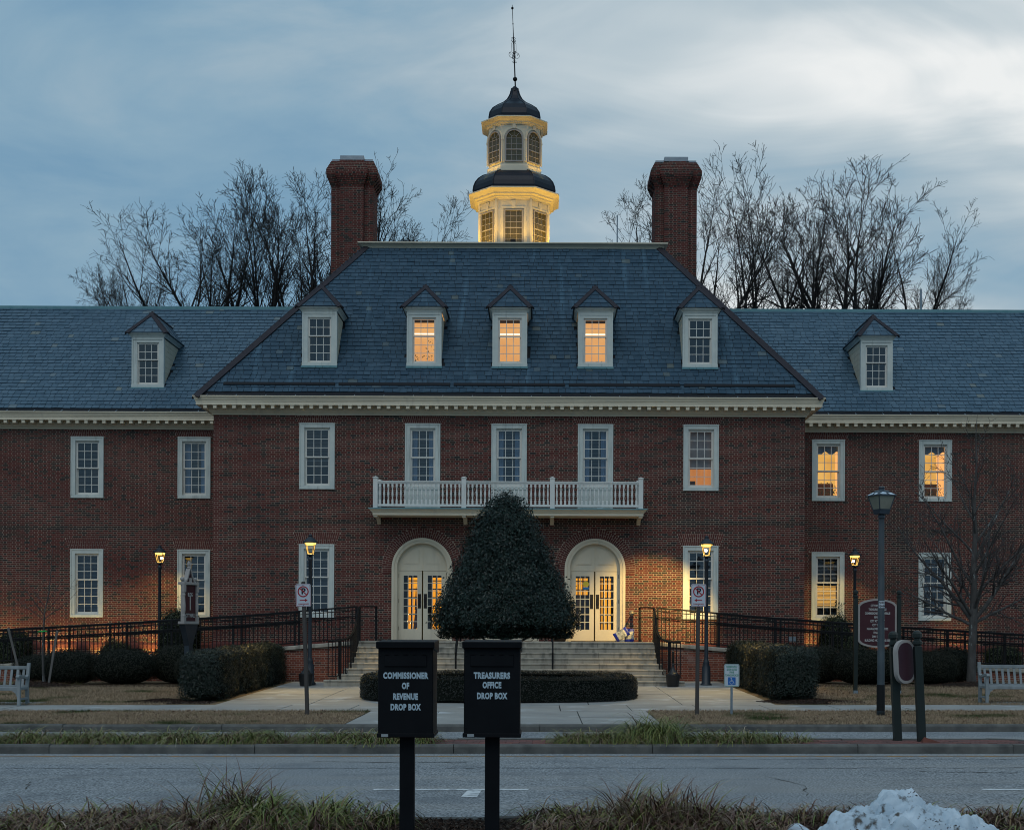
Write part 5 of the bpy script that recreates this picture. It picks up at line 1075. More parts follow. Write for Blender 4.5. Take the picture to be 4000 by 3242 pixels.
# ------------------------------------------------------------------ ramps beside the steps
RY0, RY1 = 40.48, 42.30
RAMP = [(4.42, 2.385), (7.8, 2.105), (11.9, 1.83), (15.65, 1.61), (22.0, 1.22)]    # distance from the centre line, rail height
def rail_z(u):
    for (a, za), (b, zb) in zip(RAMP, RAMP[1:]):
        if u <= b: return za+(zb-za)*(u-a)/(b-a)
    return RAMP[-1][1]
def rampz(u): return rail_z(u)-1.055
for sgn, nm in ((-1, 'left'), (1, 'right')):
    rp = empty('access_ramp', (0, 0, 0), 0, f'brick access ramp with stone coping rising to the doors from the {nm}', 'ramp', 'ramps either side of the steps'); us = [4.60]+[4.8+.5*k for k in range(35)]
    mb = MB()
    for a, b in zip(us, us[1:]):
        xa, xb = CX+sgn*a, CX+sgn*b; mb.quad((xa, RY0+.1, rampz(a)-.02), (xb, RY0+.1, rampz(b)-.02), (xb, RY1, rampz(b)-.02), (xa, RY1, rampz(a)-.02)); mb.quad((xa, RY0+.02, -.1), (xb, RY0+.02, -.1), (xb, RY0+.02, rampz(b)-.05), (xa, RY0+.02, rampz(a)-.05))
    mb.build('ramp_body', 'mortar', rp)
    u = 4.58
    while u < 21:
        l = 1.5; a, b = u+.004, u+l-.004; mb = MB(); pr = [(RY0-.07, -.115), (RY0-.07, -.02), (RY0-.055, 0), (RY0+.26, 0), (RY0+.26, -.115)]; xa, xb = CX+sgn*a, CX+sgn*b; n = len(pr)
        mb.add([(xa, y, z+rampz(a)+.02) for y, z in pr]+[(xb, y, z+rampz(b)+.02) for y, z in pr], [tuple(range(n)), tuple(range(2*n-1, n-1, -1))]+[(i, (i+1) % n, (i+1) % n+n, i+n) for i in range(n)]); mb.build('coping', 'limestone', rp, bevel=.006); u += l
    B = []; T = []; rng = np.random.default_rng(20+sgn); z = .02; c = 0
    while z < 1.3:
        x = 4.60-(c % 2)*.155; k = 0
        while x < 21:
            w = .1905 if k % 2 == 0 else .0895; a, b = max(x, 4.6), x+w
            if b-a > .02 and z+.058 < rampz(b)-.08: xa, xb = sorted((CX+sgn*a, CX+sgn*b)); B.append((xa, xb, RY0+.02-.004+rng.normal(0, .001), RY0+.03, z, z+.055)); T.append(rng.random()**1.3)
            x += w+JT; k += 1
        z += CH; c += 1
    B = np.array(B); T = np.array(T); dist = np.abs((B[:, 0]+B[:, 1])/2-CX); pick = np.where((dist < 6.6) & (B[:, 1]-B[:, 0] > .15))[0][:150]
    rv = {}
    for i in pick:
        key = round(T[i]*6)/6
        if key not in rv: rv[key] = boxes_mesh('brick', [(-.0952, .0952, 0, .02, -.0275, .0275)], [key], 'ramp_brick')
        link('brick', rv[key], rp, ((B[i, 0]+B[i, 1])/2, B[i, 2], (B[i, 4]+B[i, 5])/2))
    rest = np.ones(len(B), bool); rest[pick] = False; tag(link('ramp_brickwork', boxes_mesh('ramp_brickwork', B[rest], T[rest], 'ramp_brick'), rp), kind='stuff')
pk = MB().tube([(0, 0, 0), (0, 0, .93)], .0165, 4).mesh('picket', 'black_iron'); po = MB().box(-.030, .030, -.030, .030, 0, 1.06).mesh('post', 'black_iron')
def ramp_rail(sgn, y, label, u0=4.55, u1=19.0, pitch=.125, post=1.85):
    r = empty('ramp_railing', (CX, y, 0), 0, label, 'railing', 'black railings along the ramps'); us = [u0+(u1-u0)*k/26 for k in range(27)]
    for off, rad, nm in ((0.0, .024, 'top_rail'), (-.105, .013, 'upper_rail'), (-.29, .019, 'handrail'), (-.345, .013, 'lower_handrail'), (-.95, .016, 'bottom_rail')):
        yo = -.06 if 'handrail' == nm else 0; MB().tube([(sgn*u, yo, rail_z(u)+off) for u in us], rad, 6).build(nm, 'black_iron', r)
    u = u0+.04; k = 0; step = int(round(post/pitch))
    while u < u1:
        if k % step == 0: link('post', po, r, (sgn*u, 0, rail_z(u)-1.06))
        elif y < RY1-.5: link('picket', pk, r, (sgn*u, 0, rail_z(u)-.955))
        u += pitch; k += 1
ramp_rail(-1, RY0+.10, 'black iron railing on the street side of the ramp left of the steps')
ramp_rail(1, RY0+.10, 'black iron railing on the street side of the ramp right of the steps')
ramp_rail(-1, RY1-.06, 'black iron railing beside the brick wall on the ramp left of the steps', u0=6.6, pitch=.14)
ramp_rail(1, RY1-.06, 'black iron railing beside the brick wall on the ramp right of the steps', u0=6.6, pitch=.14)
# flared railings at the ends of the steps
def step_rail(sgn, label):
    r = empty('step_railing', (CX, 0, 0), 0, label, 'railing', 'flared railings at the sides of the steps')
    C = [(4.47, 40.45, 2.37), (4.47, 40.2, 2.33), (4.46, 39.8, 2.08), (4.45, 39.4, 1.82), (4.46, 39.0, 1.62), (4.50, 38.65, 1.49), (4.58, 38.35, 1.41), (4.70, 38.08, 1.37), (4.84, 37.88, 1.355), (5.0, 37.80, 1.355)]
    P = [(sgn*a, b, c) for a, b, c in C]; mb = MB()
    for p, q_ in zip(P, P[1:]): pass
    mb.tube(P, .030, 6); mb.build('handrail', 'black_iron', r); low = []
    def stepz(y): k = int((y-37.7)/TS); return Z0S+RS*max(0, min(8, k+1))
    for i, (a, b, c) in enumerate(P): low.append((a, b, c-1.0 if i > 1 else c-1.02))
    MB().tube(low, .014, 5).build('bottom_rail', 'black_iron', r)
    L = [0]
    for p, q_ in zip(P, P[1:]): L.append(L[-1]+(Vector(p)-Vector(q_)).length)
    n = int(L[-1]/.115)
    for k in range(n+1):
        s = L[-1]*k/n; i = max(j for j in range(len(L)-1) if L[j] <= s+1e-9); t = (s-L[i])/(L[i+1]-L[i]); p = Vector(P[i]).lerp(Vector(P[i+1]), t)
        link('picket', pk, r, (p.x, p.y, p.z-1.0)).scale = (1, 1, 1.06)
    for i in (0, 7): MB().box(-.03, .03, -.03, .03, -1.08 if i == 0 else -1.1, .0).build('post', 'black_iron', r, P[i])
    MB().box(-.035, .035, -.035, .035, 0, 1.08).build('post', 'black_iron', r, (sgn*4.15, 41.95, ZP)); MB().tube([(sgn*4.47, 40.45, 2.37), (sgn*4.30, 41.2, 2.40), (sgn*4.15, 41.95, 2.40)], .021, 6).build('return_rail', 'black_iron', r)
    MB().tube([(sgn*4.47, 40.45, 2.08), (sgn*4.30, 41.2, 2.08), (sgn*4.15, 41.95, 2.08)], .015, 6).build('return_rail', 'black_iron', r)
step_rail(-1, 'curved black railing flaring out at the left end of the front steps'); step_rail(1, 'curved black railing flaring out at the right end of the front steps')
def mid_rail(x, label):
    r = empty('stair_handrail', (x, 0, 0), 0, label, 'railing', 'handrails up the middle of the steps'); P = [(0, 38.3, 1.02), (0, 38.45, 1.16), (0, 40.35, 2.26), (0, 40.75, 2.30)]
    MB().tube(P, .028, 8).build('rail', 'black_iron', r); MB().tube([(a, b, c-.32) for a, b, c in P[1:]], .02, 6).build('rail', 'black_iron', r)
    for y, zt_, zb in ((38.45, 1.16, Z0S+RS*2), (40.7, 2.30, ZP)): MB().tube([(0, y, zb), (0, y, zt_)], .03, 8).build('post', 'black_iron', r)
mid_rail(CX-1.42, 'black handrail on the steps just left of the holly tree trunk'); mid_rail(CX+1.38, 'black handrail on the steps just right of the holly tree trunk')
# ================================================================== lamps
def lamp(x, y, z, label, H_=4.33):
    o = empty('street_lamp', (x, y, z), 0, label, 'street lamp', 'lit lantern lamps before the building'); k = MB()
    k.lathe([(.17, 0), (.17, .05), (.13, .08), (.12, .55), (.085, .62), (.095, .66), (.075, .72), (.055, .80), (.050, H_-.78), (.065, H_-.76), (.065, H_-.70), (.045, H_-.68), (.045, H_-.62)], 14); k.build('post', 'lamp_paint', o, smooth=True)
    zb, zt = H_-.60, H_-.26; cg = MB(); cg.lathe([(.10, zb-.03), (.115, zb), (.105, zb+.02), (.02, zb+.02)], 12)
    for t in range(4): a = PI/4+t*PI/2; cg.tube([(.10*math.cos(a), .10*math.sin(a), zb), (.19*math.cos(a), .19*math.sin(a), zt)], .009, 4)
    cg.build('cage', 'lamp_paint', o); hd = MB(); hd.lathe([(.22, zt), (.225, zt+.015), (.20, zt+.04), (.12, zt+.12), (.06, zt+.16), (.055, zt+.20), (.07, zt+.205), (.05, zt+.225), (.02, zt+.25), (.004, zt+.26)], 14); hd.build('hood', 'lamp_paint', o, smooth=True)
    MB().lathe([(.001, zt-.075), (.09, zt-.070), (.145, zt-.045), (.165, zt-.012), (.165, zt-.004), (.001, zt-.002)], 18).build('lamp_lens', 'lamp_glow', o)
    ed = MB()
    for t in range(4): a = PI/4+t*PI/2+.02; ed.tube([(.094*math.cos(a), .094*math.sin(a), zb+.03), (.178*math.cos(a), .178*math.sin(a), zt-.01)], .0095, 4)
    ed.tube([(.09*math.cos(t*PI/8), .09*math.sin(t*PI/8), zb+.028) for t in range(17)], .009, 4); ed.build('edge_glow', 'lamp_edge_glow', o)  # lamplight on the cage edges put in as glowing tubes
    gl = MB()
    for t in range(4):
        a, b = PI/4+t*PI/2, PI/4+(t+1)*PI/2; gl.quad((.098*math.cos(a), .098*math.sin(a), zb+.02), (.098*math.cos(b), .098*math.sin(b), zb+.02), (.186*math.cos(b), .186*math.sin(b), zt), (.186*math.cos(a), .186*math.sin(a), zt))
    gl.build('lantern_glass', 'lamp_glass', o); return o
LAMPS = {'A': (-12.55, 43.9), 'B': (-6.62, 38.3), 'D': (4.78, 38.3), 'F': (10.37, 43.9)}
for k_, lb in (('A', 'lit lantern on a dark post standing behind the far left ramp railing'), ('B', 'lit lantern on a dark post left of the front steps'), ('D', 'lit lantern on a dark post right of the front steps'), ('F', 'lit lantern on a dark post behind the directory sign')):
    lamp(*LAMPS[k_], .1, lb)
# light the lanterns and floods give
for k_, tgt, pw, sz in (('A', (-13.2, 45.7, 0.2), 150, 110), ('F', (9.8, 45.7, 0.2), 130, 110), ('B', (-5.9, 36.8, 0), 850, 110), ('D', (3.5, 42.45, 1.9), 1900, 58)):
    x, y = LAMPS[k_]; spot('lamp_light', (x, y, 4.05), tgt, pw, sz)
x, y = LAMPS['D']; spot('lamp_light', (x, y, 4.05), (x-.6, y-1.6, 0), 850, 112)
def flood(x, y, z, tgt, power, size, label, cat='floodlight', group=None, col=(1, .68, .20)):
    o = empty('floodlight', (x, y, z), math.atan2(-(tgt[0]-x), tgt[1]-y), label, cat, group); MB().box(-.09, .09, -.06, .04, .06, .20).build('housing', 'black_iron', o, bevel=.008); MB().box(-.02, .02, -.02, .02, -.1, .06).build('bracket', 'black_iron', o)
    if 17 < z < 18: o.scale = (.4, .4, .4)
    MB().box(-.075, .075, .041, .046, .075, .185).build('lamp_lens', 'lamp_glow', o); d = (Vector(tgt)-Vector((x, y, z+.13))).normalized(); p = Vector((x, y, z+.13))+d*(.14 if z < 17 else .35); spot('flood_light', p, tgt, power, size, col)
for x, nm in ((-18.3, 'leftmost'), (-16.5, 'beyond the young tree'), (-14.9, 'beside the low shrub'), (-13.1, 'by the tall shrub')): flood(x, 44.85, .35, (x, 45.7, 1.3), 115, 84, f'small black floodlight at the foot of the left wing, {nm}', group='floodlights along the wing walls')
for x, nm in ((8.95, 'nearest the main block corner'), (11.5, 'beside the directory sign'), (14.35, 'rightmost')): flood(x, 44.85, .35, (x, 45.7, 1.3), 130 if x < 10 else 55, 84, f'small black floodlight at the foot of the right wing, {nm}', group='floodlights along the wing walls')
for sx in (-1, 1):
    flood(CX+sx*1.75, CY-1.75, ZD+.1, (CX+sx*.9, CY-.9, ZD+1.9), 120, 120, f'small floodlight on the roof terrace at the cupola foot, {"left" if sx < 0 else "right"} front corner', group='floodlights round the cupola', col=(1, .60, .085))
    flood(CX+sx*2.1, CY+.2, ZD+.1, (CX+sx*1.2, CY, ZD+1.9), 70, 120, f'small floodlight on the roof terrace at the cupola foot, {"left" if sx < 0 else "right"} side', group='floodlights round the cupola', col=(1, .60, .085))
for sx in (-1, 1): flood(CX+sx*1.17, CY-1.17, 17.44, (CX+sx*.62, CY-.72, 19.4), 42, 95, f'small floodlight on the lower cupola cornice, {"left" if sx < 0 else "right"} of the lantern', group='floodlights round the cupola', col=(1, .60, .085))
flood(CX, CY-2.2, ZD+.1, (CX, CY-1.2, ZD+1.7), 48, 100, 'small floodlight on the roof terrace in front of the cupola', group='floodlights round the cupola', col=(1, .60, .085))
# old unlit lamp by the kerb
o = empty('old_street_lamp', (6.85, 26.75, gz(6.85, 26.75)), 0, 'unlit four-sided lantern on a weathered pole with a numbered tag', 'street lamp'); k = MB(); Hh = 4.58
k.tube([(0, 0, 0), (0, 0, .12), (0, 0, 3.98)], [.082, .078, .055], 14); k.build('pole', 'worn_pole', o, smooth=True); MB().tube([(0, 0, .10), (0, 0, .62)], [.083, .081], 14, cap=False).build('base_wrap', 'black_iron', o, smooth=True)
MB().lathe([(.05, 3.94), (.075, 3.97), (.075, 4.02), (.04, 4.04)], 12).build('collar', 'old_lamp_metal', o)
def frus(mb, a0, z0, a1, z1, rot=PI/4): mb.lathe([(a0*1.414, z0), (a1*1.414, z1)], 4, ang0=rot)
b = MB(); frus(b, .11, 4.04, .125, 4.14); b.build('lantern_base', 'old_lamp_metal', o, rot=(0, 0, .35)); gl = MB(); frus(gl, .115, 4.14, .185, 4.40); gl.build('lantern_glass', 'lamp_frost', o, rot=(0, 0, .35))
for t in range(4): a = PI/4+t*PI/2; MB().tube([(.120*1.414*math.cos(a), .120*1.414*math.sin(a), 4.13), (.190*1.414*math.cos(a), .190*1.414*math.sin(a), 4.41)], .013, 4).build('corner_bar', 'old_lamp_metal', o, rot=(0, 0, .35))
hd = MB(); frus(hd, .215, 4.40, .215, 4.415); frus(hd, .215, 4.415, .085, 4.52); hd.lathe([(.06, 4.52), (.06, 4.565), (.07, 4.57), (.05, 4.60), (.01, 4.605)], 10); hd.build('hood', 'old_lamp_metal', o, rot=(0, 0, .35))
sn = MB()
for (t, w_, c_) in ((3, .16, -.02), (2, .17, 0), (3, .07, .10)):
    a = PI/4+t*PI/2+.35; pass
for y_, xa, xb, h0, h1 in ((0, -.20, -.02, .10, .55), (0, .05, .18, .08, .42)):
    P = []
    for u_, v_ in ((xa, h0), ((xa+xb)/2, h0-.05), (xb, h0), (xb*.8, h1*.8), ((xa+xb)/2, h1), (xa*.7, h1*.75)): hh = .215-(.130)*v_; P.append((u_*(1-.5*v_), -hh-.006, 4.415+.105*v_+.006))
    sn.add(P, [tuple(range(6))])
so = sn.build('snow_patch', 'lamp_snow', o, rot=(0, 0, .35)); so2 = link('snow_patch', so.data, o, rot=(0, 0, .35-PI/2))
tg = MB(); n = 8; R0 = .072
for i in range(n):
    a0, a1 = -PI/2-.95+1.9*i/n, -PI/2-.95+1.9*(i+1)/n; tg.quad((R0*math.cos(a0), R0*math.sin(a0), 2.16), (R0*math.cos(a1), R0*math.sin(a1), 2.16), (R0*math.cos(a1), R0*math.sin(a1), 2.30), (R0*math.cos(a0), R0*math.sin(a0), 2.30))
tg.build('number_tag', 'sign_white', o); text('tag_number', 'N1012', .055, o, (0, -.0745, 2.265), 'sign_black', xs=.85, bold=.001); text('tag_number', 'QA04', .055, o, (.0, -.0745, 2.20), 'sign_black', xs=.85, bold=.001)
# ================================================================== road signs
def no_parking(x, y, lean_, arrow, label):
    o = empty('no_parking_sign', (x, y, gz(x, y)), 0, label, 'traffic sign', 'no parking signs'); o.rotation_euler = (0, lean_, 0)
    k = MB().box(-.038, .038, -.02, .056, -.2, 2.70); k.build('post', 'post_brown', o, bevel=.012, segs=2); z = 2.42; y0 = -.030
    MB().prism(rrect(.305, .457, .03), y0, y0+.004).build('sign_plate', 'sign_white', o, (0, 0, z)); b_ = MB(); ring_prism(b_, rrect(.285, .437, .024), rrect(.271, .423, .018), y0-.002, y0); b_.build('border', 'sign_red', o, (0, 0, z))
    rg = MB(); n = 32; ring_prism(rg, [(.112*math.cos(2*PI*i/n), .112*math.sin(2*PI*i/n)) for i in range(n)], [(.089*math.cos(2*PI*i/n), .089*math.sin(2*PI*i/n)) for i in range(n)], y0-.0035, y0); c, s = .707, .707
    rg.prism([(-.095*c-.010*s, .095*s-.010*c), (-.095*c+.010*s, .095*s+.010*c), (.095*c+.010*s, -.095*s+.010*c), (.095*c-.010*s, -.095*s-.010*c)], y0-.0045, y0-.001); rg.build('ban_ring', 'sign_red', o, (0, 0, z+.075))
    text('letter_p', 'P', .17, o, (.004, y0-.001, z+.077), 'sign_black', bold=.006, xs=1.0); m = -1 if arrow < 0 else 1
    ar = MB(); ar.prism([(-.075*m, .009), (.035*m, .009), (.035*m, .032), (.085*m, 0), (.035*m, -.032), (.035*m, -.009), (-.075*m, -.009)][::m], y0-.002, y0); ar.build('arrow', 'sign_red', o, (0, 0, z-.10))
    text('lettering', 'TOWING ENFORCED', .036, o, (0, y0-.001, z-.178), 'sign_red', xs=.62, bold=.0008); MB().lathe([(.011, 0), (.011, .004), (.001, .007)], 10).build('bolt', 'galvanised', o, (0, y0, z-.195), (PI/2, 0, 0)); MB().lathe([(.011, 0), (.011, .004), (.001, .007)], 10).build('bolt', 'galvanised', o, (0, y0, z+.205), (PI/2, 0, 0))
no_parking(-4.70, 26.9, -math.radians(2.0), 1, 'leaning no parking sign with red arrow pointing right, left of the drop boxes')
no_parking(3.19, 27.0, math.radians(.4), -1, 'no parking sign with red arrow pointing left, right of the holly tree')
x, y = 3.89, 27.0; o = empty('reserved_parking_sign', (x, y, gz(x, y)), 0, 'low green bordered reserved parking sign with blue wheelchair square', 'traffic sign'); MB().box(-.022, .022, 0, .03, -.1, 1.0).build('post', 'galvanised', o); z = .80; y0 = -.008
MB().prism(rrect(.305, .457, .03), y0, y0+.004).build('sign_plate', 'sign_white', o, (0, 0, z)); b_ = MB(); ring_prism(b_, rrect(.290, .442, .026), rrect(.276, .428, .02), y0-.002, y0); b_.build('border', 'sign_green', o, (0, 0, z))
for s, dz, sz, xs_ in (('RESERVED', .175, .060, .82), ('$100-$500', .117, .060, .80), ('FINE', .060, .056, .85), ('TOWING ENFORCED', .000, .056, .50)): text('lettering', s, sz, o, (0, y0-.001, z+dz), 'sign_green', xs=xs_, bold=.0012)
MB().prism(rrect(.155, .155, .006), y0-.002, y0).build('blue_square', 'sign_blue', o, (0, 0, z-.115)); w_ = MB(); w_.tube([(x_, 0, z_) for x_, z_ in arc(-.005, -.025, .036, 95, 360)], .0055, 4); w_.tube([(-.012, 0, .045), (-.008, 0, -.005), (.028, 0, -.005), (.042, 0, -.042), (.056, 0, -.036)], .006, 4); w_.tube([(-.01, 0, .020), (.024, 0, .020)], .005, 4); w_.lathe([(.0, -.002), (.011, -.002), (.011, .002), (0, .002)], 10, -.013, 0)
wo = w_.build('wheelchair_symbol', 'sign_white', o, (0, y0-.004, z-.115)); wo.scale = (1, .4, 1)
hb = MB().lathe([(.0, -.002), (.012, -.002), (.012, .002), (0, .002)], 12).build('wheelchair_symbol', 'sign_white', o, (-.013, y0-.005, z-.062), (PI/2, 0, 0))
# directory sign
x, y = 8.71, 34.4; o = empty('directory_sign', (x, y, gz(x, y)), 0, 'maroon directory board listing city offices between two dark posts', 'sign')
for s in (-1, 1):
    k = MB().box(-.05, .05, -.05, .05, 0, 2.46); k.lathe([(.05, 2.46), (.05, 2.48), (.068, 2.49), (.068, 2.53), (.045, 2.545), (.045, 2.565), (.066, 2.58), (.066, 2.64), (.035, 2.67), (.01, 2.675)], 8, ang0=PI/8); k.build('post', 'green_post', o, (s*.56, 0, 0)); MB().box(-.056, .056, -.056, .056, 0, .085).build('post_shoe', 'galvanised', o, (s*.56, 0, 0))
def board(w, h, arch_, notch, n=10):
    a, b = w/2, h/2; top = []
    for k_ in range(n+1): t = -1+2*k_/n; top.append((t*(a-notch), b-notch*.55+arch_*(1-t*t)))
    nt = [(a-notch*.55, b-notch*.85), (a-notch*.1, b-notch*1.3), (a, b-notch*1.5)]; r = top+nt
    return r+[(x_, -z_) for x_, z_ in r[::-1]] if False else r+[(p[0], -p[1]) for p in r[::-1] if True][:3]+[(p[0], -p[1]) for p in top[::-1]]+[(-p[0], -p[1]) for p in nt]+[(-p[0], p[1]) for p in nt[::-1]]
bo = board(1.0, 1.22, .075, .10); bi = [(p[0]*.90, p[1]*.925) for p in bo]; zc_ = 1.82; MB().prism(bo, -.02, .02).build('board', 'sign_cream', o, (0, 0, zc_)); MB().prism(bi, -.026, -.02).build('panel', 'maroon', o, (0, 0, zc_))
for i, s in enumerate(('CITY MANAGER', "TREASURER'S OFFICE", 'COMMISSIONER OF REVENUE', 'MAYOR', 'CITY ATTORNEY', 'CITY CLERK', 'MANAGEMENT SERVICES', 'FINANCE', 'DMV SELECT', 'BUILDING HOURS 8:30-5:00')): text('lettering', s, .082, o, (0, -.028, zc_+.45-i*.0995), 'sign_letter', xs=.60 if i != 9 else .66, bold=.0015)
# oval sign on the median
x, y = 5.80, 20.85; o = empty('median_sign', (x, y, gsl(x)-.03), 0, 'blank maroon oval board between two leaning dark green posts on the median', 'sign'); o.rotation_euler = (0, -math.radians(2.7), 0)
for s, yy in ((-1, .14), (1, -.10)):
    k = MB().box(-.058, .058, -.058, .058, 0, 1.50); k.lathe([(.062, 1.50), (.05, 1.515), (.075, 1.54), (.075, 1.58), (.05, 1.60), (.05, 1.625), (.078, 1.645), (.078, 1.70), (.055, 1.735), (.02, 1.75)], 8, ang0=PI/8); k.build('post', 'green_post', o, (s*.155, yy, 0))
bo = rrect(.42, .68, .19, 8); bi = rrect(.34, .59, .15, 8); bd = MB().prism(bo, -.035, .035).build('board', 'sign_cream', o, (-.045, -.04, 1.27), (0, 0, math.radians(33))); MB().prism(bi, -.037, -.028).prism([(p[0]*1.0, p[1]) for p in bi], .028, .037).build('panel', 'maroon_dark', bd)
MB().add([(-.14, -.05, 0), (.16, -.05, 0), (.16, .1, 0), (-.14, .1, 0), (-.10, 0, .09)], [(0, 1, 4), (1, 2, 4), (2, 3, 4), (3, 0, 4), (0, 3, 2, 1)]).build('broken_brick', 'clay_red', None, (6.05, 20.6, gsl(6)-.01)); tag(bpy.data.objects['broken_brick'], 'broken brick wedge lying at the foot of the right median sign post', 'brick')
# building number sign
x, y = -8.98, 34.0; o = empty('building_sign', (x, y, gz(x, y)), 0, 'maroon and cream sign reading BLDG 1 CITY HALL with pointed pediment', 'sign'); rz = math.radians(68); hh_ = empty('sign_frame', (0, 0, 0)); bpy.data.objects.remove(hh_); o.rotation_euler = (0, 0, rz)
MB().box(-.075, .075, -.075, .075, 0, 1.55).add([(-.075, -.075, 1.25), (.075, -.075, 1.25), (.075, .075, 1.25), (-.075, .075, 1.25), (-.27, -.09, 1.80), (.27, -.09, 1.80), (.27, .09, 1.80), (-.27, .09, 1.80)], [(0, 1, 5, 4), (1, 2, 6, 5), (2, 3, 7, 6), (3, 0, 4, 7), (4, 5, 6, 7)]).build('post', 'lamp_paint', o)
fr = MB(); fr.box(-.31, .31, -.10, .10, 1.80, 1.87); fr.box(-.31, .31, -.10, .10, 2.80, 2.87); fr.box(-.285, .285, -.035, .035, 1.87, 2.80); fr.build('frame', 'sign_cream', o, bevel=.006)
for s in (-1, 1):
    c = MB(); c.box(-.04, .04, -.04, .04, 1.87, 1.99); c.box(-.04, .04, -.04, .04, 2.62, 2.80); c.lathe([(.035, 1.99), (.042, 2.02), (.028, 2.05), (.042, 2.15), (.045, 2.25), (.028, 2.50), (.04, 2.55), (.03, 2.58), (.04, 2.62)], 10); c.build('column', 'sign_cream', o, (s*.265, -.055, 0)); MB().lathe([(.02, 2.87), (.028, 2.89)]+[(.055*math.sin(PI*k_/8)+.001, 2.945-.055*math.cos(PI*k_/8)) for k_ in range(1, 9)], 12).build('ball_finial', 'sign_cream', o, (s*.265, 0, 0))
    sc = MB(); sc.prism([(s*.24, 2.87), (s*.20, 2.89), (s*.12, 2.98), (s*.06, 3.14), (s*.025, 3.22), (s*.0, 3.22), (s*.03, 3.12), (s*.09, 2.96), (s*.14, 2.89), (s*.16, 2.87)][::s], -.06, .06); sc.build('pediment_scroll', 'sign_cream', o)
MB().prism([(-.15, 2.87), (.15, 2.87), (0, 3.14)], -.03, .03).build('pediment', 'maroon', o); MB().lathe([(.03, 3.20), (.05, 3.24), (.03, 3.27), (.045, 3.32), (.035, 3.38), (.01, 3.41)], 10).build('finial', 'sign_cream', o); MB().box(-.045, .045, -.07, .0, 2.87, 2.98).build('keystone', 'sign_cream', o)
MB().box(-.215, .215, -.045, -.035, 1.88, 2.79).build('panel', 'maroon', o)
text('lettering', 'BLDG', .125, o, (0, -.047, 2.55), 'sign_letter', xs=.62, bold=.002); text('lettering', '1', .50, o, (0, -.047, 2.31), 'sign_letter', xs=.55, bold=.002); text('lettering', 'CITY HALL', .13, o, (0, -.047, 2.02), 'sign_letter', xs=.62, bold=.002)
# ================================================================== drop boxes
def dropbox(x0, x1, lines, label, y=11.3):
    xc = (x0+x1)/2; w = x1-x0; o = empty('drop_box', (xc, y, gsl(xc)), 0, label, 'drop box', 'drop boxes on posts'); a = w/2; zb, zt = .842, 1.655
    k = MB().box(-a, a, 0, .46, zb, zt-.03); k.build('body', 'box_black', o, bevel=.006); MB().box(-a-.010, a+.010, -.006, .47, zb+.0, zb+.035).build('bottom_flange', 'box_black', o, bevel=.004)
    lid = MB(); lid.add([(-a-.014, -.045, zt-.055), (a+.014, -.045, zt-.055), (a+.014, .48, zt-.10), (-a-.014, .48, zt-.10), (-a-.014, -.048, zt), (a+.014, -.048, zt), (a+.014, .48, zt+.012), (-a-.014, .48, zt+.012)], [(0, 3, 2, 1), (4, 5, 6, 7), (0, 1, 5, 4), (1, 2, 6, 5), (2, 3, 7, 6), (3, 0, 4, 7)]); lid.build('lid', 'box_black', o, bevel=.005)
    MB().box(-a+.055, a-.055, -.012, .002, zt-.21, zt-.108).build('flap', 'box_black', o, bevel=.003); hg = MB(); 
    for i in range(5): xx = -a+.075+i*(w-.15)/4; hg.tube([(xx-.018, -.013, zt-.110), (xx+.018, -.013, zt-.110)], .006, 6)
    hg.build('flap_hinge', 'box_black', o)
    for sx in (-1, 1):
        for zz in (zb+.08, zb+.40, zt-.12): MB().lathe([(.006, 0), (.005, .003), (.001, .004)], 8).build('rivet', 'box_black', o, (sx*(a-.018), 0, zz), (PI/2, 0, 0))
    MB().box(-a+.03, -a+.088, -.0095, -.006, zb+.006, zb+.030).build('maker_tag', 'box_tag', o); MB().box(-.062, .062, .13, .25, -.3, zb).build('post', 'box_black', o, bevel=.004)
    for s, z, sz, xs_ in lines: text('lettering', s, sz, o, (0, -.002, z), 'box_letter', xs=xs_, bold=.0040, sp=1.12)
dropbox(-1.374, -.908, [('COMMISSIONER', 1.365, .070, .685), ('OF', 1.278, .070, .64), ('REVENUE', 1.187, .070, .66), ('DROP BOX', 1.098, .070, .66)], 'black drop box lettered COMMISSIONER OF REVENUE on a post')
dropbox(-.645, -.170, [('TREASURERS', 1.365, .070, .70), ('OFFICE', 1.285, .070, .64), ('DROP BOX', 1.193, .070, .66)], 'black drop box lettered TREASURERS OFFICE on a post')
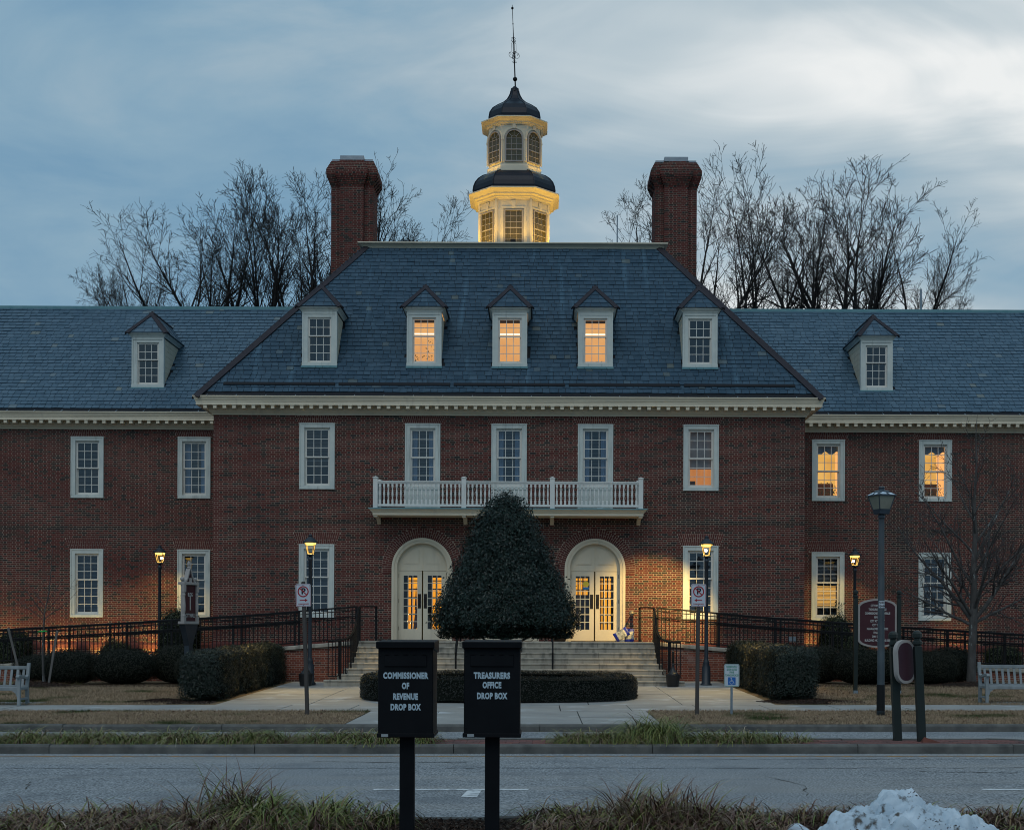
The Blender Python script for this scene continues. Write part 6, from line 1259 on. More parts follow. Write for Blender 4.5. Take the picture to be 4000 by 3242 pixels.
# ================================================================== benches and small things
def bench(xl, y, label):
    o = empty('park_bench', (xl, y, gz(xl, y)), 0, label, 'bench', 'weathered wooden benches'); Wb = 1.82
    def ob(n, *b, bev=.006): return MB().box(*b).build(n, 'teak', o, bevel=bev)
    for x_ in (0, Wb-.075): ob('leg', x_, x_+.065, 0, .065, 0, .64); MB().add([(x_, .50, 0), (x_+.065, .50, 0), (x_+.065, .57, 0), (x_, .57, 0), (x_, .47, .42), (x_+.065, .47, .42), (x_+.065, .54, .42), (x_, .54, .42), (x_, .58, .96), (x_+.065, .58, .96), (x_+.065, .64, .96), (x_, .64, .96)], [(0, 1, 5, 4), (1, 2, 6, 5), (2, 3, 7, 6), (3, 0, 4, 7), (4, 5, 9, 8), (5, 6, 10, 9), (6, 7, 11, 10), (7, 4, 8, 11), (8, 9, 10, 11), (0, 3, 2, 1)]).build('leg', 'teak', o)
    for x_ in (0, Wb-.075): MB().prism([(-.05, .63), (.0, .655), (.2, .64), (.4, .60), (.52, .64), (.52, .69), (.4, .65), (.2, .69), (.06, .71), (-.04, .70), (-.07, .66)], 0, .075).build('armrest', 'teak', o, (x_-.005+.075, 0, 0), (0, 0, PI/2)); ob('side_rail', x_+.01, x_+.055, .065, .50, .36, .42); ob('stretcher', x_+.01, x_+.055, .065, .50, .13, .18)
    ob('seat_rail', .065, Wb-.075, .01, .06, .35, .425)
    for i in range(4): ob('seat_slat', .065, Wb-.075, .065+i*.105, .065+i*.105+.09, .405, .425)
    for z_, y_, h_ in ((.86, .575, .075), (.43, .48, .05)): ob('back_rail', .065, Wb-.075, y_, y_+.04, z_-h_+.03, z_+.03)
    n = 12
    for i in range(n): xx = .075+.08+i*(Wb-.30)/(n-1); MB().add([(xx-.027, .485, .45), (xx+.027, .485, .45), (xx+.027, .50, .45), (xx-.027, .50, .45), (xx-.027, .585, .82), (xx+.027, .585, .82), (xx+.027, .60, .82), (xx-.027, .60, .82)], [(0, 1, 5, 4), (1, 2, 6, 5), (2, 3, 7, 6), (3, 0, 4, 7), (4, 5, 6, 7), (0, 3, 2, 1)]).build('back_slat', 'teak', o)
    for x_, s in ((.065, 1), (Wb-.075, -1)): MB().prism([(0, .35), (s*.13, .35), (s*.10, .335), (s*.04, .29), (s*.015, .22), (0, .20)][::s], .015, .05).build('corner_brace', 'teak', o, (x_, 0, 0))
bench(10.24, 30.55, 'weathered grey wooden bench at the right edge under the bare tree'); bench(-13.53, 30.0, 'weathered grey wooden bench cut off by the left edge')
pad = MB(); 
for x0, y0 in ((10.3, 30.44), (-13.7, 30.44)): struct(MB().slab([(x0, y0), (x0+2.1, y0), (x0+2.1, y0+.85), (x0, y0+.85)], -.06, .004, zf=gz).build('bench_pad', 'concrete'))
def ashpot(x, y, label):
    o = empty('ash_receptacle', (x, y, gz(x, y)), 0, label, 'ash receptacle', 'black ash receptacles by the steps'); MB().lathe([(.15, 0), (.165, .02), (.19, .20), (.20, .30), (.205, .31), (.205, .34), (.19, .345)], 20).build('pot', 'pot_black', o, smooth=False)
    MB().lathe([(.19, .345), (.15, .37), (.09, .44), (.05, .52), (.04, .58), (.04, .62), (.038, .66)], 16).build('cone', 'pot_black', o, smooth=True); MB().lathe([(.038, .66), (.038, .95), (.042, .955), (.042, .985), (.034, 1.0), (.001, 1.0)], 14).build('neck', 'pot_black', o, smooth=True)
ashpot(3.74, 37.45, 'black bottle-shaped ash receptacle in front of the right end of the steps'); ashpot(-6.66, 37.85, 'black bottle-shaped ash receptacle at the foot of the lamp left of the steps')
o = empty('planter', (.62, 41.9, ZP), 0, 'dark round planter pot on the landing beside the right-hand door', 'planter'); MB().lathe([(.17, 0), (.22, .12), (.24, .32), (.25, .34), (.22, .35)], 18).build('pot', 'room_brown', o, smooth=True); MB().lathe([(.22, .31), (.0, .34)], 18).build('soil_top', 'soil', o)
def bag(name, loc, prof, rot, label, w, dep, seed, lying):
    rng = random.Random(seed); o = empty(name, loc, rot, label, 'bag', 'bags of ice melt on the landing'); mb = MB(); nu, nv = 14, 10; vs = []
    for j in range(nv+1):
        v = j/nv
        for i in range(nu):
            t = 2*PI*i/nu; cx_, sy_ = math.cos(t), math.sin(t); px = math.copysign(abs(cx_)**.55, cx_)*w/2; th = dep/2*(math.sin(PI*min(1, v*1.05+.12))**.5 if v < .95 else .12); py = math.copysign(abs(sy_)**.7, sy_)*th
            vs.append((px*(1-.06*math.sin(PI*v))+rng.uniform(-.008, .008), py+rng.uniform(-.01, .01), v*prof+rng.uniform(-.006, .006)))
    fs = []; mi = []
    for j in range(nv):
        for i in range(nu): mb.add([], []); fs.append((j*nu+i, j*nu+(i+1) % nu, (j+1)*nu+(i+1) % nu, (j+1)*nu+i)); t = 2*PI*(i+.5)/nu; mi.append(1 if (2 <= j <= 7 and math.sin(t) < -.2 and abs(math.cos(t)) < .93) else 0)
    mb.v = vs; mb.f = fs+[tuple(range(nu-1, -1, -1)), tuple(range(nv*nu, nv*nu+nu))]; mb.t = [.5]*len(mb.f); mb.m = mi+[0, 0]
    b = mb.build('sack', ['bag_blue', 'bag_white'], o, smooth=True)
    if lying: b.rotation_euler = lying
    return o
bag('ice_melt_bag', (2.92-.12, 41.85, ZP), .41, .1, 'upright blue and white bag of ice melt by the brick wall right of the door', .31, .14, 1, None)
bag('ice_melt_bag', (2.36, 41.75, ZP+.11), .46, -.2, 'slumped blue bag of ice melt lying against the right-hand door', .30, .16, 2, (0, math.radians(58), 0))
# ================================================================== hedges and bushes
GH = 'clipped bushes in front of the ramps'
def hedge(x0, x1, segs, seed, label):
    o = empty('clipped_hedge', ((x0+x1)/2, segs[0][0], gz((x0+x1)/2, 33)), 0, label, 'hedge', 'box hedges flanking the plaza'); w = (x1-x0)/2
    for k, (ya, yb, h) in enumerate(segs):
        rng = np.random.default_rng(seed+k); half = (w, (yb-ya)/2+.06, h/2+.03); P, g_ = super_pts(rng, 17500, half, 7, -0.98); ph = seed+k*2.2
        P = P+g_*lump(P, 2.4, .05, ph)[:, None]+g_*(rng.random((len(P), 1))**2*.10-.06); P += np.array([0, (ya+yb)/2-segs[0][0], h/2+.01])
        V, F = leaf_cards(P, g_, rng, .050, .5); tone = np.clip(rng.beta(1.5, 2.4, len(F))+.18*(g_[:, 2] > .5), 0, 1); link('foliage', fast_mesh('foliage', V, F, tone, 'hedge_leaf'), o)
        link('dark_core', core_mesh('dark_core', half, 7, .90, ph, 2, .02), o, (0, (ya+yb)/2-segs[0][0], h/2+.01))  # solid core, its dark colour stands for shade inside the hedge
hedge(-8.55, -7.58, [(31.35, 34.2, 1.10), (34.15, 37.1, 1.16), (37.05, 40.0, 1.20)], 31, 'long dark clipped hedge along the left side of the plaza')
hedge(5.52, 6.62, [(31.35, 34.2, 1.20), (34.15, 37.1, 1.22), (37.05, 40.0, 1.24)], 41, 'long dark clipped hedge along the right side of the plaza')
# low ring of hedge round the holly
def ring_hedge():
    cx, cy, a, b, wd, h = -1.02, 33.45, 3.42, 2.52, .95, .56; rng = np.random.default_rng(5); o = empty('ring_hedge', (cx, cy, gz(cx, cy)), 0, 'low dark hedge ring round the holly tree in the plaza', 'hedge'); n = 42000
    t = rng.uniform(0, 2*PI, n); ex = 3.2; c, s = np.cos(t), np.sin(t); r = 1/((np.abs(c)**ex+np.abs(s)**ex)**(1/ex)); ux, uy = c*r, s*r
    face = rng.random(n); rad = np.where(face < .42, 1.0, np.where(face < .80, rng.random(n), 0.0)); zz = np.where((face >= .42) & (face < .80), h, rng.random(n)*h)
    ao, bo_ = a, b; ai, bi_ = a-wd, b-wd; x = ux*(ai+(ao-ai)*rad); y = uy*(bi_+(bo_-bi_)*rad); edge = np.clip((zz-h*.72)/(h*.28), 0, 1); shr = np.where(rad > .5, -1, 1)*edge*.10*np.where((face >= .42) & (face < .80), 0, 1); x += c*shr; y += s*shr
    top = (face >= .42) & (face < .80); zz = np.where(top, h-.10*(np.abs(rad-.5)*2)**4, zz)
    N_ = np.stack([np.where(top, 0, c*np.where(rad > .5, 1, -1)), np.where(top, 0, s*np.where(rad > .5, 1, -1)), np.where(top, 1.0, .15)], 1); N_ /= np.linalg.norm(N_, axis=1, keepdims=True)
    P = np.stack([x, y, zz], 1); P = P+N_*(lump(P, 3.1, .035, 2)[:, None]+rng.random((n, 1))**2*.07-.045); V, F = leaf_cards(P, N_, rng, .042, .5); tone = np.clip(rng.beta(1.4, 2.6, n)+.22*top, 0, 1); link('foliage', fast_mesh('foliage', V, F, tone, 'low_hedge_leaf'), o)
    m = MB(); K = 48; sec = [(0.05, 0), (.05, h-.07), (wd-.05, h-.07), (wd-.05, 0)]; vs = []
    for k in range(K):
        tt = 2*PI*k/K; cc, ss = math.cos(tt), math.sin(tt); rr_ = 1/((abs(cc)**ex+abs(ss)**ex)**(1/ex))
        for d, z in sec: vs.append((cc*rr_*(a-d), ss*rr_*(b-d), z))
    m.add(vs, [(k*4+j, ((k+1) % K)*4+j, ((k+1) % K)*4+(j+1) % 4, k*4+(j+1) % 4) for k in range(K) for j in range(4)]); m.build('dark_core', 'core_dark', o)  # dark solid ring in place of the shaded inside
    bd = MB(); bd.add([(cx+math.cos(2*PI*k/36)*3.5, cy+math.sin(2*PI*k/36)*2.6, gz(cx, cy)+.045+(.0138*math.sin(2*PI*k/36)*2.6)) for k in range(36)], [tuple(range(36))]); struct(bd.build('ring_bed', 'soil'))
ring_hedge()
# holly tree
def holly():
    x, y = -.86, 33.2; o = empty('holly_tree', (x, y, gz(x, y)), 0, 'dense cone-shaped dark holly tree standing before the entrance', 'tree'); rng = np.random.default_rng(8); n = 80000
    prof = [(1.52, 1.10), (1.60, 1.50), (1.78, 1.74), (2.05, 1.73), (2.5, 1.53), (3.1, 1.23), (3.7, .98), (4.3, .71), (4.75, .45), (4.98, .24), (5.08, .05)]; pz = np.array([p[0] for p in prof]); pr = np.array([p[1] for p in prof])
    z = rng.uniform(1.52, 5.08, n*3); keep = rng.random(n*3) < np.interp(z, pz, pr)/1.9+.03; z = z[keep][:n]; n = len(z); t = rng.uniform(0, 2*PI, n); r = np.interp(z, pz, pr)
    sl = (np.interp(z+.05, pz, pr)-np.interp(z-.05, pz, pr))/.1; N_ = np.stack([np.cos(t), np.sin(t), -sl], 1); N_ /= np.linalg.norm(N_, axis=1, keepdims=True); P = np.stack([np.cos(t)*r, np.sin(t)*r, z], 1)
    P = P+N_*(lump(P, 3.1, .07, 3.3)+lump(P, 7.5, .06, 1.2))[:, None]+N_*(rng.random((n, 1))**3*.26-.13); gap = lump(P, 5.2, 1.0, 6.1); ok_ = ~((gap < -.35) & (rng.random(n) < .55)); P = P[ok_]; N_ = N_[ok_]; n = len(P); V, F = leaf_cards(P, N_, rng, .062, .55, .9)
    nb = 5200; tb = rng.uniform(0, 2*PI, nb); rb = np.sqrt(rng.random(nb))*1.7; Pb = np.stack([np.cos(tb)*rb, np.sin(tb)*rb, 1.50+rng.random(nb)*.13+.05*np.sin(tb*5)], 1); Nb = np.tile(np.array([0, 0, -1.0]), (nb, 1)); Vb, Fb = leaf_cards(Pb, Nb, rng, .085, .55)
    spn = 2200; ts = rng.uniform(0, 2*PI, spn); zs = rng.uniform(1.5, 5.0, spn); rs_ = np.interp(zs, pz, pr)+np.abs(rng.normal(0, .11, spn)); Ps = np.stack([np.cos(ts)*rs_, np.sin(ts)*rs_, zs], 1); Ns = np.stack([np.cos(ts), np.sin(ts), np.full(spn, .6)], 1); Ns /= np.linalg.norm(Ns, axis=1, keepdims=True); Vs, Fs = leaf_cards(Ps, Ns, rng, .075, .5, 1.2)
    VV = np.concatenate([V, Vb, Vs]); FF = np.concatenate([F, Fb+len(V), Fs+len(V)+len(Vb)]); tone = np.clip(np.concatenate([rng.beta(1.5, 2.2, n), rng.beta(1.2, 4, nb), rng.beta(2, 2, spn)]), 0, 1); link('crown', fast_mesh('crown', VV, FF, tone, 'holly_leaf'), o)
    MB().lathe([(.9, 1.62)]+[(max(.02, r_-.20), z_) for z_, r_ in prof[1:]], 24).build('inner_crown', 'core_dark', o)  # dark core closes the crown, inner shade put into its colour
    tr = MB(); tr.tube([(0, 0, -.1), (.02, 0, .5), (-.02, 0, 1.0), (0, 0, 1.9)], [.14, .115, .11, .10], 10); tr.tube([(0, 0, 1.0), (-.35, -.1, 1.3), (-.7, -.2, 1.55)], [.05, .03, .012], 6); tr.tube([(0, 0, 1.1), (.4, 0, 1.4), (.8, .1, 1.6)], [.05, .03, .012], 6); tr.build('trunk', 'bark', o, smooth=True)
    for k in range(4): MB().tube([(-.6-.1*k, -.8, 1.5), (-.66-.12*k, -.85, 1.36), (-.74-.13*k, -.88, 1.30+.02*k)], [.006, .004, .002], 4).build('bare_twig', 'twig', o)
holly()
# rounded bushes before the ramps: x from pixel, size, label
RB_ = [(-14.55, 39.0, .85, .45, 'low rounded bush directly behind the staked young tree'), (-13.55, 38.6, .80, .52, 'rounded bush just right of the staked young tree'), (-12.35, 39.2, .70, .50, 'rounded bush in the gap between the two largest left bushes'), (-12.05, 38.6, .95, .55, 'largest rounded bush on the left lawn, left of the building sign'),
       (-10.70, 39.2, .75, .58, 'rounded bush half hidden behind the building sign post'), (-9.9, 38.4, .65, .45, 'rounded bush tucked behind the front of the left hedge'), (-9.2, 39.3, .80, .55, 'rounded bush behind the back end of the left hedge'),
       (7.35, 38.9, .75, .60, 'rounded bush just behind the right hedge'), (8.2, 39.2, .75, .58, 'rounded bush left of the directory sign post'), (9.35, 38.5, 1.0, .56, 'wide rounded bush behind the directory sign and old lamp'), (10.45, 39.3, .72, .55, 'rounded bush seen between the two median sign posts'),
       (11.35, 38.4, .72, .52, 'rounded bush just right of the median sign'), (12.15, 39.3, .72, .55, 'rounded bush touching the left of the bare tree trunk')]
for i, (x, y, w, hz, lb) in enumerate(RB_): bush('rounded_bush', (x, y, gz(x, y)-.02), (w, w*.85, hz), 7000, 'bush_leaf', .042, 60+i, lb, 'bush', GH, ex=2.5, amp=.03, fuzz=.04, k=3.5)
WB = [(-17.35, .5, .55, .62, .62, 'dark upright shrub by the wall above the left bench'), (-15.75, .35, .6, .45, .34, 'low green shrub by the wall right of the young tree'), (-14.0, .45, .5, .45, .48, 'square clipped shrub by the wall under the second left window'), (-11.9, .3, .72, .55, 1.12, 'tall leafy shrub by the wall behind the building sign'),
      (9.75, .3, .58, .5, 1.05, 'tall leafy shrub by the wall under the lit right window'), (10.35, .3, .5, .5, .75, 'dark shrub by the wall behind the directory sign'), (13.4, .35, .72, .5, .42, 'low shrub by the wall left of the bare tree'), (15.3, .4, .62, .5, .50, 'spreading shrub by the wall right of the bare tree')]
for i, (x, z, w, d_, hz, lb) in enumerate(WB):
    b = bush('wall_shrub', (x, 44.0, z-.15), (w, d_, hz), 5200, 'wall_shrub_leaf', .055, 90+i, lb, 'shrub', 'shrubs along the wing walls', ex=2.8, amp=.07, fuzz=.09, k=4.5)
    if i in (3, 4):
        rng = np.random.default_rng(i); n = 160; P = np.stack([rng.normal(.12, .08, n), rng.normal(0, .06, n), hz*1.9+rng.random(n)*.5], 1); N_ = rng.normal(size=(n, 3)); N_ /= np.linalg.norm(N_, axis=1, keepdims=True); V, F = leaf_cards(P, N_, rng, .055, .5); link('loose_shoot', fast_mesh('loose_shoot', V, F, .8, 'wall_shrub_leaf'), b)
# ================================================================== liriope and grasses
def brown(rng):
    def f(n): return np.clip(np.where(rng.random(n) < .20, rng.uniform(0, .40, n), rng.uniform(.50, .97, n)), 0, 1)
    return f
def green(rng, p=.72):
    def f(n): return np.clip(np.where(rng.random(n) < p, rng.uniform(0, .40, n), rng.uniform(.42, 1, n)), 0, 1)
    return f
rg = np.random.default_rng(77)
def cover(name, C, per, L, w, rad, tf, label, droop=1.0, elr=(20, 76)):
    C = [(x, y, z) for x, y, z in C]; V, F, T = straps(rg, C, per, L, w, rad, tf, droop, elr=elr); o = link(name, fast_mesh(name, V, F, T, 'liriope_leaf')); return tag(o, label, 'ground cover', kind='stuff')
def pts(x0, x1, y0, y1, n, z=-.03): return [(a, b, z+gsl(a)) for a, b in zip(rg.uniform(x0, x1, n), rg.uniform(y0, y1, n))]
def mpatch(x0, x1, k, per):
    out = []
    for _ in range(k):
        cx_, cy_, r_ = rg.uniform(x0, x1), rg.uniform(MY0+.34, MY1-.34), rg.uniform(.08, .22)
        out += [(min(x1, max(x0, cx_+rg.normal(0, r_))), min(MY1-.2, max(MY0+.2, cy_+rg.normal(0, r_*.5))), -.03+gsl(cx_)) for _ in range(per)]
    return out
cover('median_liriope', mpatch(-14, -1.75, 92, 7), 42, .42, .013, .09, green(rg, .64), 'arching green and straw strap-leaf ground cover on the left of the median', elr=(18, 74))
cover('median_liriope', mpatch(.35, 4.15, 31, 7), 42, .42, .013, .09, green(rg, .66), 'arching green and straw strap-leaf ground cover on the right of the median', elr=(18, 74))
def clump(name, x, y, z, per, L, w, rad, tf, label, n=6, spread=.16, droop=1.0, elr=(25, 78)):
    o = empty(name, (x, y, z), 0, label, 'grass clump'); C = [(rg.normal(0, spread), rg.normal(0, spread*.7), 0) for _ in range(n)]; V, F, T = straps(rg, C, per, L, w, rad, tf, droop, elr=elr); link('leaves', fast_mesh('leaves', V, F, T, 'liriope_leaf'), o); MB().lathe([(.12, -.03), (.10, .02), (.02, .05)], 10).build('crown_base', 'soil', o)
clump('liriope_clump', 1.78, 20.75, .0, 95, .78, .013, .14, green(rg, .97), 'tall dark green mounded grass clump on the median in front of the crossing', 10, .17)
clump('liriope_clump', -2.20, 11.85, -.02, 120, .56, .015, .15, green(rg, .74), 'large green arching grass clump in the foreground left of the drop boxes', 9, .22, .95, (25, 82))
clump('liriope_clump', -2.72, 12.1, -.02, 60, .58, .013, .13, brown(rg), 'tall brown spiky grass clump in the foreground behind the large green one', 6, .20, .62, (45, 88))
clump('liriope_clump', -1.72, 12.05, -.02, 70, .42, .014, .13, green(rg, .55), 'striped grass clump in the foreground just left of the left drop box post', 5, .15)
clump('liriope_clump', 1.05, 12.0, -.02, 100, .56, .013, .15, brown(rg), 'large brown spiky grass clump in the foreground right of the drop boxes', 9, .26, .7, (38, 88))
clump('liriope_clump', .30, 12.1, -.02, 70, .42, .014, .13, green(rg, .5), 'green and tan grass clump in the foreground just right of the right drop box', 5, .17)
def patches(L, z=-.02):
    out = []
    for x, y, r, n in L: out += [(x+rg.normal(0, r), min(12.40, y+rg.normal(0, r*.35)), z+gsl(x)) for _ in range(n)]
    return out
cover('foreground_liriope', patches([(-4.9, 12.25, .3, 6), (-4.1, 12.3, .22, 9), (-3.6, 12.32, .2, 9), (-2.7, 12.3, .3, 10), (-2.0, 12.28, .25, 10), (-5.2, 11.75, .35, 10), (-4.4, 11.65, .4, 12), (-3.6, 11.6, .35, 12), (-3.0, 11.55, .3, 12), (-2.1, 11.5, .3, 12), (-1.62, 11.6, .08, 3)]), 40, .40, .014, .10, brown(rg), 'withered brown and green strap leaves across the left foreground bed')
cover('foreground_liriope', patches([(.12, 12.25, .16, 8), (.55, 12.28, .2, 9), (1.2, 12.3, .3, 10), (1.9, 12.32, .25, 9), (2.5, 12.32, .25, 9), (3.1, 12.33, .3, 9), (4.2, 12.3, .3, 9), (5.0, 12.3, .3, 9), (.35, 11.5, .2, 9), (.9, 11.55, .25, 10), (1.6, 11.5, .25, 11), (4.9, 11.7, .3, 9)]), 40, .38, .014, .10, brown(rg), 'withered brown and green strap leaves across the right foreground bed')
cover('ramp_foot_liriope', pts(-17.5, -13.2, 38.0, 38.5, 46, .1), 30, .36, .012, .12, brown(rg), 'pale dry strap leaves behind the left bench and young tree')
cover('ramp_foot_liriope', pts(11.4, 16.5, 38.6, 39.4, 60, .1), 30, .36, .012, .12, lambda n: rg.uniform(.5, 1, n), 'pale dry strap leaves behind the right bench')
def turf(name, boxes, n, h, label):
    A = np.array([(b[1]-b[0])*(b[3]-b[2]) for b in boxes]); out = []
    for b, k in zip(boxes, (n*A/A.sum()).astype(int)):
        x = rg.uniform(b[0], b[1], k); y = rg.uniform(b[2], b[3], k); z = ROLL*x+np.clip(.0138*(y-30.3), 0, .16)-.012; out.append(np.stack([x, y, z], 1))
    P = np.concatenate(out); V, F = grass_blades(rg, P, h, .006); o = link(name, fast_mesh(name, V, F, rg.random(len(F)), 'dry_grass')); tag(o, label, 'grass', kind='stuff')
turf('verge_grass', [(-13, -3.62, 24.5, 28.16), (2.28, 13, 24.5, 28.16)], 110000, .045, 'dry winter grass on the verge between kerb and pavement')
turf('lawn_grass', [(-17, -8.6, 30.6, 38.2), (6.7, 16, 30.6, 38.4)], 110000, .05, 'dry winter grass on the lawns before the bushes')
# edge tufts spilling over pavement and kerb
turf('edge_grass', [(-13, -3.6, 28.12, 28.24), (2.3, 13, 28.12, 28.24), (-13, -3.6, 24.44, 24.52), (2.3, 13, 24.44, 24.52), (-13.0, -8.6, 30.36, 30.6), (6.7, 13, 30.36, 30.6)], 16000, .06, 'ragged grass along the pavement edges')
def chips(name, boxes, n, size, label, m='mulch_chip', zoff=0.0, mound=None):
    A = np.array([(b[1]-b[0])*(b[3]-b[2]) for b in boxes]); out = []
    for b, k in zip(boxes, (n*A/A.sum()).astype(int)):
        x = rg.uniform(b[0], b[1], k); y = rg.uniform(b[2], b[3], k); z = ROLL*x+np.clip(.0138*(y-30.3), 0, .16)+zoff+rg.random(k)*.02; out.append(np.stack([x, y, z], 1))
    P = np.concatenate(out); N_ = rg.normal(0, .55, (len(P), 3))+np.array([0, 0, 1.0]); N_ /= np.linalg.norm(N_, axis=1, keepdims=True); V, F = leaf_cards(P, N_, rg, size, .38, .25); tag(link(name, fast_mesh(name, V, F, rg.random(len(F)), m)), label, 'mulch', kind='stuff')
chips('foreground_mulch', [(-5.5, 5.8, 11.0, 12.42)], 30000, .045, 'dark shredded bark mulch in the foreground bed', zoff=-.02)
chips('fallen_leaves', [(-13, -3.6, 24.5, 28.1), (2.3, 13, 24.5, 28.1), (6.7, 14, 30.6, 36)], 1500, .07, 'scattered brown fallen leaves on the grass', 'leaf_litter', .02)
chips('median_litter', [(-13, -1.8, MY0+.2, MY1-.2), (.3, 4.2, MY0+.2, MY1-.2)], 4500, .06, 'brown leaf litter under the median ground cover', 'leaf_litter', -.03)
chips('hedge_mulch', [(-9.3, -7.6, 30.7, 31.5), (5.5, 7.6, 30.7, 31.6), (-14, -8.6, 37.4, 38.2), (6.7, 13, 37.4, 38.2)], 9000, .05, 'dark mulch round the hedge feet', zoff=.0)
def mound(x, y, rx, ry, h, label, name='mulch_mound'):
    mb = MB(); nr, na = 6, 28; vs = []
    for j in range(nr+1):
        t = j/nr
        for i in range(na): a = 2*PI*i/na; rr_ = t*(1+.10*math.sin(3*a+x)+.06*math.sin(7*a)); xx, yy = x+rx*rr_*math.cos(a), y+ry*rr_*math.sin(a); vs.append((xx, yy, gz(xx, yy)-.02+h*(math.cos(PI*t)*.5+.5)))
    mb.add(vs, [(j*na+i, j*na+(i+1) % na, (j+1)*na+(i+1) % na, (j+1)*na+i) for j in range(nr) for i in range(na)]); tag(mb.build(name, 'soil', smooth=True), label, 'mulch')
    n = 3500; t = np.sqrt(rg.random(n)); a = rg.uniform(0, 2*PI, n); X_ = x+rx*t*np.cos(a)*1.02; Y_ = y+ry*t*np.sin(a)*1.02; Z_ = ROLL*X_+np.clip(.0138*(Y_-30.3), 0, .16)-.005+h*(np.cos(PI*t)*.5+.5); P = np.stack([X_, Y_, Z_], 1); N_ = rg.normal(0, .5, (n, 3))+np.array([0, 0, 1.0]); N_ /= np.linalg.norm(N_, axis=1, keepdims=True); V, F = leaf_cards(P, N_, rg, .05, .4, .2); tag(link('bark_chips', fast_mesh('bark_chips', V, F, rg.random(n)*.8, 'mulch_chip'), bpy.data.objects[[k for k in bpy.data.objects.keys() if k.startswith(name)][-1]]), kind='stuff')
mound(-14.2, 37.6, 1.35, .75, .14, 'dark mulch mound round the staked young tree'); mound(12.4, 37.9, 2.0, .9, .12, 'dark mulch mound round the bare tree on the right'); mound(-8.9, 31.5, .9, .75, .07, 'dark mulch bed spilling from the front of the left hedge'); mound(6.4, 31.5, 1.25, .75, .07, 'dark mulch bed spilling from the front of the right hedge')
# ================================================================== snow
from mathutils import noise as mn
def snow(name, x, y, rx, ry, h, seed, label, bumps, n=120):
    rng = np.random.default_rng(seed); V = np.zeros((n, n, 3)); mn.seed_set(seed)
    for i in range(n):
        for j in range(n):
            u, v = -1.05+2.1*i/(n-1), -1.05+2.1*j/(n-1); wx = u+.10*mn.noise((u*2.2, v*2.2, seed)); wy = v+.10*mn.noise((u*2.2+9, v*2.2, seed)); a = math.atan2(wy, wx); r = math.hypot(wx, wy)/(1+.12*math.sin(3*a+1)+.08*math.sin(5*a+seed))
            z = 0.0
            for bx, by, bw, bh in bumps: q = ((wx-bx)**2+((wy-by)*.85)**2)/bw**2; z = max(z, bh*max(0.0, 1-q)**.55)
            rd = mn.ridged_multi_fractal((u*2.0*rx+seed, v*2.0*rx, 1.3), 1.0, 2.1, 4, 1.0, 2.0); fr = mn.fractal((u*5*rx, v*5*rx, seed), .8, 2.0, 4)
            vd = mn.voronoi((u*3.1*rx+seed, v*3.1*rx, .4))[0]; z = z*(.60+.20*rd)+.16*fr*min(1, z*4)-.24*math.exp(-(vd[1]-vd[0])*7)*min(1, z*3)+.05 if z > 0 else -.02
            V[i, j] = (wx*rx, wy*ry, (z*min(1, max(0, (1.02-r)*7))**.6-.02 if r < 1.02 else -.2)*h)
    idx = np.arange(n*n).reshape(n, n); V = V.reshape(-1, 3); F = np.stack([idx[:-1, :-1], idx[1:, :-1], idx[1:, 1:], idx[:-1, 1:]], -1).reshape(-1, 4); F = F[(V[F][:, :, 2] > -.19*h).any(1)]
    ob = link(name, fast_mesh(name, V, F, .5, 'snow', True), None, (x, y, gsl(x)-.02)); tag(ob, label, 'snow')
    ok = np.where(V[:, 2] > .02)[0]; m = int(1500*rx*rx); P = V[rng.choice(ok, m)]; sel = np.array([mn.noise((q[0]*4, q[1]*4, 3.3)) > .12 for q in P]); P = P[sel]+np.array([0, 0, .004]); m = len(P); N_ = rng.normal(0, .6, (m, 3))+np.array([0, -.3, 1.0]); N_ /= np.linalg.norm(N_, axis=1, keepdims=True); Vc, Fc = leaf_cards(P, N_, rng, .026, .4, .3); tag(link('dirt_flecks', fast_mesh('dirt_flecks', Vc, Fc, rng.random(m)*.8, 'mulch_chip'), ob), kind='stuff')
snow('snow_pile', 3.16, 11.42, .84, .50, .46, 5, 'dirty melting snow heap in the right foreground', [(-.10, .25, .55, .92), (.30, .1, .42, .72), (-.50, -.05, .45, .55), (.0, -.45, .60, .60), (.62, -.2, .42, .42), (-.75, -.35, .32, .30)])
snow('snow_lump', 2.27, 11.60, .17, .12, .13, 9, 'small lump of snow left of the large snow heap', [(0, 0, .7, .8), (.35, .1, .4, .5)], 40)
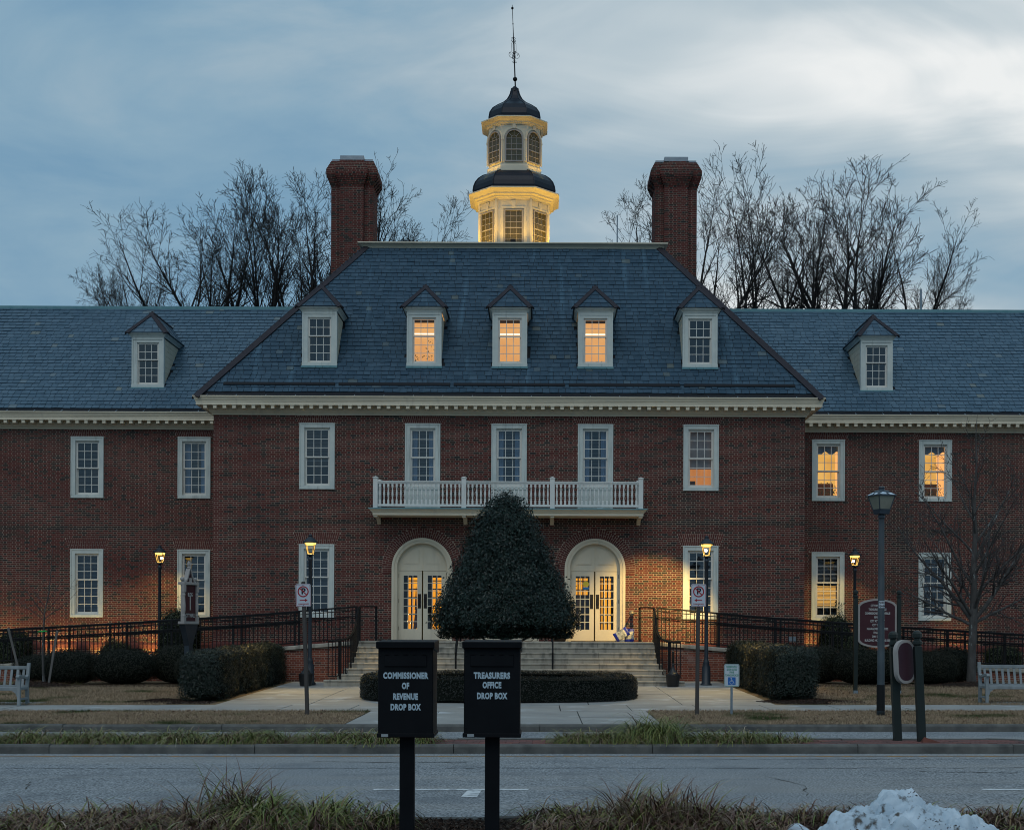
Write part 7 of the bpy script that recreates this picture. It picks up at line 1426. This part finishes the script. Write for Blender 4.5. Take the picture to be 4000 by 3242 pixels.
# ================================================================== trees
def two_part(o, segs, cut, n1, n2, m1, m2):
    a = [s[:8] for s in segs if s[8] <= cut]; b = [s[:8] for s in segs if s[8] > cut]
    link('trunk', seg_mesh('trunk', a, n1, m1), o); link('crown', seg_mesh('crown', b, n2, m2), o)
def near_tree():
    o = empty('bare_tree', (12.38, 38.2, gz(12.38, 38.2)+.05), 0, 'leafless street tree with mottled trunk behind the right bench', 'tree'); rng = np.random.default_rng(12); out = []
    P = {'rmin': .0048, 1: dict(seg=.30, wig=.05, up=.012, taper=.86, clear=.12, kids=1.45, ang=38, ratio=.40, short=.35, rr=.60), 2: dict(seg=.20, wig=.07, up=.02, taper=.75, clear=.15, kids=1.15, ang=38, ratio=.42, short=.3, rr=.65), 3: dict(seg=.14, wig=.08, up=.03, taper=.7, clear=.15, kids=.85, ang=36, ratio=.48, short=.3, rr=.7), 4: dict(seg=.10, wig=.08, up=.03, taper=.6, clear=2, kids=0, ang=30, ratio=0, short=0, rr=1)}
    tr = [(0, 0, -.1, .155), (.0, 0, .4, .125), (.02, 0, 1.0, .118), (.05, 0, 1.75, .125), (.07, .02, 2.4, .10), (.05, .0, 3.2, .085), (.10, .03, 4.2, .066), (.06, 0, 5.2, .046), (.12, 0, 6.2, .028), (.10, 0, 7.1, .014), (.14, 0, 7.75, .005)]
    for a, b in zip(tr, tr[1:]): out.append((*a[:3], *b[:3], a[3], b[3], 0))
    lim = [(1.65, 175, 68, 2.6, .05), (1.72, 15, 70, 2.6, .05), (1.75, 150, 38, 3.6, .066), (1.8, 330, 42, 3.5, .066), (1.9, 200, 48, 3.2, .055), (1.95, 60, 40, 3.4, .055), (2.1, 270, 45, 2.8, .05), (2.3, 110, 42, 2.9, .05), (2.5, 0, 44, 3.2, .05), (2.8, 185, 40, 3.2, .048), (3.1, 300, 38, 2.6, .042), (3.4, 40, 38, 2.6, .042), (3.7, 170, 36, 2.6, .04), (4.0, 350, 36, 2.5, .038), (4.3, 240, 34, 2.0, .034), (4.6, 120, 33, 2.0, .032), (4.9, 10, 32, 1.9, .028), (5.2, 190, 30, 1.8, .026), (5.6, 300, 28, 1.4, .02), (5.9, 80, 28, 1.4, .018), (6.3, 200, 25, 1.1, .014), (6.6, 20, 25, 1.0, .012)]
    for z, az, an, L, r in lim:
        x0 = np.interp(z, [t[2] for t in tr], [t[0] for t in tr]); a, n_ = math.radians(az+rng.normal(0, 8)), math.radians(an); grow(rng, (x0, 0, z), (math.sin(n_)*math.cos(a), math.sin(n_)*math.sin(a), math.cos(n_)), L, r, 1, out, P)
    two_part(o, out, 1, 8, 4, 'bark', 'twig')
near_tree()
def young():
    o = empty('young_tree', (-14.2, 38.0, gz(-14.2, 38)+.10), 0, 'thin leafless young tree with a green tie between two stakes', 'tree'); rng = np.random.default_rng(4); out = []
    tr = [(.06, 0, -.05, .05), (.02, 0, .25, .036), (0, 0, .9, .03), (.03, 0, 1.6, .026), (.05, 0, 1.95, .022), (.18, 0, 2.6, .016), (.24, 0, 3.3, .009), (.28, 0, 3.85, .004)]
    for a, b in zip(tr, tr[1:]): out.append((*a[:3], *b[:3], a[3], b[3], 0))
    P = {'rmin': .0025, 1: dict(seg=.16, wig=.06, up=.03, taper=.8, clear=.15, kids=.9, ang=35, ratio=.38, short=.3, rr=.6), 2: dict(seg=.1, wig=.07, up=.03, taper=.7, clear=.2, kids=.35, ang=35, ratio=.4, short=.3, rr=.7), 3: dict(seg=.08, wig=.08, up=.03, taper=.6, clear=2, kids=0, ang=30, ratio=0, short=0, rr=1)}
    for z, az, an, L, r in ((1.75, 180, 52, 1.5, .013), (1.8, 10, 58, 1.2, .012), (1.9, 200, 40, 1.6, .014), (1.95, 330, 45, 1.2, .012), (2.1, 150, 42, 1.2, .011), (2.3, 20, 38, 1.1, .01), (2.5, 250, 36, .9, .009), (2.8, 170, 32, .8, .007), (.75, 190, 60, .5, .004), (.7, 10, 68, .6, .004), (.8, 340, 62, .5, .004)):
        x0 = np.interp(z, [t[2] for t in tr], [t[0] for t in tr]); a, n_ = math.radians(az), math.radians(an); grow(rng, (x0, 0, z), (math.sin(n_)*math.cos(a), math.sin(n_)*math.sin(a), math.cos(n_)), L, r, 1, out, P)
    two_part(o, out, 0, 8, 4, 'bark', 'twig'); MB().tube([(-.14, -.03, 1.43), (-.05, -.05, 1.45), (.02, -.05, 1.44), (.06, -.04, 1.46), (.14, -.02, 1.45)], [.008, .022, .026, .022, .006], 6).build('tie_ribbon', 'ribbon_green', o)
young()
for xb, xt, nm, hh in ((-14.60, -15.02, 'left', 1.66), (-13.86, -13.62, 'right', 1.55)):
    x, y = xb, 37.55; o = MB().box(-.03, .03, -.012, .012, -.15, hh).build('tree_stake', 'stake_wood', None, (x, y, gz(x, y)+.05), (0, math.atan2(xt-xb, hh), 0)); tag(o, f'leaning grey wooden stake {nm} of the young tree', 'stake', 'stakes of the young tree')
FARV = {}
def far_crown(seed, leader, spread, H_):
    rng = np.random.default_rng(seed); out = []
    P = {'rmin': .0078, 'tip': 1, 1: dict(seg=.42, wig=.035, up=.012, taper=.93, clear=.22, kids=.95, ang=31, ratio=.42, short=.48, rr=.62), 2: dict(seg=.30, wig=.055, up=.026, taper=.88, clear=.10, kids=.95, ang=34, ratio=.40, short=.30, rr=.66),
         3: dict(seg=.22, wig=.075, up=.030, taper=.8, clear=.08, kids=1.05, ang=37, ratio=.55, short=.2, rr=.75), 4: dict(seg=.19, wig=.09, up=.03, taper=.5, clear=2, kids=0, ang=30, ratio=0, short=0, rr=1)}
    for k in range(leader):
        a = 2*PI*(k+rng.uniform(-.2, .2))/leader; n_ = math.radians(rng.uniform(3, 10) if k == 0 else rng.uniform(18, 44)*spread); d = np.array((math.sin(n_)*math.cos(a), math.sin(n_)*math.sin(a)*.6, math.cos(n_)))
        grow(rng, (0, 0, -rng.uniform(0, 1.5)), d, H_*rng.uniform(.84, .96)*(1.0 if k == 0 else 1.0-.25*math.sin(n_)), .125*rng.uniform(.8, 1.1), 1, out, P)
    return seg_mesh('trunk', [s_[:8] for s_ in out if s_[8] <= 1], 6, 'far_bark'), seg_mesh('crown', [s_[:8] for s_ in out if s_[8] > 1], 3, 'far_bark')
def far_tree(x, y, top, var, label, fork, rz, w=1.0):
    o = empty('bare_tree', (x, y, 0), 0, label, 'tree', 'bare trees behind the building')
    if var not in FARV: FARV[var] = far_crown(300+var, (5, 6, 5, 4, 5, 6)[var], (1.0, 1.15, .8, .75, 1.25, 1.0)[var], 9.5)
    k = (top-fork)/9.5*.95; MB().tube([(0, 0, -.3), (.05, 0, fork*.5), (0, 0, fork-.2)], [.34, .28, .24], 8).build('trunk', 'far_bark', o, smooth=True)
    for nm, me in zip(('limbs', 'crown'), FARV[var]): q = link(nm, me, o, (0, 0, fork), (0, 0, rz)); q.scale = (k*w, k*w, k)
FT = [(-18.3, 58, 17.6, 1, 13.0, .3, .7), (-17.9, 58, 18.9, 4, 13.0, 1.9, .9), (-15.9, 59, 21.0, 4, 13.0, .4, 1.15), (-14.6, 60, 22.2, 0, 13.5, 1.1, 1.0), (-12.6, 60, 22.7, 5, 13.5, 2.2, .9), (-11.0, 60, 23.2, 2, 13.5, .2, 1.0), (-9.7, 59, 23.4, 3, 13.2, 2.9, 1.0), (-7.2, 58.5, 22.0, 1, 13.0, 2.0, 1.0), (-6.5, 62, 20.2, 0, 13.2, 3.3, .6)]
LBL = ['leafless tree farthest left behind the left wing roof, the smallest', 'small leafless tree second from the left behind the left wing roof', 'broad leafless tree above the left wing dormer, behind the roof', 'tall leafless tree behind the left wing, between the broad and the dense one', 'dense leafless tree midway between the left dormer and the left chimney', 'upright leafless tree second left of the left chimney', 'tallest leafless tree close to the left side of the left chimney', 'leafless tree showing just right of the left chimney', 'low leafless tree top peeping over the roof right of the left chimney']
for (x, y, top, v, fk, rz, w), lb in zip(FT, LBL): far_tree(x, y, top, v, lb, fk, rz, w)
FT2 = [(3.0, 63, 19.6, 1, 13.3, .7, .9), (4.6, 60, 22.8, 3, 13.3, 1.4, 1.0), (7.2, 59, 22.7, 0, 13.2, 2.6, 1.0), (9.6, 60, 23.7, 2, 13.3, 1.0, .95), (11.9, 60, 23.0, 3, 13.3, .5, 1.0), (13.9, 60, 23.2, 5, 13.2, .1, 1.3), (16.2, 59, 21.2, 4, 13.0, 1.2, 1.1), (17.2, 58, 18.2, 1, 12.8, 2.4, .65)]
LBL2 = ['low leafless tree top over the roof left of the right chimney', 'leafless tree touching the left side of the right chimney', 'leafless tree close to the right side of the right chimney', 'tallest leafless tree right of the right chimney', 'slim leafless tree between the two tallest on the right', 'wide heavy leafless tree above the right wing roof', 'spreading leafless tree above the right wing dormer', 'smallest leafless tree farthest right behind the right wing roof']
for (x, y, top, v, fk, rz, w), lb in zip(FT2, LBL2): far_tree(x, y, top, v, lb, fk, rz, w)
